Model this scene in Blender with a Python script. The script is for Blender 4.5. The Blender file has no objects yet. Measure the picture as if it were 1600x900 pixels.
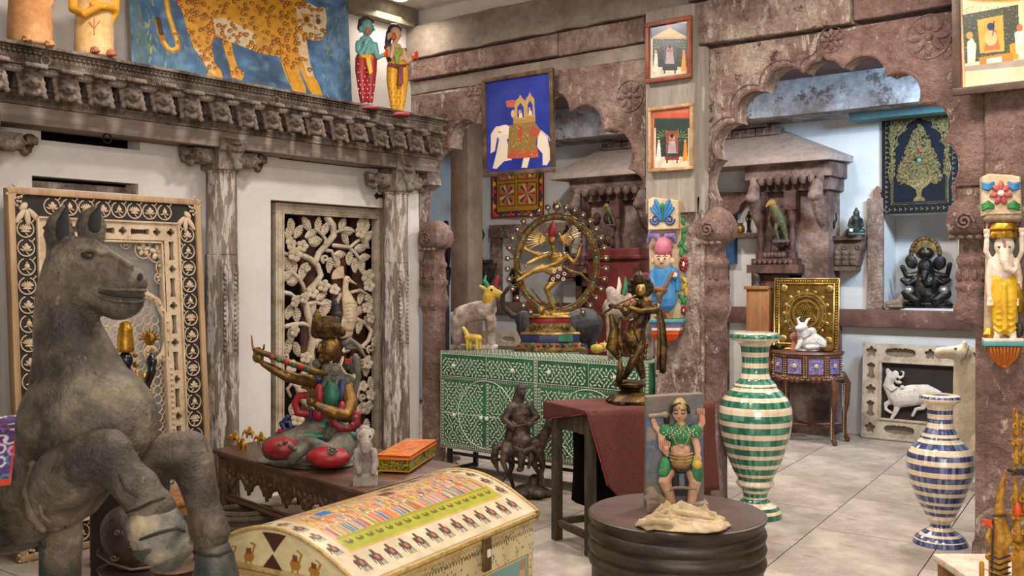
import bpy,math,random
import numpy as np
from mathutils import Vector,Matrix,Euler
from mathutils import noise as mnoise
random.seed(7)
rng = np.random.default_rng(7)
SC = bpy.context.scene
COL = SC.collection
PI = math.pi
# ---------------------------------------------------------------- camera
YAW = math.radians(38.7)  # the camera looks into the corner, 38.7 degrees left of +Y
FOC = 1556.0  # focal length in pixels of the 1600 px frame
HC = 1.5  # eye height
HOR = 430.0  # horizon row
SY,CY = math.sin(YAW),math.cos(YAW)
cam_d = bpy.data.cameras.new('camera')
cam = bpy.data.objects.new('camera',cam_d)
COL.objects.link(cam)
cam.location =(0,0,HC)
cam.rotation_euler =(PI/2,0,YAW)
cam_d.sensor_width = 36
cam_d.lens = 36*FOC/1600
cam_d.shift_y = -(450-HOR)/1600
cam_d.clip_start = 0.05
cam_d.dof.use_dof = True
cam_d.dof.focus_distance = 5.6
cam_d.dof.aperture_fstop = 5.0
SC.camera = cam
# ---------------------------------------------------------------- exposure, world
SC.view_settings.view_transform = 'Standard'
SC.view_settings.look = 'None'
SC.view_settings.gamma = 1
SC.view_settings.use_curve_mapping = False
SC.view_settings.exposure = 0.36
W = bpy.data.worlds.new('world')
SC.world = W
W.use_nodes = True
W.node_tree.nodes['Background'].inputs[0].default_value =(0.80,0.90,1.0,1)
W.node_tree.nodes['Background'].inputs[1].default_value = 0.6
SC.cycles.max_bounces = 6
SC.cycles.diffuse_bounces = 4
SC.cycles.sample_clamp_indirect = 4
def area(name,loc,target,size,power,col,sy=None,spread=PI):
 d = bpy.data.lights.new(name,'AREA')
 d.energy = power
 d.color = col
 d.shape = 'RECTANGLE'
 d.size = size
 d.size_y = sy or size
 d.spread = spread
 o = bpy.data.objects.new(name,d)
 COL.objects.link(o)
 o.location = loc
 v = Vector(target)-Vector(loc)
 o.rotation_euler = v.to_track_quat('-Z','Y').to_euler()
 return o
 # fill light added behind the camera, daylight of the window in the back room
area('added_front_fill',(1.9,-1.2,2.1),(-3.4,5.0,1.4),2.6,148,(1.0,0.95,0.90),2.2)
area('back_room_daylight',(-1.15,7.7,3.25),(-3.4,9.6,2.7),0.6,75,(0.50,0.74,1.0),0.5,PI*0.8)
LAMP_SPOTS =[(-3.9,4.4,3.5,34),(-4.4,2.6,3.5,18),(-2.0,4.5,3.5,38),(-2.2,2.2,3.5,26),(-0.5,4.4,3.5,32),(-5.38,5.36,3.5,5),(-0.4,0.6,3.5,16),(-5.6,7.3,3.4,52),(-3.7,7.2,3.4,52),(-1.9,7.2,3.4,56)]  # sixth spot is the visible lamp, the others are unseen lights added
# ---------------------------------------------------------------- helpers: pixels to places
def ray(px,py):
 k =(px-800)/FOC
 return Vector((-SY+CY*k,CY+SY*k,(HOR-py)/FOC))
def atd(px,py,d):
 return Vector((0,0,HC))+ray(px,py)*d
def onY(px,py,Y):
 r = ray(px,py)
 return Vector((0,0,HC))+r*(Y/r.y)
def onX(px,py,X):
 r = ray(px,py)
 return Vector((0,0,HC))+r*(X/r.x)
def onZ(px,py,Z):
 r = ray(px,py)
 return Vector((0,0,HC))+r*((Z-HC)/r.z)
 # ---------------------------------------------------------------- materials
def lin(c):
 if isinstance(c,str):
  c = c.lstrip('#')
  c =[int(c[i:i+2],16)/255 for i in(0,2,4)]
 return tuple(x/12.92 if x<=0.04045 else((x+0.055)/1.055)**2.4 for x in c)
def rgba(c):
 return(*lin(c),1)
MATS ={}
class N:
 """tiny node-graph helper"""
 def __init__(s,name):
  s.m = bpy.data.materials.new(name)
  s.m.use_nodes = True
  s.t = s.m.node_tree
  s.bsdf = s.t.nodes['Principled BSDF']
  s.tc = s.t.nodes.new('ShaderNodeTexCoord')
 def add(s,typ,**kw):
  n = s.t.nodes.new(typ)
  for k,v in kw.items():
   if k.startswith('i_'):
    n.inputs[int(k[2:])].default_value = v
   else:
    setattr(n,k,v)
  return n
 def link(s,a,b):
  s.t.links.new(a,b)
 def coord(s,scale=(1,1,1),rot=(0,0,0)):
  mp = s.add('ShaderNodeMapping')
  mp.inputs['Scale'].default_value = scale
  mp.inputs['Rotation'].default_value = rot
  s.link(s.tc.outputs['Object'],mp.inputs[0])
  return mp.outputs[0]
 def noise(s,scale,detail=4,rough=0.6,st=(1,1,1),dist=0.0):
  n = s.add('ShaderNodeTexNoise')
  n.inputs['Scale'].default_value = scale
  n.inputs['Detail'].default_value = detail
  n.inputs['Roughness'].default_value = rough
  n.inputs['Distortion'].default_value = dist
  s.link(s.coord(st),n.inputs['Vector'])
  return n.outputs[0]
 def ramp(s,fac,stops,interp='LINEAR'):
  r = s.add('ShaderNodeValToRGB')
  e = r.color_ramp.elements
  r.color_ramp.interpolation = interp
  while len(e)<len(stops):
   e.new(0.5)
  for i,(p,c)in enumerate(stops):
   e[i].position = p
   e[i].color = rgba(c)if not isinstance(c,float)else(c,c,c,1)
  s.link(fac,r.inputs[0])
  return r.outputs[0]
 def mix(s,fac,a,b,mode='MIX'):
  m = s.add('ShaderNodeMix',data_type='RGBA',blend_type=mode)
  for sock,v in((m.inputs[0],fac),(m.inputs[6],a),(m.inputs[7],b)):
   if isinstance(v,(int,float)):
    sock.default_value = v if sock==m.inputs[0]else(v,v,v,1)
   elif isinstance(v,str):
    sock.default_value = rgba(v)
   elif isinstance(v,tuple):
    sock.default_value = v
   else:
    s.link(v,sock)
  return m.outputs[2]
 def math(s,op,a,b=0.0,c=0.0):
  m = s.add('ShaderNodeMath',operation=op)
  for i,v in enumerate((a,b,c)):
   if isinstance(v,(int,float)):
    m.inputs[i].default_value = v
   else:
    s.link(v,m.inputs[i])
  return m.outputs[0]
 def bump(s,h,strength=0.4,dist=0.01,prev=None):
  b = s.add('ShaderNodeBump')
  b.inputs['Strength'].default_value = strength
  b.inputs['Distance'].default_value = dist
  s.link(h,b.inputs['Height'])
  if prev is not None:
   s.link(prev,b.inputs['Normal'])
  return b.outputs[0]
 def done(s,color,rough=0.6,metal=0.0,nrm=None,spec=0.5,coat=0.0):
  b = s.bsdf
  if isinstance(color,str):
   b.inputs['Base Color'].default_value = rgba(color)
  else:
   s.link(color,b.inputs['Base Color'])
  if isinstance(rough,(int,float)):
   b.inputs['Roughness'].default_value = rough
  else:
   s.link(rough,b.inputs['Roughness'])
  b.inputs['Metallic'].default_value = metal
  b.inputs['Specular IOR Level'].default_value = spec
  b.inputs['Coat Weight'].default_value = coat
  b.inputs['Coat Roughness'].default_value = 0.15
  if nrm is not None:
   s.link(nrm,b.inputs['Normal'])
  return s.m
def wm(name,cols,scale=6,rough=0.7,metal=0.0,bump=0.3,bscale=None,bdist=0.006,st=(1,1,1),wear=None,spec=0.4,coat=0.0,detail=5,lo=0.32,hi=0.68,grain=0.45):
 """worn material: a noise ramp through cols, wear=(colour, threshold, scale, stretch) chips laid over it"""
 if name in MATS:
  return MATS[name]
 n = N(name)
 if isinstance(cols,str):
  cols =[cols]
 if len(cols)==1:
  base = n.ramp(n.noise(scale,detail,0.6,st),[(0.3,tuple(x*0.88 for x in hexf(cols[0]))),(0.7,cols[0])])
 else:
  k = len(cols)-1
  base = n.ramp(n.noise(scale,detail,0.62,st),[(lo+(hi-lo)*i/k,c)for i,c in enumerate(cols)])
 h = n.noise(bscale or scale*5,5,0.65,st)
 ws = wear if isinstance(wear,list)else([wear]if wear else[])
 for w in ws:
  wc,th,wsc = w[:3]
  wst = w[3]if len(w)>3 else st
  f = n.ramp(n.noise(wsc,7,0.72,wst),[(th-0.03,0.0),(th+0.03,1.0)])
  base = n.mix(f,base,wc)
 g = n.ramp(n.noise(scale*6.5,8,0.75,st),[(.34,.55),(.62,1.12)])
 base = n.mix(grain,base,n.mix(1.0,base,g,'MULTIPLY'))
 nb = n.bump(h,bump,bdist)
 if bump>.45:
  nb = n.bump(n.noise((bscale or scale*5)*.3,7,.7,st,1.0),bump*.7,bdist*2.2,nb)
 MATS[name] = n.done(base,rough,metal,nb,spec,coat)
 return MATS[name]
def hexf(c):
 if isinstance(c,str):
  c = c.lstrip('#')
  return tuple(int(c[i:i+2],16)/255 for i in(0,2,4))
 return c
def vcol_mat(name,rough=0.6,metal=0.0,coat=0.0,bump=0.15,bscale=120,spec=0.4):
 if name in MATS:
  return MATS[name]
 n = N(name)
 a = n.add('ShaderNodeAttribute',attribute_name='Col')
 MATS[name] = n.done(a.outputs['Color'],rough,metal,n.bump(n.noise(bscale,4),bump,0.002),spec,coat)
 return MATS[name]
 # ---------------------------------------------------------------- mesh builder
def circ(n,r=1.0,a0=0.0):
 return[(r*math.cos(a0+2*PI*i/n),r*math.sin(a0+2*PI*i/n))for i in range(n)]
class B:
 """collects vertices and faces; with a thing t the points are photo pixels + depth (px units) on its plane"""
 def __init__(s,t=None):
  s.v,s.f,s.mi =[],[],[]
  s.t = t
  s.cur = 0
 def P(s,p):
  if s.t is None:
   return Vector(p)
  return s.t.q(p[0],p[1],(p[2]if len(p)>2 else 0)*s.t.k)
 def R(s,r):
  return r if s.t is None else r*s.t.k
 def face(s,idx):
  s.f.append(idx)
  s.mi.append(s.cur)
 def raw(s,vs,fs):
  o = len(s.v)
  s.v+=[tuple(v)for v in vs]
  for f in fs:
   s.face([o+i for i in f])
 def grid(s,pts,nu,nv,cu=False,cv=False):
  """pts: nu*nv points (row v major)"""
  o = len(s.v)
  s.v+=[tuple(p)for p in pts]
  for j in range(nv if cv else nv-1):
   for i in range(nu if cu else nu-1):
    i2,j2 =(i+1)%nu,(j+1)%nv
    s.face([o+j*nu+i,o+j*nu+i2,o+j2*nu+i2,o+j2*nu+i])
 def tube(s,pts,r,n=8,closed=False,cap=True,flat=None):
  """tube through pts, r radius or list; flat=(axis vector, factor) squashes the section"""
  P =[s.P(p)for p in pts]
  m = len(P)
  rr =[s.R(x)for x in(r if isinstance(r,(list,tuple))else[r]*m)]
  if cap and not closed:
   d0 =(P[0]-P[1]).normalized()
   d1 =(P[-1]-P[-2]).normalized()
   P =[P[0]+d0*rr[0]*0.95,P[0]+d0*rr[0]*0.6]+P+[P[-1]+d1*rr[-1]*0.6,P[-1]+d1*rr[-1]*0.95]
   rr =[rr[0]*0.25,rr[0]*0.8]+rr+[rr[-1]*0.8,rr[-1]*0.25]
   m = len(P)
  up = None
  o = len(s.v)
  for i in range(m):
   if closed:
    d = P[(i+1)%m]-P[i-1]
   else:
    d = P[min(i+1,m-1)]-P[max(i-1,0)]
   d = d.normalized()if d.length>1e-9 else Vector((0,0,1))
   if up is None:
    up = Vector((0,1,0))if abs(d.y)<0.9 else Vector((1,0,0))
   a =(up-d*up.dot(d))
   a = a.normalized()if a.length>1e-6 else d.orthogonal().normalized()
   up = a
   b = d.cross(a)
   for q in range(n):
    t = 2*PI*q/n
    off =(a*math.cos(t)+b*math.sin(t))*rr[i]
    if flat:
     ax = Vector(flat[0])
     off-=ax*off.dot(ax)*(1-flat[1])
    s.v.append(tuple(P[i]+off))
  for i in range(m if closed else m-1):
   i2 =(i+1)%m
   for q in range(n):
    q2 =(q+1)%n
    s.face([o+i*n+q,o+i*n+q2,o+i2*n+q2,o+i2*n+q])
  if not closed:
   s.face([o+q for q in range(n)][::-1])
   s.face([o+(m-1)*n+q for q in range(n)])
 def ell(s,c,r,rot=None,n=12,m=8):
  """ellipsoid, r=(x, y depth, z); rot = Euler angles"""
  C = s.P(c)
  if isinstance(r,(int,float)):
   r =(r,r,r)
  r =[s.R(x)for x in r]
  M = Euler(rot).to_matrix()if rot else None
  o = len(s.v)
  for j in range(1,m):
   ph = PI*j/m
   for i in range(n):
    th = 2*PI*i/n
    v = Vector((r[0]*math.sin(ph)*math.cos(th),r[1]*math.sin(ph)*math.sin(th),r[2]*math.cos(ph)))
    s.v.append(tuple(C+(M@v if M else v)))
  for z in(1,-1):
   v = Vector((0,0,r[2]*z))
   s.v.append(tuple(C+(M@v if M else v)))
  for j in range(m-2):
   for i in range(n):
    i2 =(i+1)%n
    s.face([o+j*n+i,o+(j+1)*n+i,o+(j+1)*n+i2,o+j*n+i2])
  a,b = o+(m-1)*n,o+(m-1)*n+1
  for i in range(n):
   i2 =(i+1)%n
   s.face([a,o+i,o+i2])
   s.face([b,o+(m-2)*n+i2,o+(m-2)*n+i])
 def box(s,c,d,rot=None):
  """box, centre c and full size d (px when in pixel mode)"""
  C = s.P(c)
  d =[s.R(x)/2 for x in d]
  M = Euler(rot).to_matrix()if rot else None
  vs =[]
  for x in(-1,1):
   for y in(-1,1):
    for z in(-1,1):
     v = Vector((x*d[0],y*d[1],z*d[2]))
     vs.append(C+(M@v if M else v))
  s.raw(vs,[(0,1,3,2),(4,6,7,5),(0,4,5,1),(2,3,7,6),(0,2,6,4),(1,5,7,3)])
 def bx(s,lo,hi):
  s.box([(a+b)/2 for a,b in zip(lo,hi)],[abs(b-a)for a,b in zip(lo,hi)])
 def lathe(s,prof,n=24,c=(0,0,0),flute=None,cap=True):
  """prof [(r, z)...] metres (or px radius, px row in pixel mode), axis z"""
  o = len(s.v)
  if s.t is not None:
   C = s.P(c)
   prof =[(s.R(r),s.P((c[0],y,c[2]if len(c)>2 else 0)).z)for r,y in prof]
   C = Vector((C.x,C.y,0))
  else:
   C = Vector(c)
  for r,z in prof:
   for i in range(n):
    th = 2*PI*i/n
    q = r*(flute(th,z)if flute else 1)
    s.v.append((C.x+q*math.cos(th),C.y+q*math.sin(th),C.z+z))
  m = len(prof)
  up = prof[-1][1]>=prof[0][1]
  for j in range(m-1):
   for i in range(n):
    i2 =(i+1)%n
    q =[o+j*n+i,o+j*n+i2,o+(j+1)*n+i2,o+(j+1)*n+i]
    s.face(q if up else q[::-1])
  if cap:
   a,b =[o+i for i in range(n)],[o+(m-1)*n+i for i in range(n)]
   s.face(a[::-1]if up else a)
   s.face(b if up else b[::-1])
 def prism(s,poly,y0,y1,bev=0.0):
  """outline in the XZ plane (or in pixels), extruded from depth y0 (near) to y1 (far)"""
  if s.t is not None:
   A =[s.t.q(p[0],p[1],y0*s.t.k)for p in poly]
   Bk =[Vector((a.x,a.y+(y1-y0)*s.t.k,a.z))for a in A]
  else:
   A =[Vector((p[0],y0,p[1]))for p in poly]
   Bk =[Vector((p[0],y1,p[1]))for p in poly]
  n = len(A)
  ar = sum(A[i].x*A[(i+1)%n].z-A[(i+1)%n].x*A[i].z for i in range(n))
  if ar<0:
   A.reverse()
   Bk.reverse()
  o = len(s.v)
  bev = s.R(bev)
  if bev:
   c =[]
   for i in range(n):
    d1 =(A[i]-A[i-1]).normalized()
    d2 =(A[(i+1)%n]-A[i]).normalized()
    nn = Vector((-(d1.z+d2.z),0,d1.x+d2.x))
    nn = nn.normalized()if nn.length>1e-6 else Vector((0,0,0))
    c.append(A[i]+nn*bev)
   A2 =[a+Vector((0,bev,0))for a in A]
   s.v+=[tuple(x)for x in c]+[tuple(x)for x in A2]+[tuple(x)for x in Bk]
   s.face([o+i for i in range(n)])
   for i in range(n):
    j =(i+1)%n
    s.face([o+i,o+n+i,o+n+j,o+j])
    s.face([o+n+i,o+2*n+i,o+2*n+j,o+n+j])
   s.face([o+2*n+i for i in range(n)][::-1])
  else:
   s.v+=[tuple(x)for x in A]+[tuple(x)for x in Bk]
   s.face([o+i for i in range(n)])
   for i in range(n):
    j =(i+1)%n
    s.face([o+i,o+n+i,o+n+j,o+j])
   s.face([o+n+i for i in range(n)][::-1])
 def mesh(s,name):
  me = bpy.data.meshes.new(name)
  me.from_pydata(s.v,[],s.f)
  return me
 def build(s,name,mats,parent=None,smooth=35,remesh=0,sm=3,sub=0,bevel=0,label=None,kind=None,disp=0):
  me = s.mesh(name)
  if not isinstance(mats,(list,tuple)):
   mats =[mats]
  for m in mats:
   me.materials.append(m)
  if len(mats)>1 and not remesh:
   me.polygons.foreach_set('material_index',s.mi)
  o = bpy.data.objects.new(name,me)
  COL.objects.link(o)
  if remesh or sub or bevel:
   if bevel:
    md = o.modifiers.new('b','BEVEL')
    md.width = bevel
    md.segments = 2
    md.limit_method = 'ANGLE'
   if remesh:
    md = o.modifiers.new('r','REMESH')
    md.mode = 'VOXEL'
    md.voxel_size = remesh
    if sm:
     md = o.modifiers.new('s','SMOOTH')
     md.iterations = sm
     md.factor = 0.5
   if sub:
    md = o.modifiers.new('u','SUBSURF')
    md.levels = sub
    md.render_levels = sub
   dg = bpy.context.evaluated_depsgraph_get()
   me2 = bpy.data.meshes.new_from_object(o.evaluated_get(dg))
   o.modifiers.clear()
   o.data = me2
   bpy.data.meshes.remove(me)
   me = me2
   me.name = name
  if smooth:
   me.polygons.foreach_set('use_smooth',[True]*len(me.polygons))
   if smooth<180 and not remesh:
    me.set_sharp_from_angle(angle=math.radians(smooth))
  me.update()
  if parent is not None:
   o.parent = parent.e if isinstance(parent,Th)else parent
  if label:
   o['label'] = label
  if kind:
   o['kind'] = kind
  return o
class Th:
 """a thing: an Empty at its base that parents its parts; q() turns a photo pixel into its local frame"""
 def __init__(s,name,label,cat,loc,rot=YAW,group=None):
  s.e = bpy.data.objects.new(name,None)
  s.e.empty_display_size = 0.1
  COL.objects.link(s.e)
  s.loc = Vector(loc)
  s.rot = rot
  s.e.location = s.loc
  s.e.rotation_euler =(0,0,rot)
  s.e['label'] = label
  s.e['category'] = cat
  if group:
   s.e['group'] = group
  s.n = Vector((-math.sin(rot),math.cos(rot),0))
  s.u = Vector((math.cos(rot),math.sin(rot),0))
  v = s.loc-Vector((0,0,HC))
  s.d = -SY*v.x+CY*v.y
  s.k = s.d/FOC
 def q(s,px,py,dy=0.0):
  r = ray(px,py)
  o = s.loc+s.n*dy
  t =(o-Vector((0,0,HC))).dot(s.n)/r.dot(s.n)
  p = Vector((0,0,HC))+r*t-s.loc
  return Vector((p.dot(s.u),p.dot(s.n),p.z))
def dup(t,loc,rot=None,label=None,group=None):
 """a copy of a thing with copies of its parts and sub-parts"""
 e = t.e if isinstance(t,Th)else t
 r = e.copy()
 COL.objects.link(r)
 r.location = loc
 if rot is not None:
  r.rotation_euler =(0,0,rot)
 if label:
  r['label'] = label
 if group:
  r['group'] = group
 for ch in list(e.children):
  c = ch.copy()
  COL.objects.link(c)
  c.parent = r
  for g in list(ch.children):
   d = g.copy()
   COL.objects.link(d)
   d.parent = c
 return r
def inst(src,name,parent,loc,rot=(0,0,0),sc=(1,1,1)):
 """another piece sharing the mesh of src"""
 o = bpy.data.objects.new(name,src.data)
 COL.objects.link(o)
 o.parent = parent.e if isinstance(parent,Th)else parent
 o.location = loc
 o.rotation_euler = rot
 o.scale = sc
 return o
def struct(o):
 o['kind'] = 'structure'
 return o
 # ---------------------------------------------------------------- painter: flat pictures as coloured grids
class Paint:
 """paints into an array that becomes the vertex colours of a grid; coordinates via mp(x, y) -> (u, v) in 0..1, v up"""
 def __init__(s,w,h,base,mp=None):
  s.w,s.h = w,h
  s.a = np.ones((h,w,3))*np.array(hexf(base))
  s.yy,s.xx = np.mgrid[0:h,0:w]
  s.mp = mp
 def T(s,pts):
  out =[]
  for p in pts:
   u,v = s.mp(*p)if s.mp else p
   out.append((u*(s.w-1),v*(s.h-1)))
  return out
 def _win(s,P,m=2):
  xs =[p[0]for p in P]
  ys =[p[1]for p in P]
  x0,x1 = max(0,int(min(xs)-m)),min(s.w,int(max(xs)+m+2))
  y0,y1 = max(0,int(min(ys)-m)),min(s.h,int(max(ys)+m+2))
  return x0,x1,y0,y1
 def put(s,mask,win,col,al=1.0):
  x0,x1,y0,y1 = win
  m =(mask*al)[...,None]
  s.a[y0:y1,x0:x1] = s.a[y0:y1,x0:x1]*(1-m)+np.array(hexf(col))*m
 def poly(s,pts,col,al=1.0,raw=False):
  P = pts if raw else s.T(pts)
  win = s._win(P)
  x0,x1,y0,y1 = win
  if x1<=x0 or y1<=y0:
   return
  X,Y = s.xx[y0:y1,x0:x1],s.yy[y0:y1,x0:x1]
  ins = np.zeros(X.shape,bool)
  n = len(P)
  for i in range(n):
   (ax,ay),(bx,by) = P[i],P[(i+1)%n]
   if ay==by:
    continue
   c =((Y<ay)!=(Y<by))&(X<(bx-ax)*(Y-ay)/(by-ay)+ax)
   ins^=c
  s.put(ins.astype(float),win,col,al)
 def ell(s,cx,cy,rx,ry,col,rot=0,al=1.0,n=20):
  ca,sa = math.cos(rot),math.sin(rot)
  s.poly([(cx+rx*math.cos(t)*ca-ry*math.sin(t)*sa,cy+rx*math.cos(t)*sa+ry*math.sin(t)*ca)for t in[2*PI*i/n for i in range(n)]],col,al)
 def rect(s,x0,y0,x1,y1,col,al=1.0):
  s.poly([(x0,y0),(x1,y0),(x1,y1),(x0,y1)],col,al)
 def line(s,pts,w,col,al=1.0):
  """w in grid cells"""
  P = s.T(pts)
  for a,b in zip(P[:-1],P[1:]):
   win = s._win([a,b],w+1)
   x0,x1,y0,y1 = win
   if x1<=x0 or y1<=y0:
    continue
   X,Y = s.xx[y0:y1,x0:x1],s.yy[y0:y1,x0:x1]
   dx,dy = b[0]-a[0],b[1]-a[1]
   L = dx*dx+dy*dy+1e-9
   t = np.clip(((X-a[0])*dx+(Y-a[1])*dy)/L,0,1)
   d = np.hypot(X-a[0]-t*dx,Y-a[1]-t*dy)
   s.put(np.clip(w/2+0.5-d,0,1),win,col,al)
 def noise(s,amt,cells=12,col=None):
  """soft value noise: darkens or lightens, or mixes towards col"""
  g = rng.random((cells+2,int(cells*s.w/s.h)+3))
  yi,xi = s.yy/s.h*cells,s.xx/s.h*cells
  y0,x0 = yi.astype(int),np.minimum(xi.astype(int),g.shape[1]-2)
  fy,fx =(yi-y0)[...,None],(xi-x0)[...,None]
  g = g[...,None]
  v =(g[y0,x0]*(1-fx)+g[y0,x0+1]*fx)*(1-fy)+(g[y0+1,x0]*(1-fx)+g[y0+1,x0+1]*fx)*fy
  if col is None:
   s.a*=1+(v-0.5)*2*amt
  else:
   v = np.clip((v-0.5)*3,0,1)*amt
   s.a = s.a*(1-v)+np.array(hexf(col))*v
 def build(s,name,mat,parent,fn,label=None):
  """fn(u, v) -> local point, called on arrays"""
  u,v = s.xx/(s.w-1),s.yy/(s.h-1)
  x,y,z = fn(u,v)
  co = np.stack([np.broadcast_to(q,u.shape)for q in(x,y,z)],-1).reshape(-1,3).astype(np.float32)
  w,h = s.w,s.h
  i =(np.arange(h-1)[:,None]*w+np.arange(w-1)[None]).reshape(-1)
  fc = np.stack([i,i+1,i+w+1,i+w],-1).astype(np.int32)
  me = bpy.data.meshes.new(name)
  me.vertices.add(len(co))
  me.vertices.foreach_set('co',co.reshape(-1))
  me.loops.add(fc.size)
  me.loops.foreach_set('vertex_index',fc.reshape(-1))
  me.polygons.add(len(fc))
  me.polygons.foreach_set('loop_start',np.arange(0,fc.size,4,dtype=np.int32))
  me.update(calc_edges=True)
  a = np.clip(s.a,0,1)
  a = np.where(a<=0.04045,a/12.92,((a+0.055)/1.055)**2.4)
  at = me.color_attributes.new('Col','FLOAT_COLOR','POINT')
  at.data.foreach_set('color',np.concatenate([a.reshape(-1,3),np.ones((w*h,1))],1).astype(np.float32).reshape(-1))
  me.materials.append(mat)
  me.polygons.foreach_set('use_smooth',[True]*len(me.polygons))
  o = bpy.data.objects.new(name,me)
  COL.objects.link(o)
  o.parent = parent.e if isinstance(parent,Th)else parent
  if label:
   o['label'] = label
  return o
  # ================================================================ THE SETTING
WHITE = wm('white_plaster',['#c6c1ba','#cfcac4','#d6d2cc'],1.2,0.85,bump=0.15,bscale=16,bdist=0.006,spec=0.2,wear=('#a39b92',0.74,9),grain=.12)
WHITE2 = wm('cool_plaster',['#bfc0c0','#cfd1d1'],1.3,0.85,bump=0.2,bscale=12,spec=0.2,grain=.12)
STONE = wm('worn_sandstone',['#66534a','#83695e','#9a8276','#b29e90'],2.6,0.85,bump=1.0,bscale=20,bdist=0.03,spec=0.2,grain=.9,wear=[('#b0a093',0.60,11,(1.6,1.6,0.7)),('#4f3f39',0.68,5)])
PINK = wm('pink_sandstone',['#6b554d','#876b62','#9b8176'],3.2,0.85,grain=.8,bump=1.0,bscale=24,bdist=0.026,spec=0.2,wear=[('#b3a296',0.62,13,(1.5,1.5,0.8)),('#54423c',.66,6)])
PALE = wm('limewashed_sandstone',['#725a51','#8f7468','#ab9587','#c6b6a8'],3.2,0.85,bump=1.0,bscale=24,bdist=0.03,grain=.95,spec=0.2,wear=[('#c2b4a5',0.56,12,(1.8,1.8,0.6)),('#5f4b43',.63,9)])
CEMENT = wm('grey_cement',['#766a5e','#8d8074','#a09284'],1.8,0.85,bump=0.5,bscale=22,spec=0.2,grain=.6)
DARKST = wm('sooty_stone',['#3a2c28','#58443d','#786158','#948077'],3.5,0.8,bump=0.8,bscale=14,bdist=0.02,spec=0.3,wear=('#8a776e',0.64,7))
OLDW = wm('weathered_carved_wood',['#40362f','#655950','#87796d','#a3968a'],6,0.8,bump=1.0,bscale=34,bdist=0.014,grain=.9,st=(1,1,0.6),spec=0.25,wear=('#a89b8f',0.63,10,(1,1,0.5)))
BEAMW = wm('weathered_beam_wood',['#5c5048','#7d6f65','#968779'],3,0.8,bump=0.5,bscale=30,st=(0.25,1,2.5),spec=0.25,wear=('#9d9085',0.64,6,(0.5,1,2)))
POSTW = wm('limed_post_wood',['#54463e','#78685d','#928376'],5,0.8,bump=0.7,bscale=26,bdist=0.012,st=(1.6,1.6,0.22),spec=0.25,grain=.8,wear=[('#bdb4aa',0.53,15,(1.8,1.8,0.3)),('#3f332d',.66,7,(1.8,1.8,.25))])
GREYW = wm('grey_board_paint',['#857b70','#978d82','#a39a8f'],4,0.7,bump=0.25,bscale=40,st=(3,1,0.3),spec=0.3)
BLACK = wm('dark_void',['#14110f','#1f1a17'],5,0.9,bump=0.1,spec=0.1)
TEAL = wm('teal_beam_paint',['#4e7276','#5f8588'],3,0.7)
CEIL = wm('ceiling_lime',['#c2bab1','#d2cbc3','#dcd6cf'],1.5,0.9,bump=0.3,bscale=9,bdist=0.012,spec=0.15)
SLAB = wm('terrazzo_slab',['#82776c','#968b80','#a89d92','#b6aba0'],2.2,0.5,bump=0.08,bscale=60,spec=0.35,grain=.3,wear=[('#8c7665',0.60,2.8,(0.6,1.5,1)),('#c9c0b6',0.67,60)])
GROUT = wm('floor_grout',['#5d544c'],4,0.9)
def rects(b,x0,x1,z0,z1,y0,y1,holes=()):
 """wall plate with rectangular holes"""
 xs = sorted({x0,x1,*[h[0]for h in holes],*[h[1]for h in holes]})
 zs = sorted({z0,z1,*[h[2]for h in holes],*[h[3]for h in holes]})
 for i in range(len(xs)-1):
  for j in range(len(zs)-1):
   cx,cz =(xs[i]+xs[i+1])/2,(zs[j]+zs[j+1])/2
   if any(h[0]<cx<h[1]and h[2]<cz<h[3]for h in holes):
    continue
   b.bx((xs[i],y0,zs[j]),(xs[i+1],y1,zs[j+1]))
ZC = 3.6
# floor: cement bed with loose-jointed slabs
b = B()
b.bx((-8.6,-3.0,-0.12),(3.0,9.9,-0.022))
floor = struct(b.build('floor',GROUT))
SA = math.radians(7)
sd = Vector((math.cos(math.radians(2)),math.sin(math.radians(2)),0))
su = Vector((-math.sin(SA),math.cos(SA),0))
ORG = Vector((-2.29,5.70,0))
b = B()
pw,ph = 0.69,0.95
for a,c in(((0.003,0.003),(pw-0.003,ph-0.003)),):
 q =[sd*a[0]+su*a[1],sd*c[0]+su*a[1],sd*c[0]+su*c[1],sd*a[0]+su*c[1]]
 b.raw([v+Vector((0,0,-0.0225))for v in q]+[v+Vector((0,0,-0.001))for v in q],[(3,2,1,0),(4,5,6,7),(0,1,5,4),(1,2,6,5),(2,3,7,6),(3,0,4,7)])
slab0 = b.build('floor_slab',SLAB,floor,bevel=0.0)
first = True
for i in range(-9,8):
 for j in range(-8,5):
  p = ORG+sd*(i*pw)+su*((j+0.05+0.5*(i%2))*ph)
  c = p+sd*pw/2+su*ph/2
  if not(-8.4<c.x<2.7 and-2.2<c.y<9.6)or c.x<-5.9 and c.y<5.4:
   continue
  if first:
   slab0.location = p
   first = False
  else:
   inst(slab0,'floor_slab',floor,p+Vector((0,0,random.uniform(-0.0012,0))))
b = B()
b.bx((-8.6,-3.0,ZC),(3.0,9.9,ZC+0.1))
ceiling = struct(b.build('ceiling',CEIL))
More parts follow.
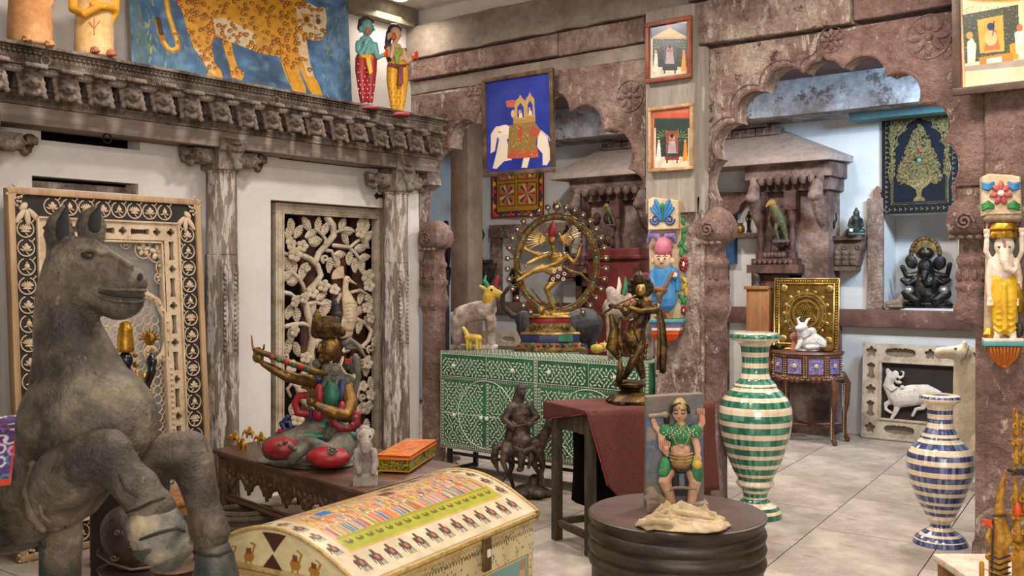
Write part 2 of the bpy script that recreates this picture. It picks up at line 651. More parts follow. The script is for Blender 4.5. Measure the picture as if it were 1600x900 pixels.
# ---- the left wall (local x runs along +Y, local y goes into the wall)
def lw(px,py,X=-5.5):
 p = onX(px,py,X)
 return p.y,p.z
b = B()
oy0,oz1 = lw(423,312)
oy1 = lw(607,322)[0]
s1a,s1b = lw(64,212),lw(219,226)
s2a,s2b = lw(436,248),lw(576,262)
s3a,s3b = lw(50,283),lw(216,293)
holes =[(oy0,oy1,0.0,oz1),(s1a[0],s1b[0],s1b[1]-0.035,2.33),(s2a[0],s2b[0],s2b[1]-0.01,2.33),(s3a[0],s3b[0],1.985,2.05)]
rects(b,-3.0,5.69,-0.1,2.72,0,0.14,holes)
wl = struct(b.build('wall_left',WHITE))
wl.location =(-5.5,0,0)
wl.rotation_euler =(0,0,PI/2)
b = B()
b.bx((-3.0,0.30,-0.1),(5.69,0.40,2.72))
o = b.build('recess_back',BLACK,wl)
b = B()
b.bx((s3a[0],0.03,1.985),(s3b[0],0.10,2.025))
b.build('old_lintel',OLDW,wl)
for cx in(0.2,0.55,0.85,1.05):  # brown planks seen through the carved screen
 b = B()
 b.bx((oy0+cx-0.07,0.27,0.02),(oy0+cx+0.07,0.295,1.98 if cx!=0.2 else 1.5))
 b.build('plank',wm('brown_planks',['#4a2f22','#6b4632'],6,0.6,st=(3,1,0.4)),wl)
 # upper wall behind the shelf
b = B()
b.bx((-3.0,0.10,2.60),(5.75,0.24,ZC))
o = struct(b.build('wall_left.001',WHITE))
o.location =(-5.5,0,0)
o.rotation_euler =(0,0,PI/2)
b = B()
pts =[(-3.0,3.60),(-3.0,3.455)]+[(y,3.455+random.uniform(-0.004,0.004))for y in np.arange(-2.5,5.6,0.25)]+[(5.68,3.455),(5.68,3.60)]
b.prism(pts,0.0,0.10)
o = struct(b.build('trim_1',wm('olive_beam',['#5f5a49','#79735f','#8a8068'],4,0.8,bump=0.5)))
o.location =(-5.5,0,0)
o.rotation_euler =(0,0,PI/2)
# ---- the arcade wall
def foil(a,c,cen,sag=0.36,n=9):
 """outward-bulging arc from a to c (a excluded, c included)"""
 a,c = Vector(a),Vector(c)
 m =(a+c)/2
 ch =(c-a)
 nn = Vector((-ch.y,ch.x)).normalized()
 if nn.dot(m-Vector(cen))<0:
  nn = -nn
 h = ch.length*sag
 out =[]
 R =(ch.length**2/4+h*h)/(2*h)
 c0 = m+nn*(h-R)
 a0 = math.atan2(a.y-c0.y,a.x-c0.x)
 a1 = math.atan2(c.y-c0.y,c.x-c0.x)
 d = a1-a0
 while d>PI:
  d-=2*PI
 while d<-PI:
  d+=2*PI
 for i in range(1,n+1):
  t = a0+d*i/n
  out.append((c0.x+R*math.cos(t),c0.y+R*math.sin(t)))
 return out
def arch(cx,cusps,jamb,zs):
 """outline from the left jamb foot over the arch to the right jamb foot"""
 right =[(0.0,cusps[0][1]+0.0)]
 cen =(0,zs)
 half =[(cusps[0][0],cusps[0][1])]
 pts =[]
 # ogee tip
 tip =[(0,cusps[0][1]),(0.008,cusps[0][1]-0.06),(.03,cusps[0][1]-.085)]
 cs = cusps[1:]
 pts = tip[:]
 pts+=foil(tip[-1],cs[0],cen,0.16)
 for a,c in zip(cs[:-1],cs[1:]):
  pts+=foil(a,c,cen,0.36)
 neck =(jamb,zs)
 pts+=foil(cs[-1],(jamb-0.03,1.98),(-0.6,2.0),0.22)
 pts+=[(jamb,1.80),(jamb,1.32),(jamb+.09,1.24),(jamb+.09,-0.1)]
 return[(cx-x,z)for x,z in reversed(pts)]+[(cx+x,z)for x,z in pts[1:]]
AR = arch(-2.225,[(0,2.85),(0.115,2.705),(0.372,2.625),(0.548,2.45),(0.685,2.235)],0.75,2.0)
AL = arch(-4.475,[(0,2.87),(0.16,2.745),(0.44,2.65),(0.71,2.485),(0.925,2.215)],1.085,2.0)
YW = 5.70
b = B()
b.prism([(-8.5,-0.1)]+AL+AR+[(2.9,-0.1),(2.9,2.93),(-8.5,2.93)],YW,YW+0.15)
wr = struct(b.build('wall_right',PALE,smooth=25))
# moulded rim that follows each arch
for A in(AL,AR):
 b = B()
 P =[(x,YW-0.003,z)for x,z in A if z>1.78]
 b.tube(P,0.013,6)
 P =[(x+(0.035 if x<sum(p[0]for p in A)/len(A)else-0.035)*-1,YW-0.001,z+0.035)for x,z in A if z>2.0]
 b.tube(P,0.006,5)
 b.build('arch_rim',PINK,wr)
 # raised spandrel stones: pink slab right of the apex
b = B()
sp =[(x,z)for x,z in AR if z>1.9 and x>-2.21]
sp =[(x,z)for x,z in sp]
top =[(-1.32,sp[-1][1]),(-1.32,2.9),(-1.75,2.93),(-2.02,2.915),(-2.16,2.9),(-2.24,2.86)]
b.prism(sp+top,YW-0.012,YW+0.01)
b.build('spandrel_stone',PINK,wr,smooth=25)
sp =[(x,z)for x,z in AL if z>1.9 and x<-4.45]
b = B()
b.prism(sp+[(-4.45,2.93),(-4.9,2.90),(-5.49,2.92),(-5.495,1.95)],YW-0.012,YW+0.01)
b.build('spandrel_stone',STONE,wr,smooth=25)
sp =[(x,z)for x,z in AL if z>1.95 and x>-4.2]
b = B()
b.prism([(-4.2,2.95)]+sp[:-1]+[(-3.43,2.0),(-3.43,2.93)],YW-0.008,YW+0.01)
b.build('spandrel_stone',STONE,wr,smooth=25)
def rosette(cx,cz,R,parent,m,y=YW-0.012,n=8):
 b = B()
 for i in range(n):
  t = 2*PI*i/n
  b.ell((cx+R*0.62*math.cos(t),y,cz+R*0.62*math.sin(t)),(R*0.36,0.012,R*0.2),(0,-t,0),10,6)
 b.ell((cx,y,cz),(R*0.2,0.02,R*0.2),None,10,6)
 b.tube([(cx+R*1.05*x,y,cz+R*1.05*z)for x,z in circ(20)],0.006,5,closed=True)
 return b.build('carved_rosette',m,parent)
p = onY(1452,58,YW)
rosette(p.x,p.z,0.115,wr,PINK)
p = onY(1300,62,YW)
rosette(p.x,p.z,0.07,wr,PINK)
p = onY(985,150,YW)
rosette(p.x,p.z,0.10,wr,STONE)
p = onY(742,148,YW)
rosette(p.x,p.z,0.07,wr,STONE,n=6)
p = onY(695,190,YW)
rosette(p.x,p.z,0.06,wr,STONE,n=5)
# stone courses over the arches: separate blocks, set unevenly
def course(x0,x1,z0,z1,y0,m,jag=0.004):
 b = B()
 n = max(2,int((x1-x0)/0.16))
 bot =[(x0+(x1-x0)*i/n,z0+random.uniform(-jag,jag))for i in range(n+1)]
 top =[(x1-(x1-x0)*i/n,z1+random.uniform(-jag,jag))for i in range(n+1)]
 b.prism(bot+top,y0,YW+0.15,0.006)
 return b.build('lintel_stone',m,wr)
xA,xB = onY(1083,50,YW).x,onY(1010,100,YW).x
course(-8.4,xA,2.935,3.035,YW-0.004,CEMENT,0.003)
course(-8.4,onY(875,100,YW).x,3.048,3.20,YW-0.035,STONE)
course(onY(875,100,YW).x+0.006,xB,3.044,3.205,YW-0.03,STONE)
course(-8.4,xA,3.215,3.47,YW-0.055,CEMENT,0.008)
course(xA+0.01,-2.05,2.955,3.22,YW-0.05,PALE,0.012)
course(-2.04,-1.0,2.96,3.22,YW-0.03,PINK,0.006)
course(-0.99,2.9,2.95,3.22,YW-0.04,PINK,0.006)
course(xA+0.01,2.9,3.235,3.47,YW-0.07,STONE,0.01)
b = B()
b.bx((-8.5,YW+0.02,3.44),(2.9,YW+0.15,ZC))
b.build('upper_plaster',WHITE,wr)
def colonnette(cx,up=0.0,y=YW+0.03,name='colonnette'):
 prof =[(.092,-.05),(.092,.07),(.078,.09),(.076,1.20),(.084,1.235),(.100,1.26),(.102,1.31),(.088,1.35),(.082,1.41),(.094,1.43),(.095,1.45),(.082,1.47),(.078,1.55),(.088,1.57),(.088,1.59),(.074,1.61),(.068,1.67),(.076,1.70),(.088,1.715),(.108,1.735),(.118,1.78),(.115,1.83),(.098,1.87),(.075,1.90),(.03,1.93)]
 b = B()
 n = 16
 for r,z in prof:
  ox = up*min(1,max(0,(z-1.22)/.05))+(.02 if up==0 else-.02)*(z>1.7)*(1 if up==0 else 1)
  for i in range(n):
   a = 2*PI*i/n
   c_,s_ = math.cos(a),math.sin(a)
   q = r*(1.0/max(abs(c_),abs(s_))*.45+.55)
   b.v.append((cx+ox+q*c_,y+q*s_,z))
 m = len(prof)
 for j in range(m-1):
  for i in range(n):
   b.face([j*n+i,j*n+(i+1)%n,(j+1)*n+(i+1)%n,(j+1)*n+i])
 b.face([(m-1)*n+i for i in range(n)])
 bx_ = cx+up+(.02 if up==0 else-.02)
 b.tube([(bx_+0.05*(1-i/17)*math.cos(i*0.8),y-0.128,1.785+0.05*(1-i/17)*math.sin(i*0.8))for i in range(15)],0.009,5)
 for i in range(4):
  b.ell((bx_+(i-1.5)*.045,y-.1,1.70),(.02,.02,.014),None,8,6)
  b.ell((cx+up+(i-1.5)*.04,y-.075,1.50),(.017,.016,.035),None,8,6)
 return b.build(name,PINK,wr,smooth=40)
colonnette(onY(674,400,YW).x)
colonnette(onY(1111,400,YW).x)
colonnette(onY(1547,400,YW).x,-.085)
# the middle pier and the right pier stand a little forward
b = B()
x0,x1 = onY(1022,500,YW-0.06).x,onY(1094,500,YW-0.06).x
b.prism([(x0,-0.05),(x1,-0.05)]+[(x1+random.uniform(-0.004,0.004),z)for z in np.arange(0.1,1.95,0.12)]+[(x1,2.0),(x0,2.0)]+[(x0+random.uniform(-0.003,0.003),z)for z in np.arange(1.9,0.1,-0.12)],YW-0.06,YW+0.02,0.008)
b.build('pier',PALE,wr,smooth=25)
b = B()
b.tube([(x1+0.012,YW-0.05,z)for z in np.arange(0,1.95,0.1)],[0.018+random.uniform(-.003,.003)for z in np.arange(0,1.95,0.1)],6)
b.build('pier_roll',PALE,wr)
b = B()
xr = onY(1538,600,YW-0.05).x
b.prism([(xr,-0.05),(2.0,-0.05),(2.0,2.93),(xr+0.02,2.93)]+[(xr+random.uniform(-0.004,0.006),z)for z in np.arange(2.8,0.1,-0.15)],YW-0.05,YW+0.02,0.008)
b.build('pier',PINK,wr,smooth=25)
b = B()  # broken pale plinth at the foot of the right pier
zt = onY(1560,800,YW-0.1).z
b.prism([(xr-0.05,0),(0.4,0),(0.4,zt+0.02),(-1.1,zt+0.03),(xr+0.03,zt+0.01),(xr-0.03,0.22)],YW-0.10,YW-0.04,0.01)
b.build('plinth',PALE,wr)
# grey painted board with the small pictures
x0,x1 = onY(1009,100,YW-0.10).x,onY(1085,100,YW-0.10).x
b = B()
b.bx((x0,YW-0.10,onY(1085,331,YW-0.1).z),(x1,YW-0.005,3.21))
struct(b.build('trim_2',GREYW,smooth=0))
b = B()
b.bx((x1+0.001,YW-0.06,onY(1085,331,YW-0.1).z-0.01),(x1+0.05,YW-0.005,2.94))
struct(b.build('trim_3',GREYW,smooth=0))
# ---- back room
YF = 9.4
def fr(px,py,Y=YF):
 p = onY(px,py,Y)
 return p.x,p.z
nx0,nz1 = fr(1380,335)
nx1,nz0 = fr(1497,483)
mx0,mz1 = fr(783,372)
mx1 = fr(880,400)[0]
mz0 = fr(783,482)[1]
ax0,ax1 = fr(1142,350)[0],fr(1183,350)[0]
b = B()
rects(b,-8.5,2.9,-0.1,ZC,YF,YF+0.06,[(nx0,nx1,nz0,nz1),(mx0,mx1,mz0,mz1)])
b.bx((-8.5,YF+0.06,0.3),(2.9,YF+0.45,0.6))
wf = struct(b.build('wall_far',WHITE2,smooth=0))
b = B()
for(a0,a1,c0,c1)in((nx0,nx1,nz0,nz1),(mx0,mx1,mz0,mz1)):
 b.bx((a0-.05,YF+0.36,c0-.05),(a1+.05,YF+0.42,c1+.05))
 b.bx((a0-.06,YF+0.06,c0-.05),(a0,YF+0.38,c1+.05))
 b.bx((a1,YF+0.06,c0-.05),(a1+.06,YF+0.38,c1+.05))
 b.bx((a0,YF+0.06,c0-.06),(a1,YF+0.38,c0))
 b.bx((a0,YF+0.06,c1),(a1,YF+0.38,c1+.06))
b.build('niche',WHITE2,wf,smooth=0)
MAROON = wm('maroon_stone',['#4a302c','#63433d','#7d5d54'],3,0.6,bump=0.4,spec=0.4,wear=('#a48b7b',0.66,5))
b = B()
b.bx((-8.3,YF-0.07,1.015),(2.0,YF,1.18))
b.build('stone_rail',MAROON,wf,bevel=0.008)
for px0,px1,top in((1355,1379,310),(1498,1521,312),(766,782,352)):
 b = B()
 xa,za = fr(px0,top,YF-0.05)
 xb = fr(px1,top,YF-0.05)[0]
 b.bx((xa,YF-0.05,1.18),(xb,YF,za))
 b.build('niche_jamb',STONE,wf,bevel=0.006)
b = B()
xa,za = fr(764,352,YF-.06)
xb = fr(890,352,YF-.06)[0]
b.bx((xa,YF-0.065,mz1),(xb,YF,za))
b.build('niche_lintel',STONE,wf,bevel=0.006)
b = B()  # small finial over the niche jamb
t_ = fr(1371,311,YF-.03)
k = 9.3/FOC
b.prism([(t_[0]+x*k,t_[1]+z*k)for x,z in[(-6,0),(6,0),(6,5),(4,8),(7,11),(4,14),(1,20),(-1,20),(-4,14),(-7,11),(-4,8),(-6,5)]],YF-0.045,YF,0.004)
b.build('finial',wm('terracotta_stone',['#7c5748','#93705f'],5,0.8),wf)
# small shelf and cusped spandrel seen through the right arch
b = B()
xs,zs = fr(1136,372,YF-0.2)
xe = fr(1186,372,YF-0.2)[0]
b.bx((xs,YF-0.2,zs),(xe,YF,zs+0.045))
shelf = b.build('stone_shelf',STONE,wf,bevel=0.006)
b = B()
b.prism([fr(px,py,YF-0.12)for px,py in[(1120,322),(1182,322),(1182,325),(1172,305),(1160,312),(1155,325),(1150,332),(1146,330),(1140,336),(1120,338)]][0:0]+[fr(*p,YF-0.12)for p in[(1100,300),(1186,300),(1186,322),(1178,308),(1168,310),(1158,318),(1153,330),(1142,338),(1128,341),(1100,343)]],YF-0.12,YF-0.02)
b.build('cusped_spandrel',PINK,wf)
b = B()
xs0,xs1 = fr(1100,330,YF-0.1)[0],fr(1133,330,YF-0.1)[0]
b.bx((xs0,YF-0.10,0),(xs1,YF,2.2))
b.build('jamb_stone',STONE,wf)
b = B()
b.bx((xs1,YF-0.08,1.62),(xs1+0.09,YF,2.14))
b.build('blue_shutter',wm('blue_shutter_paint',['#1f3f63','#28527c'],4,0.6),wf)
# beam under the back ceiling
YB = 8.9
b = B()
b.prism([(-8.3,3.0)]+[(x,3.0+random.uniform(-.005,.005))for x in np.arange(-8,2,.3)]+[(2.0,3.0),(2.0,3.33),(-8.3,3.33)],YB,YF)
b.build('ceiling_beam',wm('limewashed_beam',['#6b625f','#8e8a8b','#b4b6ba'],4,0.85,bump=0.7,bscale=18,wear=('#5c4d49',0.58,5)),wf)
b = B()
xt0,xt1 = fr(1330,165,9.2)[0],fr(1500,165,9.2)[0]
b.bx((xt0,9.15,2.93),(xt1+.3,YF,3.0))
b.build('teal_batten',TEAL,wf)
b = B()
b.bx((-8.3,YB-0.6,3.332),(2.0,YF,ZC))
b.build('ceiling_slab',wm('mauve_slab',['#5d4b4a','#6f5b59'],3,0.85),wf)
# the projecting stone pavilion along the far wall
pv = B()
xl = onY(856,280,8.85).x
xr2 = onY(1296,240,8.85).x
rl,rr_ = onY(948,232,9.35).x,onY(1218,205,9.35).x
ze = 2.555
E0 =[(xl,8.85,ze),(xr2,8.85,ze),(xr2+0.02,9.4,ze+.02),(xl,9.4,ze)]
T0 =[(rl,9.33,2.93),(rr_,9.33,2.93)]
th = 0.055
V =[Vector(v)for v in E0]+[Vector(v)+Vector((0,0,th))for v in E0]+[Vector(v)+Vector((0,0,0))for v in T0]+[Vector((T0[0][0],9.4,2.95)),Vector((T0[1][0],9.4,2.95))]
pv.raw(V,[(3,2,1,0),(0,1,5,4),(1,2,6,5),(3,0,4,7),(4,5,9,8),(5,6,11,9),(7,4,8,10),(8,9,11,10),(2,3,7,10,11,6)])
pav = struct(pv.build('wall_far.001',wm('dusty_eave_stone',['#8f7c72','#a18f84','#8a7870'],3,0.9,bump=0.35,bscale=12),smooth=20))
b = B()
for j in range(5):
 for i in range(int((rr_-rl)/0.26)+1):
  x = rl+0.02+i*0.26+(0.13 if j%2 else 0)
  if x+0.24>rr_+0.05:
   continue
  if j==0 and i==0:
   b.bx((0,0,0),(0.25,0.12,0.075))
   s0 = b.build('brick',STONE,pav,bevel=0.006)
   s0.location =(x,9.22,2.60+0.28)
  else:
   inst(s0,'brick',pav,(x,9.22+random.uniform(-.01,.01),2.88+j*0.085))
def pier_block(xa,xb,name='stone_pier'):
 b = B()
 y0 = 9.08
 w = xb-xa
 b.bx((xa,y0,-0.02),(xb,YF,1.18))
 b.bx((xa+.03*w,y0+.03,1.18),(xb-.03*w,YF,2.3))
 b.bx((xa-.02,y0-.05,2.3),(xb+.02,YF,2.42))
 b.bx((xa-.05,y0-.12,2.42),(xb+.05,YF,2.555))
 for i in range(9):  # stacked moulding under the eave
  b.ell((xa+w*(i+.5)/9,y0-.12,2.40),(w/20,.045,.05),None,8,6)
 for sx,xx in((1,xa+.06),(-1,xb-.06)):  # curled brackets
  b.tube([(xx,y0-.02,2.0),(xx,y0-.1,2.1),(xx,y0-.18,2.25),(xx,y0-.14,2.35)],[.05,.06,.07,.05],8)
  b.ell((xx,y0-.2,2.24),(.07,.05,.06))
 return b.build(name,DARKST,pav,smooth=30)
xa,xb = onY(1180,400,9.08).x,onY(1296,400,9.08).x
pier_block(xa,xb)
xa2,xb2 = onY(905,400,9.08).x,onY(1022,400,9.08).x
pier_block(xa2,xb2)
# carved niche with colonnettes and a ledge on each pier
for(a,c,tag_)in((xa,xb,1),(xa2,xb2,2)):
 w = c-a
 b = B()
 x0_,x1_ = a+w*0.04,a+w*0.60
 for xx in(x0_+.05,x1_-.05):
  b.lathe([(.05,1.66),(.05,1.72),(.03,1.74),(.036,1.86),(.03,1.98),(.045,2.02),(.055,2.08),(.06,2.14)],10,(xx,9.04,0))
  b.bx((xx-.06,8.98,2.12),(xx+.06,9.09,2.3))
 b.bx((x0_-.05,8.93,1.52),(x1_+.05,9.1,1.60))
 b.bx((x0_-.02,8.97,1.60),(x1_+.02,9.1,1.66))
 for i in range(8):
  b.ell((x0_+(x1_-x0_)*(i+.5)/8,8.95,1.62),(.026,.03,.03),None,8,6)
 for i in range(6):
  b.ell((x0_+.1+(x1_-x0_-.2)*(i+.5)/6,8.99,1.69),(.03,.03,.035),None,8,6)
 b.bx((x0_-.03,9.0,.9),(x0_+.05,9.1,1.5))
 b.bx((x1_-.06,9.0,.9),(x1_+.02,9.1,1.5))
 b.bx((x0_-.03,9.0,1.38),(x1_+.02,9.1,1.5))
 b.bx((x0_+.07,9.03,.9),(x1_-.08,9.1,1.34))
 # a carved figure block deep in the niche
 for i in range(14):
  b.ell((x0_+.12+random.random()*(x1_-x0_-.24),9.1,1.72+random.random()*.42),(.05,.03,.06),None,8,6)
 b.build('carved_niche_front',wm('dark_red_carved_stone',['#2a1916','#482c27','#684641'],7,0.55,bump=0.7,bscale=30,spec=0.5,wear=('#8d7469',0.67,9)),pav,smooth=40)
 # brown stone post in the left part of the back room
b = B()
x0,x1 = onY(704,400,8.2).x,onY(731,400,8.2).x
b.bx((x0,8.2,-0.02),(x1,8.45,3.45))
struct(b.build('trim_4',wm('brown_post_stone',['#5b4a3f','#75604f','#86705f'],2.5,0.8,bump=0.5,bscale=25,st=(1,1,.5)),bevel=0.008))
b = B()
b.bx((-8.6,5.85,-0.1),(-8.5,YF+.1,ZC))
struct(b.build('wall_side',WHITE2))
# outer walls of the room, with an unseen opening behind the camera
b = B()
rects(b,-6.0,3.0,-0.1,ZC,0,0.15,[(-0.9,2.6,0.0,2.9)])
o = struct(b.build('wall_back',WHITE))
o.location =(0,-3.0,0)
b = B()
rects(b,-3.0,9.9,-0.1,ZC,0,0.15,[(7.2,8.6,1.9,3.2)])
o = struct(b.build('wall_right.001',WHITE))
o.location =(3.0,0,0)
o.rotation_euler =(0,0,PI/2)
# ---- ceiling lamps: the corner one is seen, the rest are added to brighten the room
GLOW = N('lamp_glass')
GLOW.bsdf.inputs['Emission Color'].default_value =(1,0.86,0.68,1)
GLOW.bsdf.inputs['Emission Strength'].default_value = 14
GLOW = GLOW.done('#ffffff',0.4)
RIMM = wm('white_lamp_rim',['#e8e4de'],5,0.4)
def downlight(x,y,z,power,label):
 t = Th('ceiling_lamp',label,'lamp',(x,y,ZC),0,'round downlights in the ceiling')
 b = B()
 b.lathe([(0.052,-0.012),(0.065,-0.014),(0.07,-0.006),(0.07,0.0)],24)
 b.build('rim',RIMM,t)
 b = B()
 b.lathe([(0.001,-0.013),(0.05,-0.013)],20,cap=False)
 b.build('lens',GLOW,t)
 d = bpy.data.lights.new('lamp_light','AREA')
 d.shape = 'DISK'
 d.size = 0.35
 d.energy = power
 d.color =(1.0,0.89,0.79)
 d.spread = math.radians(165)
 o = bpy.data.objects.new('lamp_light',d)
 COL.objects.link(o)
 o.location =(x,y,ZC-0.10)
for i,(x,y,z,pw_)in enumerate(LAMP_SPOTS):
 downlight(x,y,z,pw_,'small round downlight glowing in the ceiling above the corner' if i==5 else 'unseen round downlight added in the ceiling to brighten the room')
 # ================================================================ LEFT WALL: carved balcony, posts, shelf pieces
VC = vcol_mat('painted_picture',0.55)
VCG = vcol_mat('painted_gloss',0.3,coat=0.3)
LX = -5.3
bal = Th('carved_balcony_beam','weathered grey carved wooden balcony beam with a row of lion-head corbels on the left wall','beam',(-5.5,0,2.3),PI/2)
b = B()
b.bx((-2.9,-0.2,0.0),(5.68,0.0,0.10))
b.build('beam',BEAMW,bal,bevel=0.006)
b = B()
b.bx((-2.9,-0.205,0.101),(5.68,0.0,0.15))
for i in range(330):
 x = 0.9+i*0.0145
 b.ell((x,-0.207,0.126),(0.0055,0.007,0.012),(0,0.5,0),6,4)
b.build('carved_band',OLDW,bal,smooth=50)
b = B()
b.bx((-2.9,-0.17,0.151),(5.68,0.05,0.30))
b.build('back_board',OLDW,bal)
b = B()  # carved frieze: top moulding, a rounded course of leaf tongues
b.bx((-2.9,-0.375,0.375),(5.62,0.15,0.392))
b.bx((-2.9,-0.345,0.285),(5.60,0.10,0.375))
b.build('frieze_board',OLDW,bal,bevel=0.003)
b = B()
NL = 300
for i in range(NL):
 x = 1.6+i*(5.58-1.6)/NL
 b.tube([(x-.005,-.347,.298),(x-.006,-.353,.318),(x+.001,-.356,.332),(x+.006,-.353,.318)],.0034,4,cap=False)
 if i%2==0:
  b.ell((x,-.352,.347),(.013,.013,.007),(0,.5,0),6,4)
  b.ell((x,-.352,.364),(.012,.013,.006),(0,-.4,0),6,4)
b.build('frieze_carving',OLDW,bal,smooth=50,kind='stuff')
# lion-head corbel: built once, shared by all
b = B()
b.ell((0,-.115,.075),(.052,.055,.06),None,14,10)
b.box((0,-.02,.09),(.085,.20,.085))
b.ell((0,-.165,.055),(.030,.028,.026))  # muzzle
b.ell((-.015,-.19,.06),(.012,.01,.01))
b.ell((.015,-.19,.06),(.012,.01,.01))
b.ell((-.026,-.155,.09),(.016,.016,.014))  # brows
b.ell((.026,-.155,.09),(.016,.016,.014))
for sx in(-1,1):
 b.ell((sx*.048,-.125,.10),(.016,.014,.022))  # ears
 for i in range(6):
  b.ell((sx*(.05+.004*(i%2)),-.13-.006*i,.085-.017*i),(.014,.016,.013),None,8,6)  # mane curls
for i in range(5):
 b.ell(((i-2)*.018,-.14-.006*(2-abs(i-2)),.012+.003*abs(i-2)),(.012,.02,.016),None,8,6)
b.box((0,-.10,.137),(.10,.20,.018))
for i in range(5):
 b.ell(((i-2)*.021,-.195,.133),(.012,.012,.012),None,8,6)
corb = b.build('corbel',OLDW,bal,remesh=0.0052,sm=1)
Y0,Y1 = onX(48,130,-5.19).y,onX(677,224,-5.19).y
stp =(Y1-Y0)/16
corb.location =(Y0,-.16,.13)
corb.scale =(1.16,1.1,1.12)
for i in range(-3,17):
 if i!=0:
  inst(corb,'corbel',bal,(Y0+i*stp,-.16,.13+random.uniform(-.003,.003)),(random.uniform(-.06,.06),0,random.uniform(-.08,.08)),(1.16,1.1,1.12))
b = B()
n = 9
for i in range(n):
 x =(i-(n-1)/2)*0.012
 b.tube([(x-.01,-.005,-.02),(x-.004,-.022,-.008),(x+.004,-.022,.008),(x+.01,-.005,.02)],.0068,6,cap=False)
rp = b.build('rope_moulding',OLDW,bal,smooth=60)
rp.location =(Y0+stp/2,-.30,.27)
for i in range(-3,16):
 if i!=0:
  inst(rp,'rope_moulding',bal,(Y0+(i+.5)*stp,-.30,.27))
b = B()  # carved panel with a small figure between corbels
b.box((0,-.01,0),(.07,.03,.11))
b.ell((0,-.03,.03),(.012,.012,.014))
b.ell((0,-.028,.0),(.016,.012,.022))
for sx in(-1,1):
 b.ell((sx*.018,-.028,-.03),(.008,.01,.022),(0,sx*.4,0))
 b.ell((sx*.024,-.026,.012),(.014,.008,.006),(0,sx*.6,0))
 b.ell((sx*.026,-.02,.045),(.008,.008,.012))
pn = b.build('infill_panel',OLDW,bal,remesh=0.005,sm=1)
pn.location =(Y0+stp/2,-.165,.215)
for i in range(-3,16):
 if i!=0:
  inst(pn,'infill_panel',bal,(Y0+(i+.5)*stp,-.165,.215))
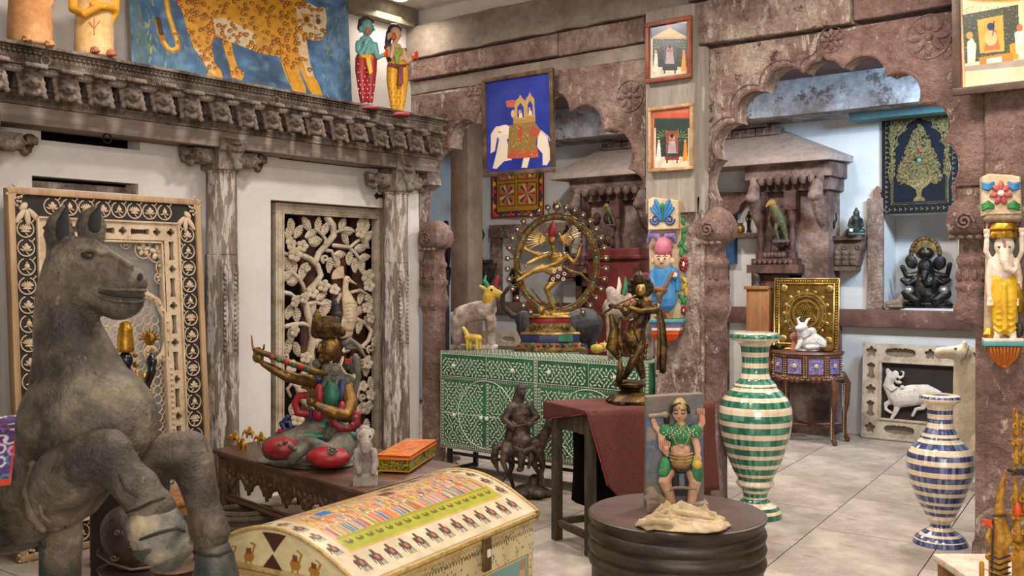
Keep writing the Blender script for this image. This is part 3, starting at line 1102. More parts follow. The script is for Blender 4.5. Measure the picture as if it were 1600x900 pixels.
  # small iron rings on the frieze
for px,py in((70,95),(431,157)):
 p = onX(px,py,-5.5+.35)
 b = B()
 b.tube([(.024*x,-.006-.004*z,.024*z)for x,z in circ(14)],.005,6,closed=True)
 o = b.build('ring',OLDW,bal)
 o.location =(p.y,-.352,p.z-2.3)
p = onX(169,226,-5.3)
b = B()
b.tube([(.024*x,0,.028*z)for x,z in circ(14)],.005,6,closed=True)
o = b.build('ring',BLACK,bal)
o.location =(p.y,-.19,-.026)
def post(px_mid,top,wid,label,left=True,right=True):
 p = onX(px_mid,400,LX)
 t = Th('carved_column',label,'column',(-5.5,p.y,0),PI/2,'carved wooden columns under the balcony')
 zc = onX(px_mid,top,LX).z
 r = wid/2
 b = B()  # round upper shaft
 zm = zc-0.53
 b.lathe([(r*.94,zm),(r*.94,zm+.2),(r*.92,zc-.02),(r*.99,zc-.012),(r*.99,zc)],20,(0,-.09,0),flute=lambda a,z:1+.012*math.sin(a*9+z*5))
 b.build('shaft',POSTW,t)
 b = B()  # faceted lower shaft, widening slightly to the foot
 b.lathe([(r*1.16,0),(r*1.16,.10),(r*1.12,.12),(r*1.06,.8),(r*1.03,1.2),(r*1.0,zm-.02),(r*1.0,zm)],8,(0,-.085,0))
 b.build('lower_shaft',POSTW,t,bevel=.004)
 b = B()
 rr = r*1.0
 for k in(-2,-1,0):  # raised flutes with pendant leaves on the visible faces
  a = k*PI/4+PI/8-PI/2+PI/4
  dx,dy = math.cos(a),math.sin(a)
  tx,ty = -dy,dx
  q = lambda s_,z,o = 0.0:(dx*(rr*(.965+.03*(1.2-z)))+tx*s_+dx*o,-.085+dy*(rr*(.965+.03*(1.2-z)))+ty*s_+dy*o,z)
  wv = r*.25
  b.tube([q(-wv,.95),q(-wv,zm-.10),q(-wv*.5,zm-.06),q(wv*.5,zm-.06),q(wv,zm-.10),q(wv,.95)],.004,5)
  for i in range(16):
   b.ell(q(0,zm-.12-i*.032,.003),(.010,.010,.012),None,8,5)
  for i in range(7):
   s_ =(i-3)*wv*.38
   b.ell(q(s_,.88-.02*abs(3-i),.0),(.009,.009,.04),None,6,5)
  b.tube([q(-wv,.75),q(0,.30),q(wv,.75)],.004,5)
  b.tube([q(-wv,.62),q(0,.18),q(wv,.62)],.004,5)
  b.tube([q(-wv*1.1,.12),q(wv*1.1,.12)],.006,5)
 b.build('shaft_carving',POSTW,t,smooth=60)
 b = B()  # capital: squared block, big acanthus leaf
 b.bx((-r*.95,-.20,zc),(r*.75,0,2.30))
 b.bx((-r*.95,-.215,2.28),(r*.85,0,2.36))
 for i in range(5):
  s_ =(i-2)
  b.ell((r*.12+s_*.018,-.215,zc+.08+.01*abs(s_)),(.014,.02,.07),(0,s_*.25,0),8,8)
 b.ell((r*.15,-.235,zc+.025),(.035,.025,.03))
 b.ell((r*.1,-.225,2.285),(.055,.025,.014))
 b.ell((r*.12,-.22,2.33),(.045,.02,.012))
 b.build('capital',OLDW,t,remesh=.006,sm=1)
 for sx,on in((-1,left),(1,right)):
  if not on:
   continue
  b = B()
  b.box((sx*(r+.05),-.08,zc+.085),(.17,.13,.09))
  b.ell((sx*(r+.06),-.13,zc+.06),(.055,.045,.035))
  b.ell((sx*(r+.12),-.13,zc+.075),(.03,.03,.03))
  b.tube([(sx*(r+.10+.03*math.cos(i*.7)*(1-i/11)),-.16,zc+.08+.03*math.sin(i*.7)*(1-i/11))for i in range(9)],.009,6)
  for dz,q_ in((.115,.034),(.10,.03),(.075,.026),(.05,.016)):
   b.ell((sx*(r+.185),-.10,zc+dz),(q_,q_,.022))
  for i in range(5):
   b.ell((sx*(r+.185+(i-2)*.013),-.135,zc+.095),(.007,.012,.028),None,6,6)
  b.ell((sx*(r+.15),-.12,zc+.03),(.025,.025,.022))
  b.build('bracket',OLDW,t,remesh=.006,sm=1)
 return t
post(363,266,.205,'limed grey carved column left of the white bird-carved screen')
post(634,300,.205,'limed grey carved column in the corner beside the green chest',right=True)
post(-28,238,.205,'carved column at the left edge, only its scrolled bracket in view')
# iron hinge pin sticking out of the wall near the corner column
p0,p1 = onX(588,305,-5.49),onX(620,308,-5.49)
t = Th('iron_hasp','black wrought iron arrow-tipped hasp on the white wall by the corner column','hasp',tuple(p0),PI/2)
b = B(t)
b.prism([(586,305),(590,301),(592,304),(604,303),(614,300),(620,304),(622,309),(616,313),(606,311),(592,308),(590,311)],-3,-1,.3)
b.build('arrow_plate',BLACK,t)
# ---- big leopard painting on the shelf
pt = onX(380,130,-5.43)
t = Th('leopard_painting','large blue painting of a spotted leopard leaning on the balcony shelf','painting',(-5.43,pt.y,2.692),PI/2)
xL,zL = t.q(205,98).x,0.0
xR = t.q(549,162).x
Hh = 0.93
lean = .07
def tq(px,py):
 p = t.q(px,py,0.02)
 return((p.x-xL)/(xR-xL),p.z/Hh)
P = Paint(390,270,'#4a6f94',tq)
P.noise(.35,9)
P.noise(.8,14,'#33587c')
P.noise(.6,22,'#7a9db8')
for i in range(240):  # grasses and flowers
 px,py = random.choice([(random.uniform(210,330),random.uniform(60,125)),(random.uniform(500,548),random.uniform(0,160)),(random.uniform(210,240),random.uniform(0,100))])
 c = random.choice(['#5f8a5c','#86a35a','#c8b44a','#3f6b55','#3a5f7c'])
 P.line([(px,py),(px+random.uniform(-4,4),py-random.uniform(4,10))],1.6,c,.8)
P.poly([(205,98),(222,104),(230,80),(224,40),(216,0),(205,0)],'#5b6f70',.6)
P.poly([(210,98),(250,112),(250,118),(205,105)],'#53a8bf')
P.line([(258,-20),(262,20),(269,45),(275,66),(275,76),(268,80),(260,77),(253,66),(248,50),(245,34)],9,'#b87a24')
P.line([(258,-20),(262,20),(269,45),(275,66),(274,75),(267,78),(260,75),(254,66)],5,'#e6ba4c')
P.line([(250,52),(246,30)],8,'#4d3226')
body =[(268,-30),(272,-5),(285,20),(292,50),(300,75),(312,92),(322,112),(318,120),(330,124),(345,124),(342,112),(332,98),(328,75),(334,58),(345,62),(350,85),(356,105),(358,122),(374,126),(378,118),(368,105),(362,85),(360,66),(380,70),(410,84),(436,90),(440,110),(452,138),(458,150),(474,150),(474,138),(466,118),(464,100),(470,118),(478,138),(484,148),(500,150),(497,138),(486,115),(480,85),(478,60),(492,64),(504,62),(510,45),(512,25),(508,10),(500,12),(480,2),(472,-12),(440,-30)]
P.poly(body,'#dc9e2c')
P.poly([(332,30),(350,28),(395,50),(400,82),(360,66),(336,52)],'#dcc9a4')
P.poly([(395,50),(432,60),(436,90),(400,82)],'#cf9a45',.8)
P.poly([(458,45),(478,60),(482,95),(488,120),(478,120),(470,95),(462,70)],'#e3c79c')
P.poly([(300,75),(312,92),(322,112),(334,120),(330,100),(318,80)],'#e8c99a',.7)
P.poly([(480,2),(500,12),(510,12),(512,30),(508,50),(500,63),(490,64),(478,52),(466,40),(464,10)],'#e2cfa8')
P.poly([(472,20),(486,22),(486,38),(476,40)],'#d39a38')
for ex,ey in((480,30),(498,33)):
 P.ell(ex,ey,4,5,'#6b4a26')
P.line([(488,52),(494,55),(502,53)],2,'#6b4a2a')
P.line([(491,30),(492,45),(497,46)],1.5,'#8a6a48')
for i in range(420):
 px,py = random.uniform(270,508),random.uniform(-10,120)
 u,v = tq(px,py)
 cx,cy = int(u*(P.w-1)),int(v*(P.h-1))
 if 0<=cx<P.w and 0<=cy<P.h:
  c = P.a[cy,cx]
  if c[0]>.6 and c[0]>c[2]+.12:
   a_,s_ = random.random()*3,random.uniform(.7,1.2)
   P.ell(px,py,4.2*s_,3.2*s_,'#a8641f',a_,.55,n=9)
   P.ell(px,py,3.6*s_,2.7*s_,'#6e3b1c',a_,.8,n=9)
   P.ell(px+.5,py+.3,2.3*s_,1.6*s_,'#d8932c',a_,n=8)
P.line([(352,66),(345,62),(334,56)],2,'#6b4020')
P.line([(436,60),(437,90),(450,130)],1.5,'#8a5a28')
P.line([(330,30),(334,56),(326,76)],2,'#9a5f22')
P.noise(.08,40)
P.build('picture',VC,t,lambda u,v:(xL+u*(xR-xL),.0-.012+v*0.06,v*Hh))
b = B()
b.raw([(xL,-.008,0),(xR,-.008,0),(xR,.052,Hh),(xL,.052,Hh),(xL-.003,.02,0),(xR+.003,.02,0),(xR+.003,.078,Hh),(xL-.003,.078,Hh)],[(0,1,2,3),(7,6,5,4),(0,4,5,1),(1,5,6,2),(2,6,7,3),(3,7,4,0)])
b.build('board',wm('painting_board_edge',['#6b665c','#807a6e'],5,.7),t)
# ---- couple of painted wooden figures
REDP = wm('red_lacquer_paint',['#8f1c24','#a8282a'],9,.4,bump=.15,coat=.2)
YELP = wm('mustard_yellow_paint',['#d99a18','#ecb526'],8,.45,bump=.15,coat=.2)
SKYP = wm('sky_blue_body_paint',['#5fa09f','#7fbdb8'],8,.45,bump=.15,coat=.2)
FLESH = wm('cream_flesh_paint',['#d6ab84','#e8c7a4'],9,.45,bump=.15,coat=.2)
ORNG = wm('orange_red_paint',['#d8461c','#ea5f22'],9,.45,coat=.2)
HAIR = wm('black_hair_paint',['#2b2522','#41392f'],9,.5)
LIME = wm('lime_green_paint',['#8a9a3a','#a9b54e'],9,.45)
MARO = wm('mulberry_paint',['#7a2f3c','#944a52'],9,.45)
EYEW = wm('eye_white_paint',['#efe6d8'],9,.4)
def dots(t,m,pts,r,name='painted_dot',dy=0):
 b = B(t)
 for p in pts:
  b.ell(p,(r,r*.5,r),None,8,5)
 return b.build(name,m,t,kind='stuff')
def head_bits(t,cx,cy,r,dy,white,dark,red,look=0.0,orange=None):
 """eyes, brows, mouth on a small painted head; sizes follow the head radius in pixels"""
 b = B(t)
 for s in(-1,1):
  b.ell((cx+look*r+s*r*.38,cy-r*.02,dy-r*.86),(r*.24,r*.14,r*.14),None,8,6)
 b.build('eyes',white,t)
 b = B(t)
 for s in(-1,1):
  b.ell((cx+look*r+s*r*.38,cy-r*.02,dy-r*.98),(r*.11,r*.08,r*.11),None,8,6)
  b.tube([(cx+look*r+s*r*.62,cy-r*.22,dy-r*.78),(cx+look*r+s*r*.35,cy-r*.34,dy-r*.86),(cx+look*r+s*r*.14,cy-r*.24,dy-r*.92)],r*.05,5)
 b.build('brows',dark,t)
 b = B(t)
 b.ell((cx+look*r,cy+r*.55,dy-r*.84),(r*.24,r*.1,r*.09),None,8,6)
 b.build('lips',red,t)
pb = onX(573,167,-5.165)
pb.z = 2.694
t = Th('blue_skinned_figure','painted wooden figure with blue skin and red spotted trousers on the shelf','figurine',tuple(pb),YAW+.45,'couple of painted wooden figures on the shelf')
b = B(t)
b.tube([(572,66),(572,82),(571,92)],[12,11,9],14,flat=((0,1,0),.7))
b.ell((573,72),(14,9,10))
b.tube([(572,62),(573,52)],[5,5],10)
b.ell((574,43),(10,10,13),None,14,10)
b.ell((583,46),(3,3,2.4))
b.ell((563,46),(2.5,3.5,6))
b.tube([(561,68,-1),(560,80,-4),(563,86,-8),(570,74,-12),(573,63,-13)],[6,5,4.4,4,3.6],10)
b.tube([(585,70,-1),(588,84,-4),(590,90,-8),(599,86,-14)],[6,5,4.2,3.4],10)
b.tube([(567,160),(567,166),(563,168,-8)],[4,4,3.6],8)
b.tube([(578,160),(578,166),(580,168,-8)],[4,4,3.6],8)
b.build('body',SKYP,t,remesh=.0055,sm=2)
b = B(t)
b.tube([(565,92),(564,110),(566,135),(567,158)],[10,9.5,7.5,5],12)
b.tube([(580,92),(580,110),(579,135),(578,158)],[9.5,9,7,5],12)
b.ell((572,94),(15,10,9))
b.build('trousers',REDP,t,remesh=.0055,sm=2)
b = B(t)
b.tube([(558,92,0),(566,88,-10),(578,88,-10),(586,92,0),(578,88,10),(566,88,10)],3.4,8,closed=True)
b.prism([(571,88),(579,88),(583,112),(578,118),(574,104)],-13,-9,1)
b.build('sash',YELP,t)
pts =[]
for i in range(9):
 for j in range(4):
  pts.append((560+j*7+(i%2)*3,100+i*6.5,-9.5+abs(j-1.5)*1.4+i*.25))
dots(t,EYEW,pts,1.0)
b = B(t)
b.tube([(564,44,6),(566,34,6),(573,30,0),(581,34,-2)],[6,7,6,4],10)
b.tube([(573,31,0),(573,26,0)],[3,1.2],8)
b.build('hair',HAIR,t)
b = B(t)
b.ell((575,48,-9.2),(3.4,2,6),None,10,6)
b.build('cheek',ORNG,t)
b = B(t)
b.tube([(600,86,-14),(604,82,-15),(605,78,-14)],[3.6,2.6,1.6],8)
for i in range(4):
 b.tube([(602,82+i*2,-16),(606,80+i*2.2,-17),(605,83+i*2,-19)],1.3,6)
b.build('hand',ORNG,t)
b = B(t)
for i in range(10):
 b.ell((568+(2 if i>4 else 0),66+(i%5)*5,-10.5),(1.4,1,1.4),None,6,5)
b.build('necklace',MARO,t)
head_bits(t,577,42,8,-1,EYEW,HAIR,MARO,.38)
b = B(t)
b.tube([(582,41,-8),(585,47,-8),(582,49,-8)],[1,1.8,1],6)
b.build('nose',SKYP,t)
b = B(t)
b.box((573,168.5,-2),(36,26,5),(0,0,-.25))
b.build('base',REDP,t,bevel=.004)
pb = onX(625,177,-5.165)
pb.z = 2.694
t = Th('woman_figure','painted wooden woman figure in yellow skirt and green blouse on the shelf','figurine',tuple(pb),YAW+.45,'couple of painted wooden figures on the shelf')
b = B(t)
b.tube([(618,76),(619,90),(619,102)],[11,9,9],12,flat=((0,1,0),.75))
b.tube([(617,72),(618,60)],[4.5,4.5],10)
b.ell((618,53),(9,9,12),None,14,10)
b.ell((626,56),(2.8,3,2.2))
b.ell((607,57),(2.6,3,6))
b.tube([(607,74,-1),(607,86,-5),(611,90,-9),(614,78,-12),(614,68,-12)],[5,4.6,4.2,3.6,3],10)
b.tube([(630,78,-1),(633,92,-4),(636,97,-8),(645,90,-14)],[5,4.6,4,3],10)
b.tube([(615,172),(615,176),(613,178,-7)],[4,4,3.4],8)
b.tube([(626,172),(626,176),(627,178,-7)],[4,4,3.4],8)
b.build('body',FLESH,t,remesh=.0055,sm=2)
b = B(t)
b.tube([(614,104),(613,125),(614,150),(616,171)],[10,9.5,7,5],12)
b.tube([(628,104),(629,125),(628,150),(626,171)],[10,9.5,7,5],12)
b.ell((621,106),(15,10,8))
b.build('skirt_trousers',YELP,t,remesh=.0055,sm=2)
b = B(t)
b.ell((619,80,-1),(12,9,8))
b.ell((614,83,-8),(4.5,4,4.5))
b.ell((625,83,-8),(4.5,4,4.5))
b.tube([(620,86,-7),(620,98,-9)],[5,4.5],8)
b.build('blouse',LIME,t,remesh=.006,sm=1)
b = B(t)
b.ell((606,74,0),(6.5,6,5.5))
b.ell((631,80,0),(5,6,6.5))
b.tube([(609,101,-8),(620,104,-11),(632,103,-8),(636,101,0)],3,8)
b.prism([(623,104),(630,103),(631,130),(622,134)],-15,-11.5,.8)
b.build('sash',MARO,t)
b = B(t)
b.tube([(611,47,6),(614,42,3),(620,42,-2),(625,46,-4)],[6,6,5,3],10)
b.tube([(609,52,5),(606,66,6),(607,88,8),(609,100,8)],[6,5,5,3],8)
b.tube([(620,42,-2),(621,37,-2)],[2.5,1],8)
b.build('hair',HAIR,t)
b = B(t)
b.ell((616,57,-8.4),(3.6,2,6.5),None,10,6)
b.build('cheek',ORNG,t)
b = B(t)
b.tube([(645,90,-14),(649,86,-15)],[3.6,3],8)
for i in range(4):
 b.tube([(648,84+i*2.3,-16),(653,83+i*2.4,-17),(652,85+i*2.2,-19)],1.4,6)
b.tube([(649,84,-14),(651,80,-15)],[1.6,1.2],6)
b.build('hand',ORNG,t)
pts =[]
for i in range(9):
 for j in range(4):
  pts.append((609+j*7+(i%2)*3,112+i*6.6,-10+abs(j-1.5)*1.4+i*.3))
dots(t,MARO,pts,.9)
head_bits(t,621,52,7,-1,EYEW,HAIR,REDP,.38)
b = B(t)
b.tube([(625,51,-8),(628,56,-8),(625,58,-8)],[1,1.6,1],6)
b.build('nose',FLESH,t)
b = B(t)
b.box((621,179,-2),(36,26,5),(0,0,-.25))
b.build('base',REDP,t,bevel=.004)
# ---- two thick column-like figures at the left end of the shelf
TANP = wm('ochre_limed_clay',['#a9703e','#c08a55','#cfa374'],5,.7,bump=.5,bscale=30)
PEACH = wm('cream_yellow_clay',['#c79a5e','#d9b47a','#e2c491'],4,.7,bump=.4,bscale=30,wear=('#e9dcc0',.66,14))
YELC = wm('yolk_yellow_clay',['#c98a1c','#e0a82c'],5,.6,bump=.4)
TOES = wm('terracotta_pink',['#a85a42','#bb7058'],6,.6)
for(x0,x1,yb,yt,m,feet,lab,arms)in((14,80,73,-30,TANP,[(41,60),(77,68)],'ochre column-shaped clay figure at the left end of the shelf',False),(118,177,93,20,PEACH,[(147,78),(173,83)],'cream clay figure with yellow folded arms beside the leopard painting',True)):
 pb = onX((x0+x1)/2,yb,-5.26)
 t = Th('clay_figure',lab,'figurine',(pb.x,pb.y,2.692),YAW+.5,'column-shaped clay figures on the shelf')
 cx =(x0+x1)/2
 r =(x1-x0)/2
 yb = 430-(2.692-HC)*FOC/t.d
 b = B(t)
 b.tube([(cx,yb-3),(cx,yb-20),(cx,yb-60),(cx,yb-100),(cx,yb-120)],[r*.98,r,r*.96,r*.9,r*.7],24,cap=False)
 b.build('body',m,t,remesh=.009,sm=4)
 b = B(t)
 for fx,fy in feet:
  b.tube([(fx,fy,-r*.8),(fx+3,fy+1,-r-9)],[7,5],8)
  for i in range(5):
   b.ell((fx-4+i*3,fy+2,-r-12),(1.8,3,2.2),None,6,5)
 b.build('feet',TOES if arms else TANP,t)
 if arms:
  b = B(t)
  b.tube([(cx-r-3,yb-110,0),(cx-r-3,yb-80,-6),(cx-r*.5,yb-72,-r),(cx+r*.3,yb-84,-r-4),(cx+2,yb-92,-r-3)],[9,8,7,6,4],10)
  b.tube([(cx+r+3,yb-110,0),(cx+r+2,yb-78,-6),(cx+r*.5,yb-84,-r),(cx-r*.1,yb-88,-r-5)],[9,8,6,5],10)
  b.tube([(cx+r,yb-110,0),(cx+r+1,yb-72,-5),(cx+r-3,yb-56,-5)],[8,8,3],10)
  b.build('folded_arms',YELC,t,remesh=.006,sm=2)
  b = B(t)
  b.tube([(cx-8,yb-62,-r),(cx,yb-50,-r-1),(cx+8,yb-62,-r)],.8,5)
  b.tube([(cx,yb-68,-r),(cx,yb-42,-r-1)],.8,5)
  b.build('painted_mark',TANP,t)
 else:
  b = B(t)
  b.tube([(cx+r,yb-110,-4),(cx+r+1,yb-80,-6),(cx+r-2,yb-68,-10)],[8,7,4],10)
  b.build('arm',m,t,remesh=.006,sm=2)
  # ================================================================ LEFT SIDE: screens, horse, low table, chest
CREAMW = wm('cream_carved_wood',['#a58f74','#c0a98c','#cdb99e'],7,.6,bump=.3,bscale=50,bdist=.003)
BONEW = wm('bleached_carved_wood',['#8d7d69','#b2a28c','#c2b39d'],7,.65,bump=.35,bscale=50,bdist=.004)
BLKG = wm('black_ground',['#1d1815','#2a231f'],12,.7,bump=.3)
FRMW = wm('light_wood_frame',['#8f7354','#a98b68','#b89b78'],4,.55,bump=.2,bscale=40,st=(3,1,.3))
def cell(b,x0,x1,z0,z1,rad,y0,y1,n=32,cx=None,cz=None):
 """plate x0..x1, z0..z1 with a hole whose edge is rad(angle); front y0, back y1"""
 cx =(x0+x1)/2 if cx is None else cx
 cz =(z0+z1)/2 if cz is None else cz
 hx,hz =(x1-x0)/2,(z1-z0)/2
 an = sorted(set([2*PI*i/n for i in range(n)]+[math.atan2(hz,hx)%(2*PI),math.atan2(hz,-hx)%(2*PI),math.atan2(-hz,-hx)%(2*PI),math.atan2(-hz,hx)%(2*PI)]))
 o,h =[],[]
 for a in an:
  c,s_ = math.cos(a),math.sin(a)
  t = min(hx/abs(c)if abs(c)>1e-9 else 1e9,hz/abs(s_)if abs(s_)>1e-9 else 1e9)
  o.append((cx+c*t,cz+s_*t))
  r = min(rad(a),t*.92)
  h.append((cx+c*r,cz+s_*r))
 m = len(an)
 vs =[(x,y0,z)for x,z in o]+[(x,y0,z)for x,z in h]+[(x,y1,z)for x,z in h]
 b.raw(vs,[(i,(i+1)%m,m+(i+1)%m,m+i)for i in range(m)]+[(m+i,m+(i+1)%m,2*m+(i+1)%m,2*m+i)for i in range(m)])
def r_quat(R):
 return lambda a:R*(.62+.38*abs(math.cos(2*a)))
def r_slot(w,h):
 """tall slot with pointed wider ends"""
 def f(a):
  c,s_ = abs(math.cos(a)),abs(math.sin(a))
  best = 0
  for i in range(40):
   t = h*1.05*(i+1)/40
   x,z = t*c,t*s_
   u = z/h
   lim = w*.62 if u<.62 else(w*(1.0 if u<.72 else max(0,1.0-(u-.72)/.28)))
   if x<=lim and u<=1:
    best = t
  return best or w*.5
 return f
def lotus(kind):
 b = B()
 b.tube([(.045*math.cos(t),0,.045*math.sin(t))for t in[PI*(.62+1.75*i/22)for i in range(23)]],.0042,5)
 b.tube([(.02,0,-.042),(.008,0,-.03),(0,0,-.018)],.0038,5)
 b.tube([(.034,0,.036),(.044,0,.046),(.048,0,.052)],.004,5)
 if kind==0:  # open lotus
  for i in range(7):
   a =(i-3)*.42
   b.ell((.019*math.sin(a),-.003+.001*abs(i-3),-.004+.012*math.cos(a)),(.0065,.006,.019),(0,a,0),8,6)
  b.ell((0,-.003,-.014),(.026,.006,.006))
 elif kind==1:  # bud with side petals
  b.ell((0,-.004,.004),(.013,.009,.021))
  for s_ in(-1,1):
   b.ell((s_*.012,-.003,-.004),(.007,.007,.018),(0,s_*.6,0),8,6)
   b.ell((s_*.022,-.001,-.012),(.005,.005,.013),(0,s_*1.1,0),8,6)
 else:  # pointed bud
  b.ell((0,-.004,.002),(.015,.01,.016))
  b.ell((0,-.004,.016),(.006,.006,.012))
  for s_ in(-1,1):
   b.ell((s_*.014,-.002,-.012),(.014,.005,.005),(0,s_*.3,0),8,6)
 return b
 # ---- carved arched panel behind the horse
PW,PH = 1.17,1.972
yc =(onX(5,300,-5.42).y+onX(307,320,-5.42).y)/2
t = Th('carved_arch_panel','tall cream carved panel with lotus medallions on black border behind the horse','panel',(-5.26,yc,0.0),PI/2)
t.e.rotation_euler =(math.radians(-4.2),0,PI/2)
pan = t
hw = PW/2
b = B()
for x0,x1,z0,z1 in((-hw,hw,PH-.035,PH),(-hw,hw,0,.035),(-hw,-hw+.035,.035,PH-.035),(hw-.035,hw,.035,PH-.035)):
 b.bx((x0,-.03,z0),(x1,.03,z1))
b.build('outer_frame',FRMW,t,bevel=.004)
b = B()
i0 = hw-.15
for x0,x1,z0,z1 in((-hw+.03,hw-.03,PH-.15,PH-.03),(-hw+.03,hw-.03,.03,.15),(-hw+.03,-i0,.15,PH-.15),(i0,hw-.03,.15,PH-.15)):
 b.bx((x0,-.012,z0),(x1,.02,z1))
b.build('black_border',BLKG,t)
ls =[lotus(k).build('lotus_medallion',CREAMW,t,smooth=70)for k in range(3)]
nz = 16
cnt = 0
used =[False]*3
spots =[(s_*(hw-.092),.22+i*(PH-.44)/(nz-1),(i*2+(s_>0))%3)for s_ in(-1,1)for i in range(nz)]
spots+=[((i-3.5)*.098,z,(i+1)%3)for i in range(8)for z in(PH-.09,.09)]
for x,z,k in spots:
 if not used[k]:
  ls[k].location =(x,-.014,z)
  used[k] = True
 else:
  inst(ls[k],'lotus_medallion',t,(x,-.014,z),(0,0,0),(-1 if x>0 and abs(x)>.45 else 1,1,1))
b = B()  # corner flowers
b.ell((0,0,.0),(.022,.012,.014),(0,-.8,0))
for i in range(24):
 a = i*2.4
 r = .009*math.sqrt(i)
 b.ell((-.035+r*math.cos(a)*.8,-.006,.045+r*math.sin(a)),(.0068,.007,.0068),None,6,5)
for a in(-1.0,-2.3,-1.65):
 b.ell((.01+.045*math.cos(a)*-1,-.004,.0+.045*math.sin(a)),(.012,.007,.036),(0,-a-PI/2 if False else(PI/2+a)*-1*-1,0),8,6)
cf = b.build('corner_flower',CREAMW,t,smooth=70)
cf.location =(-hw+.085,-.014,PH-.10)
cf.scale =(1.35,1.2,1.35)
inst(cf,'corner_flower',t,(hw-.085,-.014,PH-.10),(0,0,0),(-1.35,1.2,1.35))
inst(cf,'corner_flower',t,(-hw+.085,-.014,.10),(0,0,0),(1.35,1.2,-1.35))
inst(cf,'corner_flower',t,(hw-.085,-.014,.10),(0,0,0),(-1.35,1.2,-1.35))
b = B()  # inner mouldings
for e,y in((i0,-.032),(i0-.118,-.032)):
 for x0,x1,z0,z1 in((-e,e,PH-hw+e-.012 if False else PH-(hw-e)-.012,PH-(hw-e)),(-e,e,hw-e,hw-e+.012),(-e,-e+.012,hw-e,PH-(hw-e)),(e-.012,e,hw-e,PH-(hw-e))):
  b.bx((x0,y,z0),(x1,.015,z1))
b.build('inner_moulding',CREAMW,t,bevel=.003)
# pierced band of quatrefoils and arrow slots
b = B()
ze0,ze1 = .15+.012,PH-.15-.012
xo,xi = i0-.012,i0-.106
n_ = 7
per =(ze1-ze0-.10)/n_
for s_ in(-1,1):
 xa_,xb_ = sorted((s_*xo,s_*xi))
 z = ze0
 for i in range(n_+1):
  cell(b,xa_,xb_,z,z+.10,r_quat(.026),-.02,.015,24)
  z+=.10
  if i<n_:
   cell(b,xa_,xb_,z,z+per-.10,r_slot(.022,.075),-.02,.015,40)
   z+=per-.10
xw = 2*xi
for zz in(ze0,ze1-.10):
 n2 = 3
 pw2 = xw/n2
 for i in range(n2):
  x = -xi+i*pw2
  cell(b,x,x+pw2-.09,zz,zz+.10,lambda a:r_slot(.022,.075)(a-PI/2),-.02,.015,40)
  cell(b,x+pw2-.09,x+pw2,zz,zz+.10,r_quat(.026),-.02,.015,24)
b.build('pierced_band',CREAMW,t,smooth=30)
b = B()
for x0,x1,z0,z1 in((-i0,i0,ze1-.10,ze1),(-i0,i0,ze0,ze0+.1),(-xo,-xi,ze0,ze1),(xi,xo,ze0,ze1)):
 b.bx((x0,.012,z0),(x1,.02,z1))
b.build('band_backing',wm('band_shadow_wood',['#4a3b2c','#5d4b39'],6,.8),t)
# cusped arch with beads and scrolls
b = B()
zt = ze1-.12
def archpt(s_):
# right half of the arch outline, s_ in 0..1 from apex to scroll
 P_ =[(0,0),(.10,-.05),(.17,-.13),(.20,-.20),(.27,-.24),(.325,-.34),(.335,-.46),(.30,-.56),(.25,-.60),(.20,-.585),(.185,-.54),(.21,-.51),(.235,-.53)]
 return P_
arcP = archpt(0)
for s_ in(-1,1):
 P3 =[(s_*x,-.012,zt+z-.10)for x,z in arcP]
 b.tube(P3,.024,8,flat=((0,1,0),.5))
 b.tube([(s_*.345,-.012,zt-.72),(s_*.34,-.012,.3)],.024,8,flat=((0,1,0),.5))
 b.tube([(s_*.345,-.012,zt-.72),(s_*.33,-.012,zt-.69),(s_*.29,-.012,zt-.68)],.022,8,flat=((0,1,0),.5))
b.build('arch_band',CREAMW,t,smooth=60)
b = B()
for s_ in(-1,1):
 for i in range(len(arcP)-1):
  for q_ in(.2,.6):
   x = arcP[i][0]*(1-q_)+arcP[i+1][0]*q_
   z = arcP[i][1]*(1-q_)+arcP[i+1][1]*q_
   b.ell((s_*x,-.024,zt+z-.10),(.011,.009,.011),None,8,6)
 z = .32
 while z<zt-.74:
  b.ell((s_*.342,-.024,z),(.010,.008,.010 if int(z*1000)%3 else .022),None,8,6)
  z+=.033
b.build('arch_beads',CREAMW,t,kind='stuff')
b = B()  # eight-sided lattice inside the arch
cs = .052
for i in range(-6,7):
 for j in range(28):
  cx_,cz_ = i*cs,.30+j*cs
  if abs(cx_)>.335 or cz_>zt-.12-(abs(cx_)*1.1 if abs(cx_)>.1 else 0):
   continue
  if abs(cx_)>.3 and cz_>zt-.62:
   continue
  r = cs*.5
  b.tube([(cx_+r*x,.004,cz_+r*z)for x,z in circ(8,1.0,PI/8)],.0035,4,closed=True)
  if abs(i)<6:
   b.tube([(cx_+r*.9,.004,cz_),(cx_+cs-r*.9,.004,cz_)],.0035,4,cap=False)
b.build('lattice',CREAMW,t,kind='stuff',smooth=60)
b = B()  # spandrel flowers
for(fx,fz,fr_)in((.20,-.035,.05),(.29,-.05,.058),(.325,-.14,.042),(.09,-.0,.03),(.30,-.205,.03)):
 for s_ in(-1,1):
  for i in range(5):
   a = 2*PI*i/5+.3
   b.ell((s_*fx+fr_*.5*math.cos(a),-.006,zt+fz+fr_*.5*math.sin(a)),(fr_*.42,.008,fr_*.26),(0,-a,0),8,6)
  b.ell((s_*fx,-.014,zt+fz),(fr_*.14,.01,fr_*.14),None,8,6)
  b.tube([(s_*fx+fr_*1.05*x,0,zt+fz+fr_*1.05*z)for x,z in circ(18)],.0045,5,closed=True)
b.build('spandrel_flowers',CREAMW,t,smooth=70)
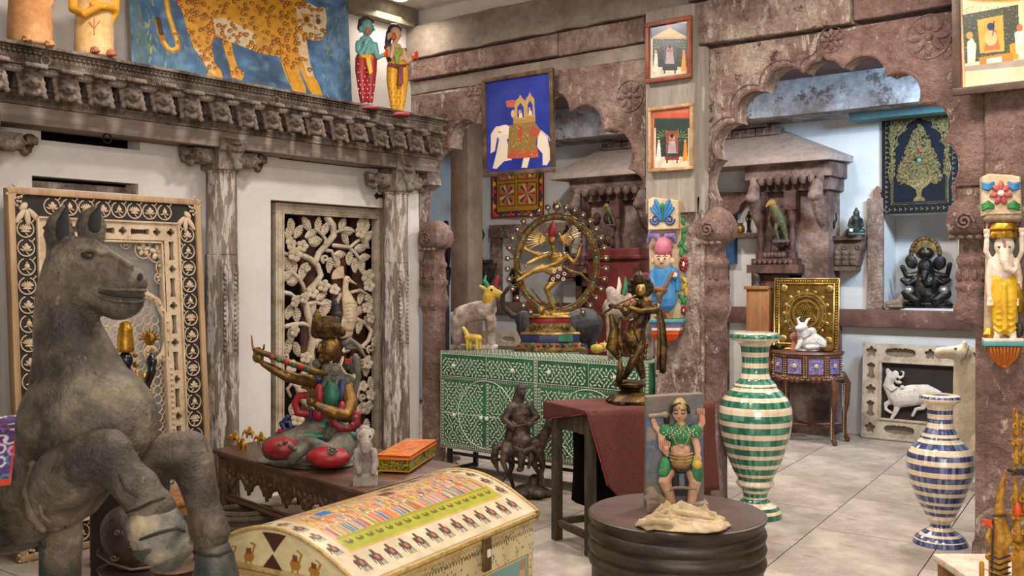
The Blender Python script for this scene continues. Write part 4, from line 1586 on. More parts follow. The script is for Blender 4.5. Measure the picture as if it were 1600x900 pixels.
# ---- bird and blossom screen in the wall opening
ys0,ys1 = onX(427,320,-5.60).y,onX(598,325,-5.60).y
t = Th('bird_blossom_screen','tall bleached pierced screen carved with blossoms, vines and a crested bird','screen',(-5.60,(ys0+ys1)/2,0),PI/2)
SW = ys1-ys0
sh = onX(510,322,-5.60).z
hw = SW/2
b = B()
fw = .075
for x0,x1,z0,z1 in((-hw,hw,sh-fw,sh),(-hw,hw,.02,.02+fw),(-hw,-hw+fw,.02+fw,sh-fw),(hw-fw,hw,.02+fw,sh-fw)):
 b.bx((x0,-.03,z0),(x1,.05,z1))
b.build('frame',BONEW,t,bevel=.005)
b = B()
for e in(.015,.055):
 for x0,x1,z0,z1 in((-hw+e,hw-e,sh-e-.006,sh-e),(-hw+e,-hw+e+.006,.02,sh-e),(hw-e-.006,hw-e,.02,sh-e)):
  b.bx((x0,-.036,z0),(x1,-.028,z1))
b.build('frame_moulding',BONEW,t,bevel=.002)
def Z(px,py):  # crop coordinates (4.5 px per photo px, offset 420, 310)
 return(420+px/4.5,310+py/4.5)
b = B(t)
branches =[([(410,140),(450,190),(455,260),(400,330),(350,385),(330,440)],22,18),([(235,400),(290,425),(340,470),(365,540),(330,600),(280,645),(260,690)],17,20),([(260,745),(275,820),(300,900),(310,980),(290,1080),(300,1180)],20,24),([(455,330),(520,338),(570,345),(610,310),(660,275)],13,10),([(460,240),(520,222),(580,225),(610,235)],10,8),([(560,345),(600,375),(635,420),(660,450)],12,8),([(330,215),(370,250),(400,290),(395,320)],10,12),([(105,245),(130,280),(150,320)],12,9),([(105,385),(140,395),(180,410)],12,10),([(160,510),(210,560),(240,610),(250,650)],11,12),([(100,660),(150,670),(190,700),(230,690)],14,10),([(280,740),(330,730),(370,745),(430,735)],13,9),([(400,365),(440,370),(455,410),(470,440)],12,8),([(540,665),(500,680),(480,720),(470,760)],16,12),([(580,660),(640,645),(690,670),(700,700)],12,8),([(120,900),(180,885),(240,880),(300,900)],14,12),([(620,850),(680,880),(720,930),(700,1000),(640,1060)],14,14),([(700,1120),(640,1180),(600,1260),(620,1350),(580,1480)],18,22),([(300,1180),(240,1240),(200,1330),(240,1420),(330,1500)],20,18),([(200,1330),(160,1300),(130,1340),(150,1390)],12,9),([(600,1260),(540,1240),(500,1180),(520,1120)],13,10)]
for P_,r0,r1 in branches:
 n = len(P_)
 b.tube([Z(*p)+(random.uniform(-2,2),)for p in P_],[(r0+(r1-r0)*i/(n-1))/3.7 for i in range(n)],8)
for cx_,cy_,r in((395,425,26),(275,495,18),(715,1060,26),(660,1400,24),(120,1120,24)):  # curled tendrils
 b.tube([Z(cx_+r*(1.1-i/14)*math.cos(i*.62+2),cy_+r*(1.1-i/14)*math.sin(i*.62+2))+(-2,)for i in range(12)],2.2,6)
b.build('vine',BONEW,t,smooth=70)
# leaves: one mesh, copied
b = B()
lf =[]
for i in range(7):
 z = -.05+i*.1/6
 w = .033*math.sin(PI*min(max(i/6,.04),.96))**.7
 lf.append([(-w,.004,z),(-w*.5,-.004,z),(0,-.009,z),(w*.5,-.004,z),(w,.004,z)])
o = 0
b.grid([p for row in lf for p in row],5,7)
b.grid([(p[0],p[1]+.006,p[2])for row in lf for p in reversed(row)],5,7)
for i in range(1,6):
 z = -.05+i*.1/6
 w = .030*math.sin(PI*i/6)
 for s_ in(-1,1):
  b.ell((s_*w*.55,-.007,z+.004),(w*.42,.005,.0045),(0,-s_*.6,0),6,5)
b.tube([(0,-.009,-.055),(0,-.012,0),(0,-.009,.05)],.002,4)
leaf0 = b.build('leaf',BONEW,t,smooth=60)
leaves =[(160,190,-10),(150,230,20),(210,235,35),(270,180,-35),(300,250,60),(350,185,5),(320,290,80),(330,305,75),(400,215,30),(520,185,25),(540,280,-30),(560,230,85),(645,350,80),(675,415,80),(570,420,10),(610,470,5),(655,470,-10),(500,395,85),(430,470,8),(480,450,-25),(130,460,-25),(180,480,-5),(240,520,15),(170,580,75),(130,545,60),(250,500,30),(690,190,5),(650,185,15),(680,310,-40),(700,270,40),(370,690,60),(400,740,75),(310,770,5),(380,810,-20),(410,770,25),(145,800,20),(200,820,-5),(650,700,20),(710,720,-20),(640,790,60),(330,940,60),(160,960,-10),(350,1020,80),(700,860,-40),(640,900,20),(560,930,-30),(140,1040,10),(200,1060,-20),(390,900,20),(690,1200,10),(720,1300,-10),(560,1350,30),(170,1480,10),(250,1380,-40),(340,1350,20),(450,1000,30),(420,1120,-30),(560,1050,60),(480,1300,20),(650,1480,30),(540,1560,-20),(300,1600,20),(690,1600,0),(200,1640,40)]
for i,(x,y,a)in enumerate(leaves):
 p = t.q(*Z(x,y),random.uniform(-.005,.015))
 if not(-hw+.06<p.x<hw-.06 and .1<p.z<sh-.06):
  continue
 r_ =(0,math.radians(a),0)
 if i==0:
  leaf0.location,leaf0.rotation_euler = p,r_
 else:
  inst(leaf0,'leaf',t,p,r_,(random.uniform(.9,1.15),1,random.uniform(1.0,1.25)))
b = B()
for i in range(5):
 a = 2*PI*i/5
 P_ =[]
 b.ell((.023*math.cos(a),-.004,.023*math.sin(a)),(.020,.010,.019),(0,-a,.0),10,6)
b.ell((0,-.013,0),(.006,.009,.006),None,8,6)
b.tube([(.012*x,-.012,.012*z)for x,z in circ(12)],.0022,4,closed=True)
bl0 = b.build('blossom',BONEW,t,smooth=70)
for i,(x,y,s_)in enumerate([(155,320,1),(235,335,.95),(185,395,1.1),(645,240,1),(695,545,1.15),(705,615,1),(385,615,1),(460,640,.9),(305,660,.95),(250,700,.95),(185,725,1),(690,770,1),(715,840,1),(690,700,.6),(180,930,1),(660,1320,.9),(715,1380,1),(690,1160,1),(740,1010,.9),(160,1180,1),(130,1250,.9),(690,1470,1.2),(200,1560,1),(260,1120,.9)]):
 p = t.q(*Z(x,y),-.022)
 if not(-hw+.05<p.x<hw-.05 and .1<p.z<sh-.06):
  continue
 r_ =(random.uniform(-.25,.25),random.uniform(0,1),random.uniform(-.3,.3))
 if i==0:
  bl0.location,bl0.rotation_euler,bl0.scale = p,r_,(s_*1.35,s_,s_*1.15)
 else:
  inst(bl0,'blossom',t,p,(r_[0],0,r_[2]),(s_*1.35,s_,s_*1.15))
b = B(t)  # the crested bird
zz = lambda x,y,d = 0:Z(x,y)+(d,)
b.tube([zz(565,890,-6),zz(575,820,-6),zz(570,760,-6),zz(548,690,-7),zz(538,640,-7),zz(540,600,-7),zz(545,575,-7)],[12,15.5,15,10,6.2,5.6,6.2],14,flat=((0,1,0),.5))
b.ell(zz(548,570,-7),(7.2,4.5,6.2))
b.tube([zz(565,575,-7),zz(595,592,-8),zz(618,605,-8)],[3.4,2.2,1],8)
b.tube([zz(530,880,-5),zz(490,900,-4),zz(520,960,-3),zz(560,940,-3)],[10,7,7,10],10,flat=((0,1,0),.5))
bird = b.build('bird',CREAMW,t,remesh=.005,sm=2)
b = B(t)
for i in range(9):
 a = math.radians(100+i*10.5)
 b.tube([zz(530,556,-7),zz(530+34*math.cos(a)*1.1,556-34*math.sin(a),-8),zz(530+70*math.cos(a)*1.15,556-70*math.sin(a),-8)],[.8,1.3,2.6],6)
b.build('crest',CREAMW,bird)
b = B(t)
b.ell(zz(560,566,-11.2),(1,.8,1))
b.build('eye',BLKG,bird)
b = B(t)  # scale feathers
for i in range(6):
 for j in range(5):
  x = 535+j*18+(i%2)*9-i*2
  y = 730+i*26
  b.tube([zz(x-9,y-6,-12),zz(x-5,y+6,-13),zz(x+5,y+6,-13),zz(x+9,y-6,-12)],.55,4,cap=False)
b.build('feather_scales',BONEW,bird)
# ---- rearing wooden horse in the foreground
HORSE = wm('green_grey_patina_wood',['#1d1914','#38322a','#594f40','#7b6d56','#a38f70'],5.2,.46,bump=.9,bscale=30,bdist=.012,spec=.5,detail=9,lo=.32,hi=.72,wear=[('#34463f',.635,3.4,(1,1,1)),('#a08a66',.66,8,(1.6,1.6,.7)),('#1a1713',.64,9,(1.5,1.5,.5))])
t = Th('rearing_horse_statue','large green-grey weathered wooden statue of a rearing horse in the foreground','statue',tuple(atd(130,640,3.0)),YAW)
fl = 430+1.5*FOC/3.0
b = B(t)
b.tube([(-260,820,160),(-150,800,140),(-60,780,115),(20,768,85),(95,730,30)],[112,108,104,100,92],20)
b.ell((138,664,-6),(107,90,104),None,20,14)
b.ell((165,690,10),(70,70,62))
b.tube([(138,650,0),(122,575,0),(104,510,0),(104,460,2),(112,415,2)],[92,66,51,47,42],20,flat=((0,1,0),.85))
b.ell((118,412,0),(42,34,44),(0,.3,0),16,12)  # skull
b.ell((122,455,-6),(42,33,38),None,16,12)  # cheek
b.tube([(130,405,-2),(160,425,-2),(188,438,-2),(206,442,-2)],[37,32,29,26],16,flat=((0,1,0),.85))
b.tube([(150,455,-2),(180,468,-2),(200,470,-2)],[36,30,26],14,flat=((0,1,0),.85))
b.ell((205,442,-2),(23,25,24))
b.ell((186,484,-2),(28,22,17))
b.tube([(104,372,-6),(108,398,-20),(120,412,-31),(140,412,-30)],[8,8,7,4],8)
b.tube([(120,396,-30),(134,388,-33),(150,391,-33),(157,399,-30)],[3,4.5,4.5,3],8)
b.tube([(148,378,-14),(178,398,-20),(205,416,-22)],[6,6,6],8)
body = b.build('body',HORSE,t,remesh=.0085,sm=5)
for(P_,tipx)in(([(97,388,0),(92,365,2),(93,345,2),(99,322,2)],0),([(144,370,10),(142,352,12),(144,336,12),(150,322,12)],0)):
 b = B(t)
 b.tube(P_,[22,25,20,4],14,flat=((0,1,0),.5))
 er = b.build('ear',HORSE,t,remesh=.006,sm=2)
 b = B(t)
 P2 =[(p[0]+5,p[1]+2,p[2]-11)for p in P_[1:]]
 b.tube(P2,[11,9.5,3],10,flat=((0,1,0),.3))
 b.build('inner_ear',wm('dark_recess_wood',['#1c1a17','#2c2a25'],6,.7,bump=.4),er)
DPT = MATS['dark_recess_wood']  # dark tone gives the mouth slit and hoof seams their shade
b = B(t)
b.ell((136,399,-33.0),(10.5,4,5.5),(0,.15,0))
b.build('eye',wm('dull_eye_wood',['#2a2721','#3d372c'],9,.35),t)
b = B(t)
b.tube([(156,457,-29.5),(178,461,-28),(200,463,-25),(219,463,-18),(226,462,-8)],[2.4,3.2,3.2,3,2.2],8,flat=((0,0,1),.8))
b.ell((219,433,-18),(4.5,3,6.5),(0,.3,0))
b.build('mouth_line',DPT,t)
b = B(t)
b.tube([(156,451,-30),(180,453,-29),(203,453,-25),(221,454,-17),(228,454,-4)],[3,3.6,3.6,3.4,3],8)
b.tube([(156,464,-29),(180,470,-28),(203,472,-24),(219,471,-16),(225,469,-4)],[3,3.6,3.6,3.4,3],8)
b.build('lips',HORSE,t,remesh=.004,sm=2)
b = B(t)  # carved mane down the back of the neck
for i in range(13):
 y = 392+i*19
 x = 80-i*1.2-(max(0,i-7)**1.6)*2.0
 b.tube([(x+16,y-10,-22),(x+4,y,-22-i*.6),(x-4,y+14,-16),(x+1,y+26,-12)],[4,6,5.5,3],8)
b.tube([(92,380,-5),(76,430,-8),(68,490,-10),(64,540,-14),(52,600,-20)],[9,11,11,11,8],10)
b.build('mane',HORSE,t,remesh=.007,sm=4)
b = B(t)  # near foreleg, raised and folded
b.ell((90,768,-76),(54,45,60),(0,.4,0),16,12)
b.tube([(92,765,-70),(110,742,-95),(140,722,-105),(166,712,-108)],[52,50,44,41],16)
b.tube([(166,712,-108),(196,745,-112),(218,766,-114)],[38,30,32],16)
b.ell((214,762,-114),(37,32,31),(0,.7,0))
b.tube([(222,780,-114),(240,796,-114)],[30,33],14)
leg = b.build('foreleg',HORSE,t,remesh=.0075,sm=4)
b = B(t)
b.tube([(206,800,-114),(222,790,-132),(244,782,-128),(250,782,-112)],3.2,8)
b.ell((244,815,-114),(42,36,32),(0,.45,0),16,12)
b.tube([(240,822,-114),(252,842,-114)],[40,41],14)
pst = b.build('pastern',wm('pale_patina_wood',['#2c2e29','#565a4f','#80796a','#a8967a','#b8a88c'],5,.5,bump=.8,bscale=30,wear=[('#3e5552',.60,4),('#262420',.64,9)]),leg,remesh=.007,sm=3)
b = B(t)
b.tube([(250,846,-114),(262,866,-114)],[41,27],16)
b.tube([(258,852,-114),(288,860,-114)],[26,13],12)
b.tube([(228,850,-114),(226,866,-114)],[16,12],10)
HOOF = b.build('hoof',wm('patina_hoof_wood',['#1f211e','#363c37','#575348','#7d6c54'],5,.5,bump=.6,wear=('#1a1815',.60,5)),leg,remesh=.007,sm=3)
b = B(t)
b.tube([(204,846,-138),(222,842,-152),(250,832,-156),(276,826,-148),(288,830,-130)],2.6,8)
b.tube([(198,800,-134),(214,796,-146),(238,784,-150),(256,778,-136)],2.4,8)
b.tube([(186,742,-142),(196,764,-147),(214,776,-147)],1.8,8)
b.build('groove_shade',DPT,leg)  # dark tubes on the surface, coloured as the shade of seams
b = B(t)
b.tube([(302,862,-22),(320,868,-30),(342,868,-30),(360,860,-20)],2.6,8)
b.build('groove_shade',DPT,leg)
b = B(t)  # band at the shoulder joint
b.tube([(50,726,-100),(42,770,-108),(50,808,-112),(68,828,-112)],[8,8,8,6],10)
b.tube([(64,738,-112),(60,775,-120),(66,806,-120),(80,818,-118)],[4,4,4,3],8)
b.build('shoulder_band',HORSE,leg,remesh=.006,sm=2)
b = B(t)  # far foreleg
b.tube([(190,735,30),(230,725,20),(265,712,10),(290,708,5)],[40,38,37,36],16)
b.ell((294,706,4),(37,33,34))
b.tube([(296,712,4),(308,750,2),(318,790,0),(326,820,0)],[37,30,26,29],16,flat=((0,1,0),.85))
b.ell((329,832,0),(31,27,32))
leg2 = b.build('foreleg',HORSE,t,remesh=.0075,sm=4)
b = B(t)
b.tube([(335,868,0),(338,905,0)],[30,36],14)
b.build('hoof',MATS['patina_hoof_wood'],leg2,remesh=.0075,sm=3)
for P_,rr_ in(([(-180,880,10),(-130,980,-30),(-60,1060,-50),(-90,1140,-40),(-60,fl-24,-40)],[95,70,46,36,34]),([(-180,880,120),(-100,960,140),(-10,1060,150),(-30,1140,150),(0,fl-24,150)],[90,70,46,36,34]),([(96,820,70),(94,900,70),(92,1000,70),(92,fl-20,70)],[34,33,33,36])):
 b = B(t)
 b.tube(P_,rr_,14)
 b.build('support_post' if P_[0][0]>0 else 'hind_leg',HORSE,t,remesh=.011,sm=3)
b = B(t)
b.box((-40,fl-8,60),(560,330,26))
b.build('plinth',wm('dark_plinth_wood',['#2b211b','#3a2d25'],5,.6),t,bevel=.01)
# embroidered saddle cloth
xa_,ya_ = t.q(-190,600),0
Pn = Paint(150,130,'#4a3560')
Pn.noise(.3,8)
for i in range(110):
 c = random.choice(['#d9cfd8','#d9cfd8','#c890a8','#3c8a90','#7a5aa0','#a8345c'])
 u,v = random.random(),random.random()
 a0 = random.random()*6
 Pn.line([(u+.04*math.cos(a0+q_*.8),v+.05*math.sin(a0+q_*.8))for q_ in range(6)],2.4,c)
Pn.rect(0,0,1,.055,'#c8402c')
Pn.rect(.985,0,1,1,'#c8402c')
def cloth_fn(u,v):
 ang = 1.95-v*2.15
 # wraps over the barrel behind the neck, hanging on the near side
 x =(-230+262*u+10*np.sin(v*5)*u)*t.k-.25
 k_ = t.k
 px = -230+u*(252+10*(1-v)-22*(v<.0))-22*np.maximum(0,.45-v)*u
 px = px+34
 cy_ = 792-20*(px+200)/240.0
 rad = 122
 depth = 40-rad*np.cos(ang-PI/2+0.0)*1.0
 yy = cy_-rad*np.sin(PI/2-(PI/2-(v*2.0-.45)))
 ph = .16+v*1.35
 px = -215+u*252-20*(1-v)*u
 dy = 84-134*np.cos(ph)-14*u
 py = cy_+8-132*np.sin(ph)
 d = t.d+dy*k_
 X =((px-800)/FOC*d)-(130-800)/FOC*t.d
 Zc =(HOR-py)/FOC*d-(HOR-640)/FOC*t.d
 return X,dy*k_,Zc
cl = Pn.build('saddle_cloth',VC,t,cloth_fn,label='purple and pink embroidered saddle cloth with red edge')
# ---- black figure with gold crown between horse and panel
BLK = wm('black_lacquer',['#0e0d0e','#1c1a1c'],8,.25,bump=.1,coat=.4)
GOLD = wm('gilt_metal',['#6b4a16','#b08428','#d8ac44'],14,.35,.75,bump=.4,bscale=60,bdist=.003)
pb = atd(205,560,4.6)
t = Th('black_deity_statue','black statue with tall gold crown and gold ornaments behind the horse','statue',(pb.x,pb.y,.62),YAW)
yb = 430-(.62-HC)*FOC/t.d
b = B(t)
b.ell((196,563),(12,11,14))
b.tube([(196,580),(196,600),(196,640),(196,yb-60),(196,yb-44)],[10,24,20,24,28],14,flat=((0,1,0),.7))
b.tube([(218,600),(226,618,-6),(230,600,-12),(237,580,-14),(237,556,-14)],[9,7,6,7,5],10)
b.tube([(174,600),(166,625,-4),(172,645,-12)],[9,7,6],10)
b.ell((237,565,-15),(9,6,10))
b.build('body',BLK,t,remesh=.006,sm=2)
b = B(t)
b.lathe([(12,550),(13.5,546),(12.5,543),(12,530),(10.5,516),(11,513),(9,510),(8,504),(3,502)],16,(196,0,0))
for s_ in(-1,1):
 b.ell((196+s_*15,555,-5),(4,3,4))
 b.ell((196+s_*16,570,-5),(5,3,5))
for r_,y_ in((10,583),(14,590),(18,598)):
 b.tube([(196-r_,y_-4,-6),(196-r_*.5,y_+3,-16),(196+r_*.5,y_+3,-16),(196+r_,y_-4,-6)],2,6)
b.ell((225,588,-12),(5,4,5))
b.ell((227,600,-14),(4,4,3))
b.tube([(214,580,-10),(216,600,-12),(213,625,-12)],2.6,6)
b.lathe([(20,yb-60),(26,yb-30),(26,yb-12)],16,(196,0,0))
b.tube([(235,610,-10),(238,630,-10),(236,660,-10)],2.5,6)
b.build('gold_ornaments',GOLD,t,smooth=50)
b = B(t)
b.ell((234,530,-12),(9,5,10))
for i in range(9):
 a = PI*(i/8)
 b.tube([(234+8*math.cos(a),530-8*math.sin(a),-12),(234+17*math.cos(a),530-17*math.sin(a),-12)],[2,.8],6)
b.build('raised_flower',GOLD,t,smooth=60)
b = B(t)
b.lathe([(34,yb-14),(34,yb-4),(30,yb-2),(36,yb)],20,(196,0,0))
b.build('base',GOLD,t)
t = Th('black_plinth','black square plinth under the gold-crowned statue behind the horse','plinth',(pb.x,pb.y,0),YAW)
b = B()
b.bx((-.17,-.15,0),(.17,.15,.06))
b.bx((-.14,-.12,.06),(.14,.12,.57))
b.bx((-.17,-.15,.57),(.17,.15,.62))
b.build('block',BLKG,t,bevel=.006)
# ---- wooden frame stool and dark carved bowl low behind the horse legs
STOOL = wm('honey_wood',['#6b4426','#8a5c36','#9c6e45'],5,.5,bump=.25,st=(3,3,.4))
ps = onZ(150,885,0)
t = Th('wooden_stool','honey-brown wooden frame stool under the rearing horse','stool',tuple(ps),YAW-.5)
k_ = t.k
b = B()
H_ = .32
for x in(0,.38):
 for y in(0,.34):
  b2 = B()
  b2.box((x,y,H_/2),(.045,.045,H_))
  b2.build('leg',STOOL,t,bevel=.004)
b.box((.19,0,H_-.03),(.44,.04,.06))
b.box((.19,.34,H_-.03),(.44,.04,.06))
b.box((0,.17,H_-.03),(.04,.34,.06))
b.box((.38,.17,H_-.03),(.04,.34,.06))
b.box((.19,.17,H_+.012),(.46,.42,.024))
b.build('seat',STOOL,t,bevel=.004)
DKW = wm('dark_carved_brown',['#1d1411','#2f211b','#46342b'],7,.45,bump=.6,bscale=40,spec=.5)
p = onZ(205,886,0)
t = Th('dark_shell_bowl','dark brown carved shell-shaped bowl on its side behind the raised hoof','bowl',tuple(atd(200,885,4.2)),YAW)
b = B(t)
b.ell((205,838,0),(52,44,42),(0,.9,0),18,14)
b.tube([(155,862,-10),(190,886,-20),(240,880,-20)],[5,7,6],8)
b.tube([(182,800,0),(210,795,-6),(240,812,0)],[8,12,8],8)
b.build('bowl',DKW,t,remesh=.006,sm=2)
b = B(t)
b.tube([(153,866,-8),(172,880,-22),(206,890,-30),(250,884,-26)],2.2,6)
for a,c in((184,832),(178,872),(206,852)):
 b.tube([(a+7*x*(1-i/26),c+5*z*(1-i/26),-41)for i,(x,z)in enumerate(circ(16)+circ(8))][:20],.9,5)
b.build('rim_carving',wm('pale_rim_wear',['#6a5444','#84705c'],8,.6),t)
t = Th('round_wood_block','squat dark wooden block under the shell-shaped bowl','block',tuple(t.loc.xy)+(0,),YAW)
b = B()
b.lathe([(.12,0),(.13,.02),(.10,.1),(.10,.22),(.125,.27)],20)
b.build('drum',DKW,t)
t.e['label'] = 'squat dark round wooden block holding up the shell bowl'
# carved round-edged vessel low between the hooves
p = atd(273,905,3.88)
t = Th('engraved_brass_vessel','engraved brown brass vessel low behind the hooves beside the painted chest','vessel',(p.x,p.y,0),YAW)
BRW = wm('brown_engraved_brass',['#3a2c20','#5a4633','#7d6548'],18,.42,.5,bump=.9,bscale=70,bdist=.004)
b = B()
b.lathe([(.11,0),(.12,.02),(.09,.05),(.14,.12),(.16,.19),(.15,.26),(.10,.31),(.07,.335),(.09,.36),(.085,.365)],28,cap=True)
b.build('pot',BRW,t,smooth=60)
for zz_ in(.13,.17,.21,.25):
 b = B()
 r_ = .162 if zz_<.22 else .155
 b.tube([(r_*x,r_*y,zz_)for x,y in circ(28)],.004,5,closed=True)
 b.build('raised_ring',BRW,t)
t = Th('carved_scroll_finial','grey-brown carved wooden finial with a scrolled head behind the hoof','finial',tuple(onZ(300,858,.0)),YAW)
b = B(t)
b.tube([(292,850),(290,830),(286,806),(284,792)],[14,11,12,10],12)
b.ell((283,790,-4),(14,10,12))
b.tube([(283+8*(1-i/14)*math.cos(i*.7),790+8*(1-i/14)*math.sin(i*.7),-14)for i in range(12)],1.6,6)
b.lathe([(20,868),(20,856),(14,850)],16,(293,0,0))
b.build('finial_body',OLDW,t,remesh=.005,sm=1)
t = Th('coiled_rope','coil of thick brown rope on the floor under the low table','rope',tuple(onZ(382,838,.0)),YAW)
b = B()
for j in range(6):
 r_ = .15-.016*(j%2)
 b.tube([(r_*x*1.1,r_*y*.8,.018+j*.026)for x,y in circ(26)],.017,8,closed=True)
b.build('coil',wm('grey_rope',['#5b4f45','#7a6c5e'],40,.9,bump=1,bscale=160),t)
# ---- low carved table
TOPW = wm('brown_waxed_table',['#3c281e','#54392b','#664a39'],4,.42,bump=.2,bscale=30,st=(.6,2,1),spec=.45)
CARW = wm('carved_apron_wood',['#3a281c','#5a4130','#7b5f48'],9,.6,bump=.7,bscale=40,bdist=.006,wear=('#957b62',.66,16))
TZ = .45
TA,TB,TC = onZ(569,769,TZ),onZ(331,702,TZ),onZ(719,726,TZ)
TB = TA+(TB-TA)*1.0
TD = TB+(TC-TA)*.92
ctr =(TA+TB+TC+TD)/4
t = Th('low_carved_table','low brown wooden table with scalloped carved apron','table',(ctr.x,ctr.y,0),0)
low = t
def qd(o=0.0):
 """table outline shrunk by o"""
 out =[]
 for c in(TB,TA,TC,TD):
  v = c-ctr
  out.append(Vector((v.x,v.y,0))*(1-o/v.length))
 return out
b = B()
for z0,z1,o_ in((.425,.45,0),(.405,.425,.035)):
 q_ = qd(o_)
 b.raw([v+Vector((0,0,z0))for v in q_]+[v+Vector((0,0,z1))for v in q_],[(3,2,1,0),(4,5,6,7),(0,1,5,4),(1,2,6,5),(2,3,7,6),(3,0,4,7)])
b.build('tabletop',TOPW,t,bevel=.008)
q_ = qd(.07)
for(a,c),nm in(((q_[0],q_[1]),'apron'),((q_[1],q_[2]),'apron'),((q_[3],q_[2]),'apron')):
 L_ =(c-a).length
 an = math.atan2(c.y-a.y,c.x-a.x)
 n = max(2,int(L_/.21))
 w = L_/n
 outl =[(0,.405)]
 P_ =[]
 for i in range(n):
  for s_,z in((0,.30),(.10,.315),(.2,.29),(.30,.275),(.36,.25),(.44,.262),(.5,.225),(.56,.262),(.64,.25),(.70,.275),(.8,.29),(.9,.315)):
   P_.append(((i+s_)*w,z))
 P_.append((L_,.30))
 b = B()
 b.prism([(0,.405)]+P_+[(L_,.405)],0,.022,.003)
 for i in range(n):  # carved drops and leaves
  for s_,z in((.5,.34),(.5,.30),(.22,.335),(.78,.335)):
   b.ell(((i+s_)*w,-.002,z),(.018,.008,.02),None,8,6)
  for s_ in(-1,1):
   b.ell(((i+.5)*w+s_*.045,-.002,.325),(.028,.007,.010),(0,-s_*.5,0),8,6)
  b.ell(((i+.02)*w,-.002,.335),(.010,.008,.028),None,8,6)
 o = b.build(nm,CARW,t,smooth=45)
 o.location =(a.x,a.y,0)
 o.rotation_euler =(0,0,an)
for v in qd(.10):
 b = B()
 b.lathe([(.035,0),(.04,.04),(.028,.07),(.03,.2),(.042,.23),(.045,.405)],14,(v.x,v.y,0))
 b.build('leg',CARW,t)
a,c = qd(.09)[0],qd(.09)[1]
b = B()
b.tube([(a.x,a.y,.17),(c.x,c.y,.17)],.02,8)
b.tube([(a.x,a.y,.192),(c.x,c.y,.192)],.008,6)
b.build('stretcher',TOPW,t)
# ---- seated bronze flute player
BRZ = wm('aged_gold_bronze',['#3f2e18','#6b4f28','#8f7038'],7,.42,.7,bump=.3,bscale=40,wear=('#4d4636',.60,12))
VERD = wm('grey_verdigris',['#45433c','#5f5d52','#777263'],9,.65,.25,bump=.6,bscale=40,wear=('#8a6a35',.64,16))
REDI = wm('red_inlay',['#5f1216','#8a1a20','#a0252a'],9,.4,bump=.4,wear=('#4d4036',.66,16))
GRNI = wm('green_inlay',['#123a2c','#1c5a44','#2b7258'],9,.4,bump=.3,wear=('#5d5a48',.65,20))
BLUI = wm('blue_inlay',['#1b2140','#2b3160'],9,.4)
p = onZ(522,722,TZ)
t = Th('bronze_flute_player','seated bronze flute player inlaid in red and green on the low table','statue',tuple(p),YAW,None)
def bz(x,y,d=0):  # crop coordinates (3.104 px per photo px, offset 380, 460)
 return(380+x/3.104,460+y/3.104,d)
yb = 722
b = B(t)  # cloud-edged base
for x,y,rx,ry,d in((140,790,26,30,0),(230,810,34,34,0),(330,820,40,40,0),(430,825,36,30,-8),(480,800,30,34,0),(300,780,60,60,20),(410,785,50,55,20),(200,785,38,44,10)):
 q = t.q(bz(x,y)[0],722,((q0_:=bz(x,y))[1]-716)*-3.4*t.k)
 b.t = None
 b.ell((q.x,q.y,.010),(rx*t.k,ry*t.k,.011))
 b.t = t
b.build('base',VERD,t,remesh=.008,sm=1)
b = B(t)  # legs crossed, verdigris drapery between
b.tube([bz(430,640,10),bz(330,680,-20),bz(220,735,-45),bz(150,745,-40)],[24,22,22,20],14)
b.tube([bz(440,660,5),bz(480,720,-20),bz(460,770,-55),bz(380,790,-70)],[24,24,22,18],14)
b.tube([bz(300,740,-60),bz(260,770,-72),bz(240,800,-72)],[12,10,9],10)
b.tube([bz(250,700,-50),bz(330,715,-62),bz(400,740,-70)],[9,9,7],10)
b.build('legs',VERD,t,remesh=.008,sm=2)
for(x,y,rx,ry,d)in((190,745,29,17,-58),(412,790,33,16,-84)):
 b = B(t)
 b.ell(bz(x,y,d),(rx,24,ry),(0,.05,0),20,12)
 b.build('knee_cushion',REDI,t)
b = B(t)
q = bz(432,758,-106)
for i in range(7):
 a = 2*PI*i/7
 b.ell((q[0]+6*math.cos(a),q[1]+4.5*math.sin(a),q[2]),(3.2,2,2.6),None,8,6)
b.ell(q,(2.6,3,2.6))
for x,y in((205,715),(180,728),(232,735),(250,748)):
 b.ell(bz(x,y,-78),(4.5,3,3.5),None,8,6)
b.build('cushion_flower',VERD,t,kind='stuff')
b = B(t)  # torso
b.tube([bz(420,700,0),bz(415,620,0),bz(425,540,0),bz(435,470,0),bz(430,430,0)],[28,22,26,32,26],18,flat=((0,1,0),.75))
b.ell(bz(500,430,0),(16,15,14))
b.ell(bz(350,425,0),(15,15,13))
b.tube([bz(415,420,-2),bz(412,360,-4)],[12,11],12)
b.build('torso',VERD,t,remesh=.007,sm=2)
for m,nm,E_ in((GRNI,'green_inlay',[((375,645),(14,12),-22),((425,485),(13,21),-24),((490,690),(22,10),-30),((320,690),(22,6),-52),((455,640),(10,12),-20)]),(REDI,'red_inlay',[((368,500),(9,22),-22),((365,580),(9,12),-24),((480,560),(6,14),-30)]),(BLUI,'dark_inlay',[((478,480),(11,22),-16),((360,410),(12,9),-14)])):
 for(x,y),(rx,rz),d in E_:
  b = B(t)
  b.ell(bz(x,y,d+2),(rx,7,rz),None,14,10)
  b.build(nm,m,t)
b = B(t)  # head
b.ell(bz(420,262,-6),(16.5,16,20),None,18,14)
b.ell(bz(405,300,-10),(11,10,10))
b.tube([bz(374,238,-14),bz(368,262,-18),bz(366,275,-19),bz(374,283,-16)],[3,2.6,3,2],8)
b.tube([bz(372,300,-16),bz(374,310,-15)],[2.6,2.4],8)
b.ell(bz(382,318,-14),(5,5,5))
hd = b.build('head',BRZ,t,remesh=.004,sm=2)
b = B(t)
b.tube([bz(384,247,-20),bz(396,250,-21.5),bz(406,246,-21)],1,6)
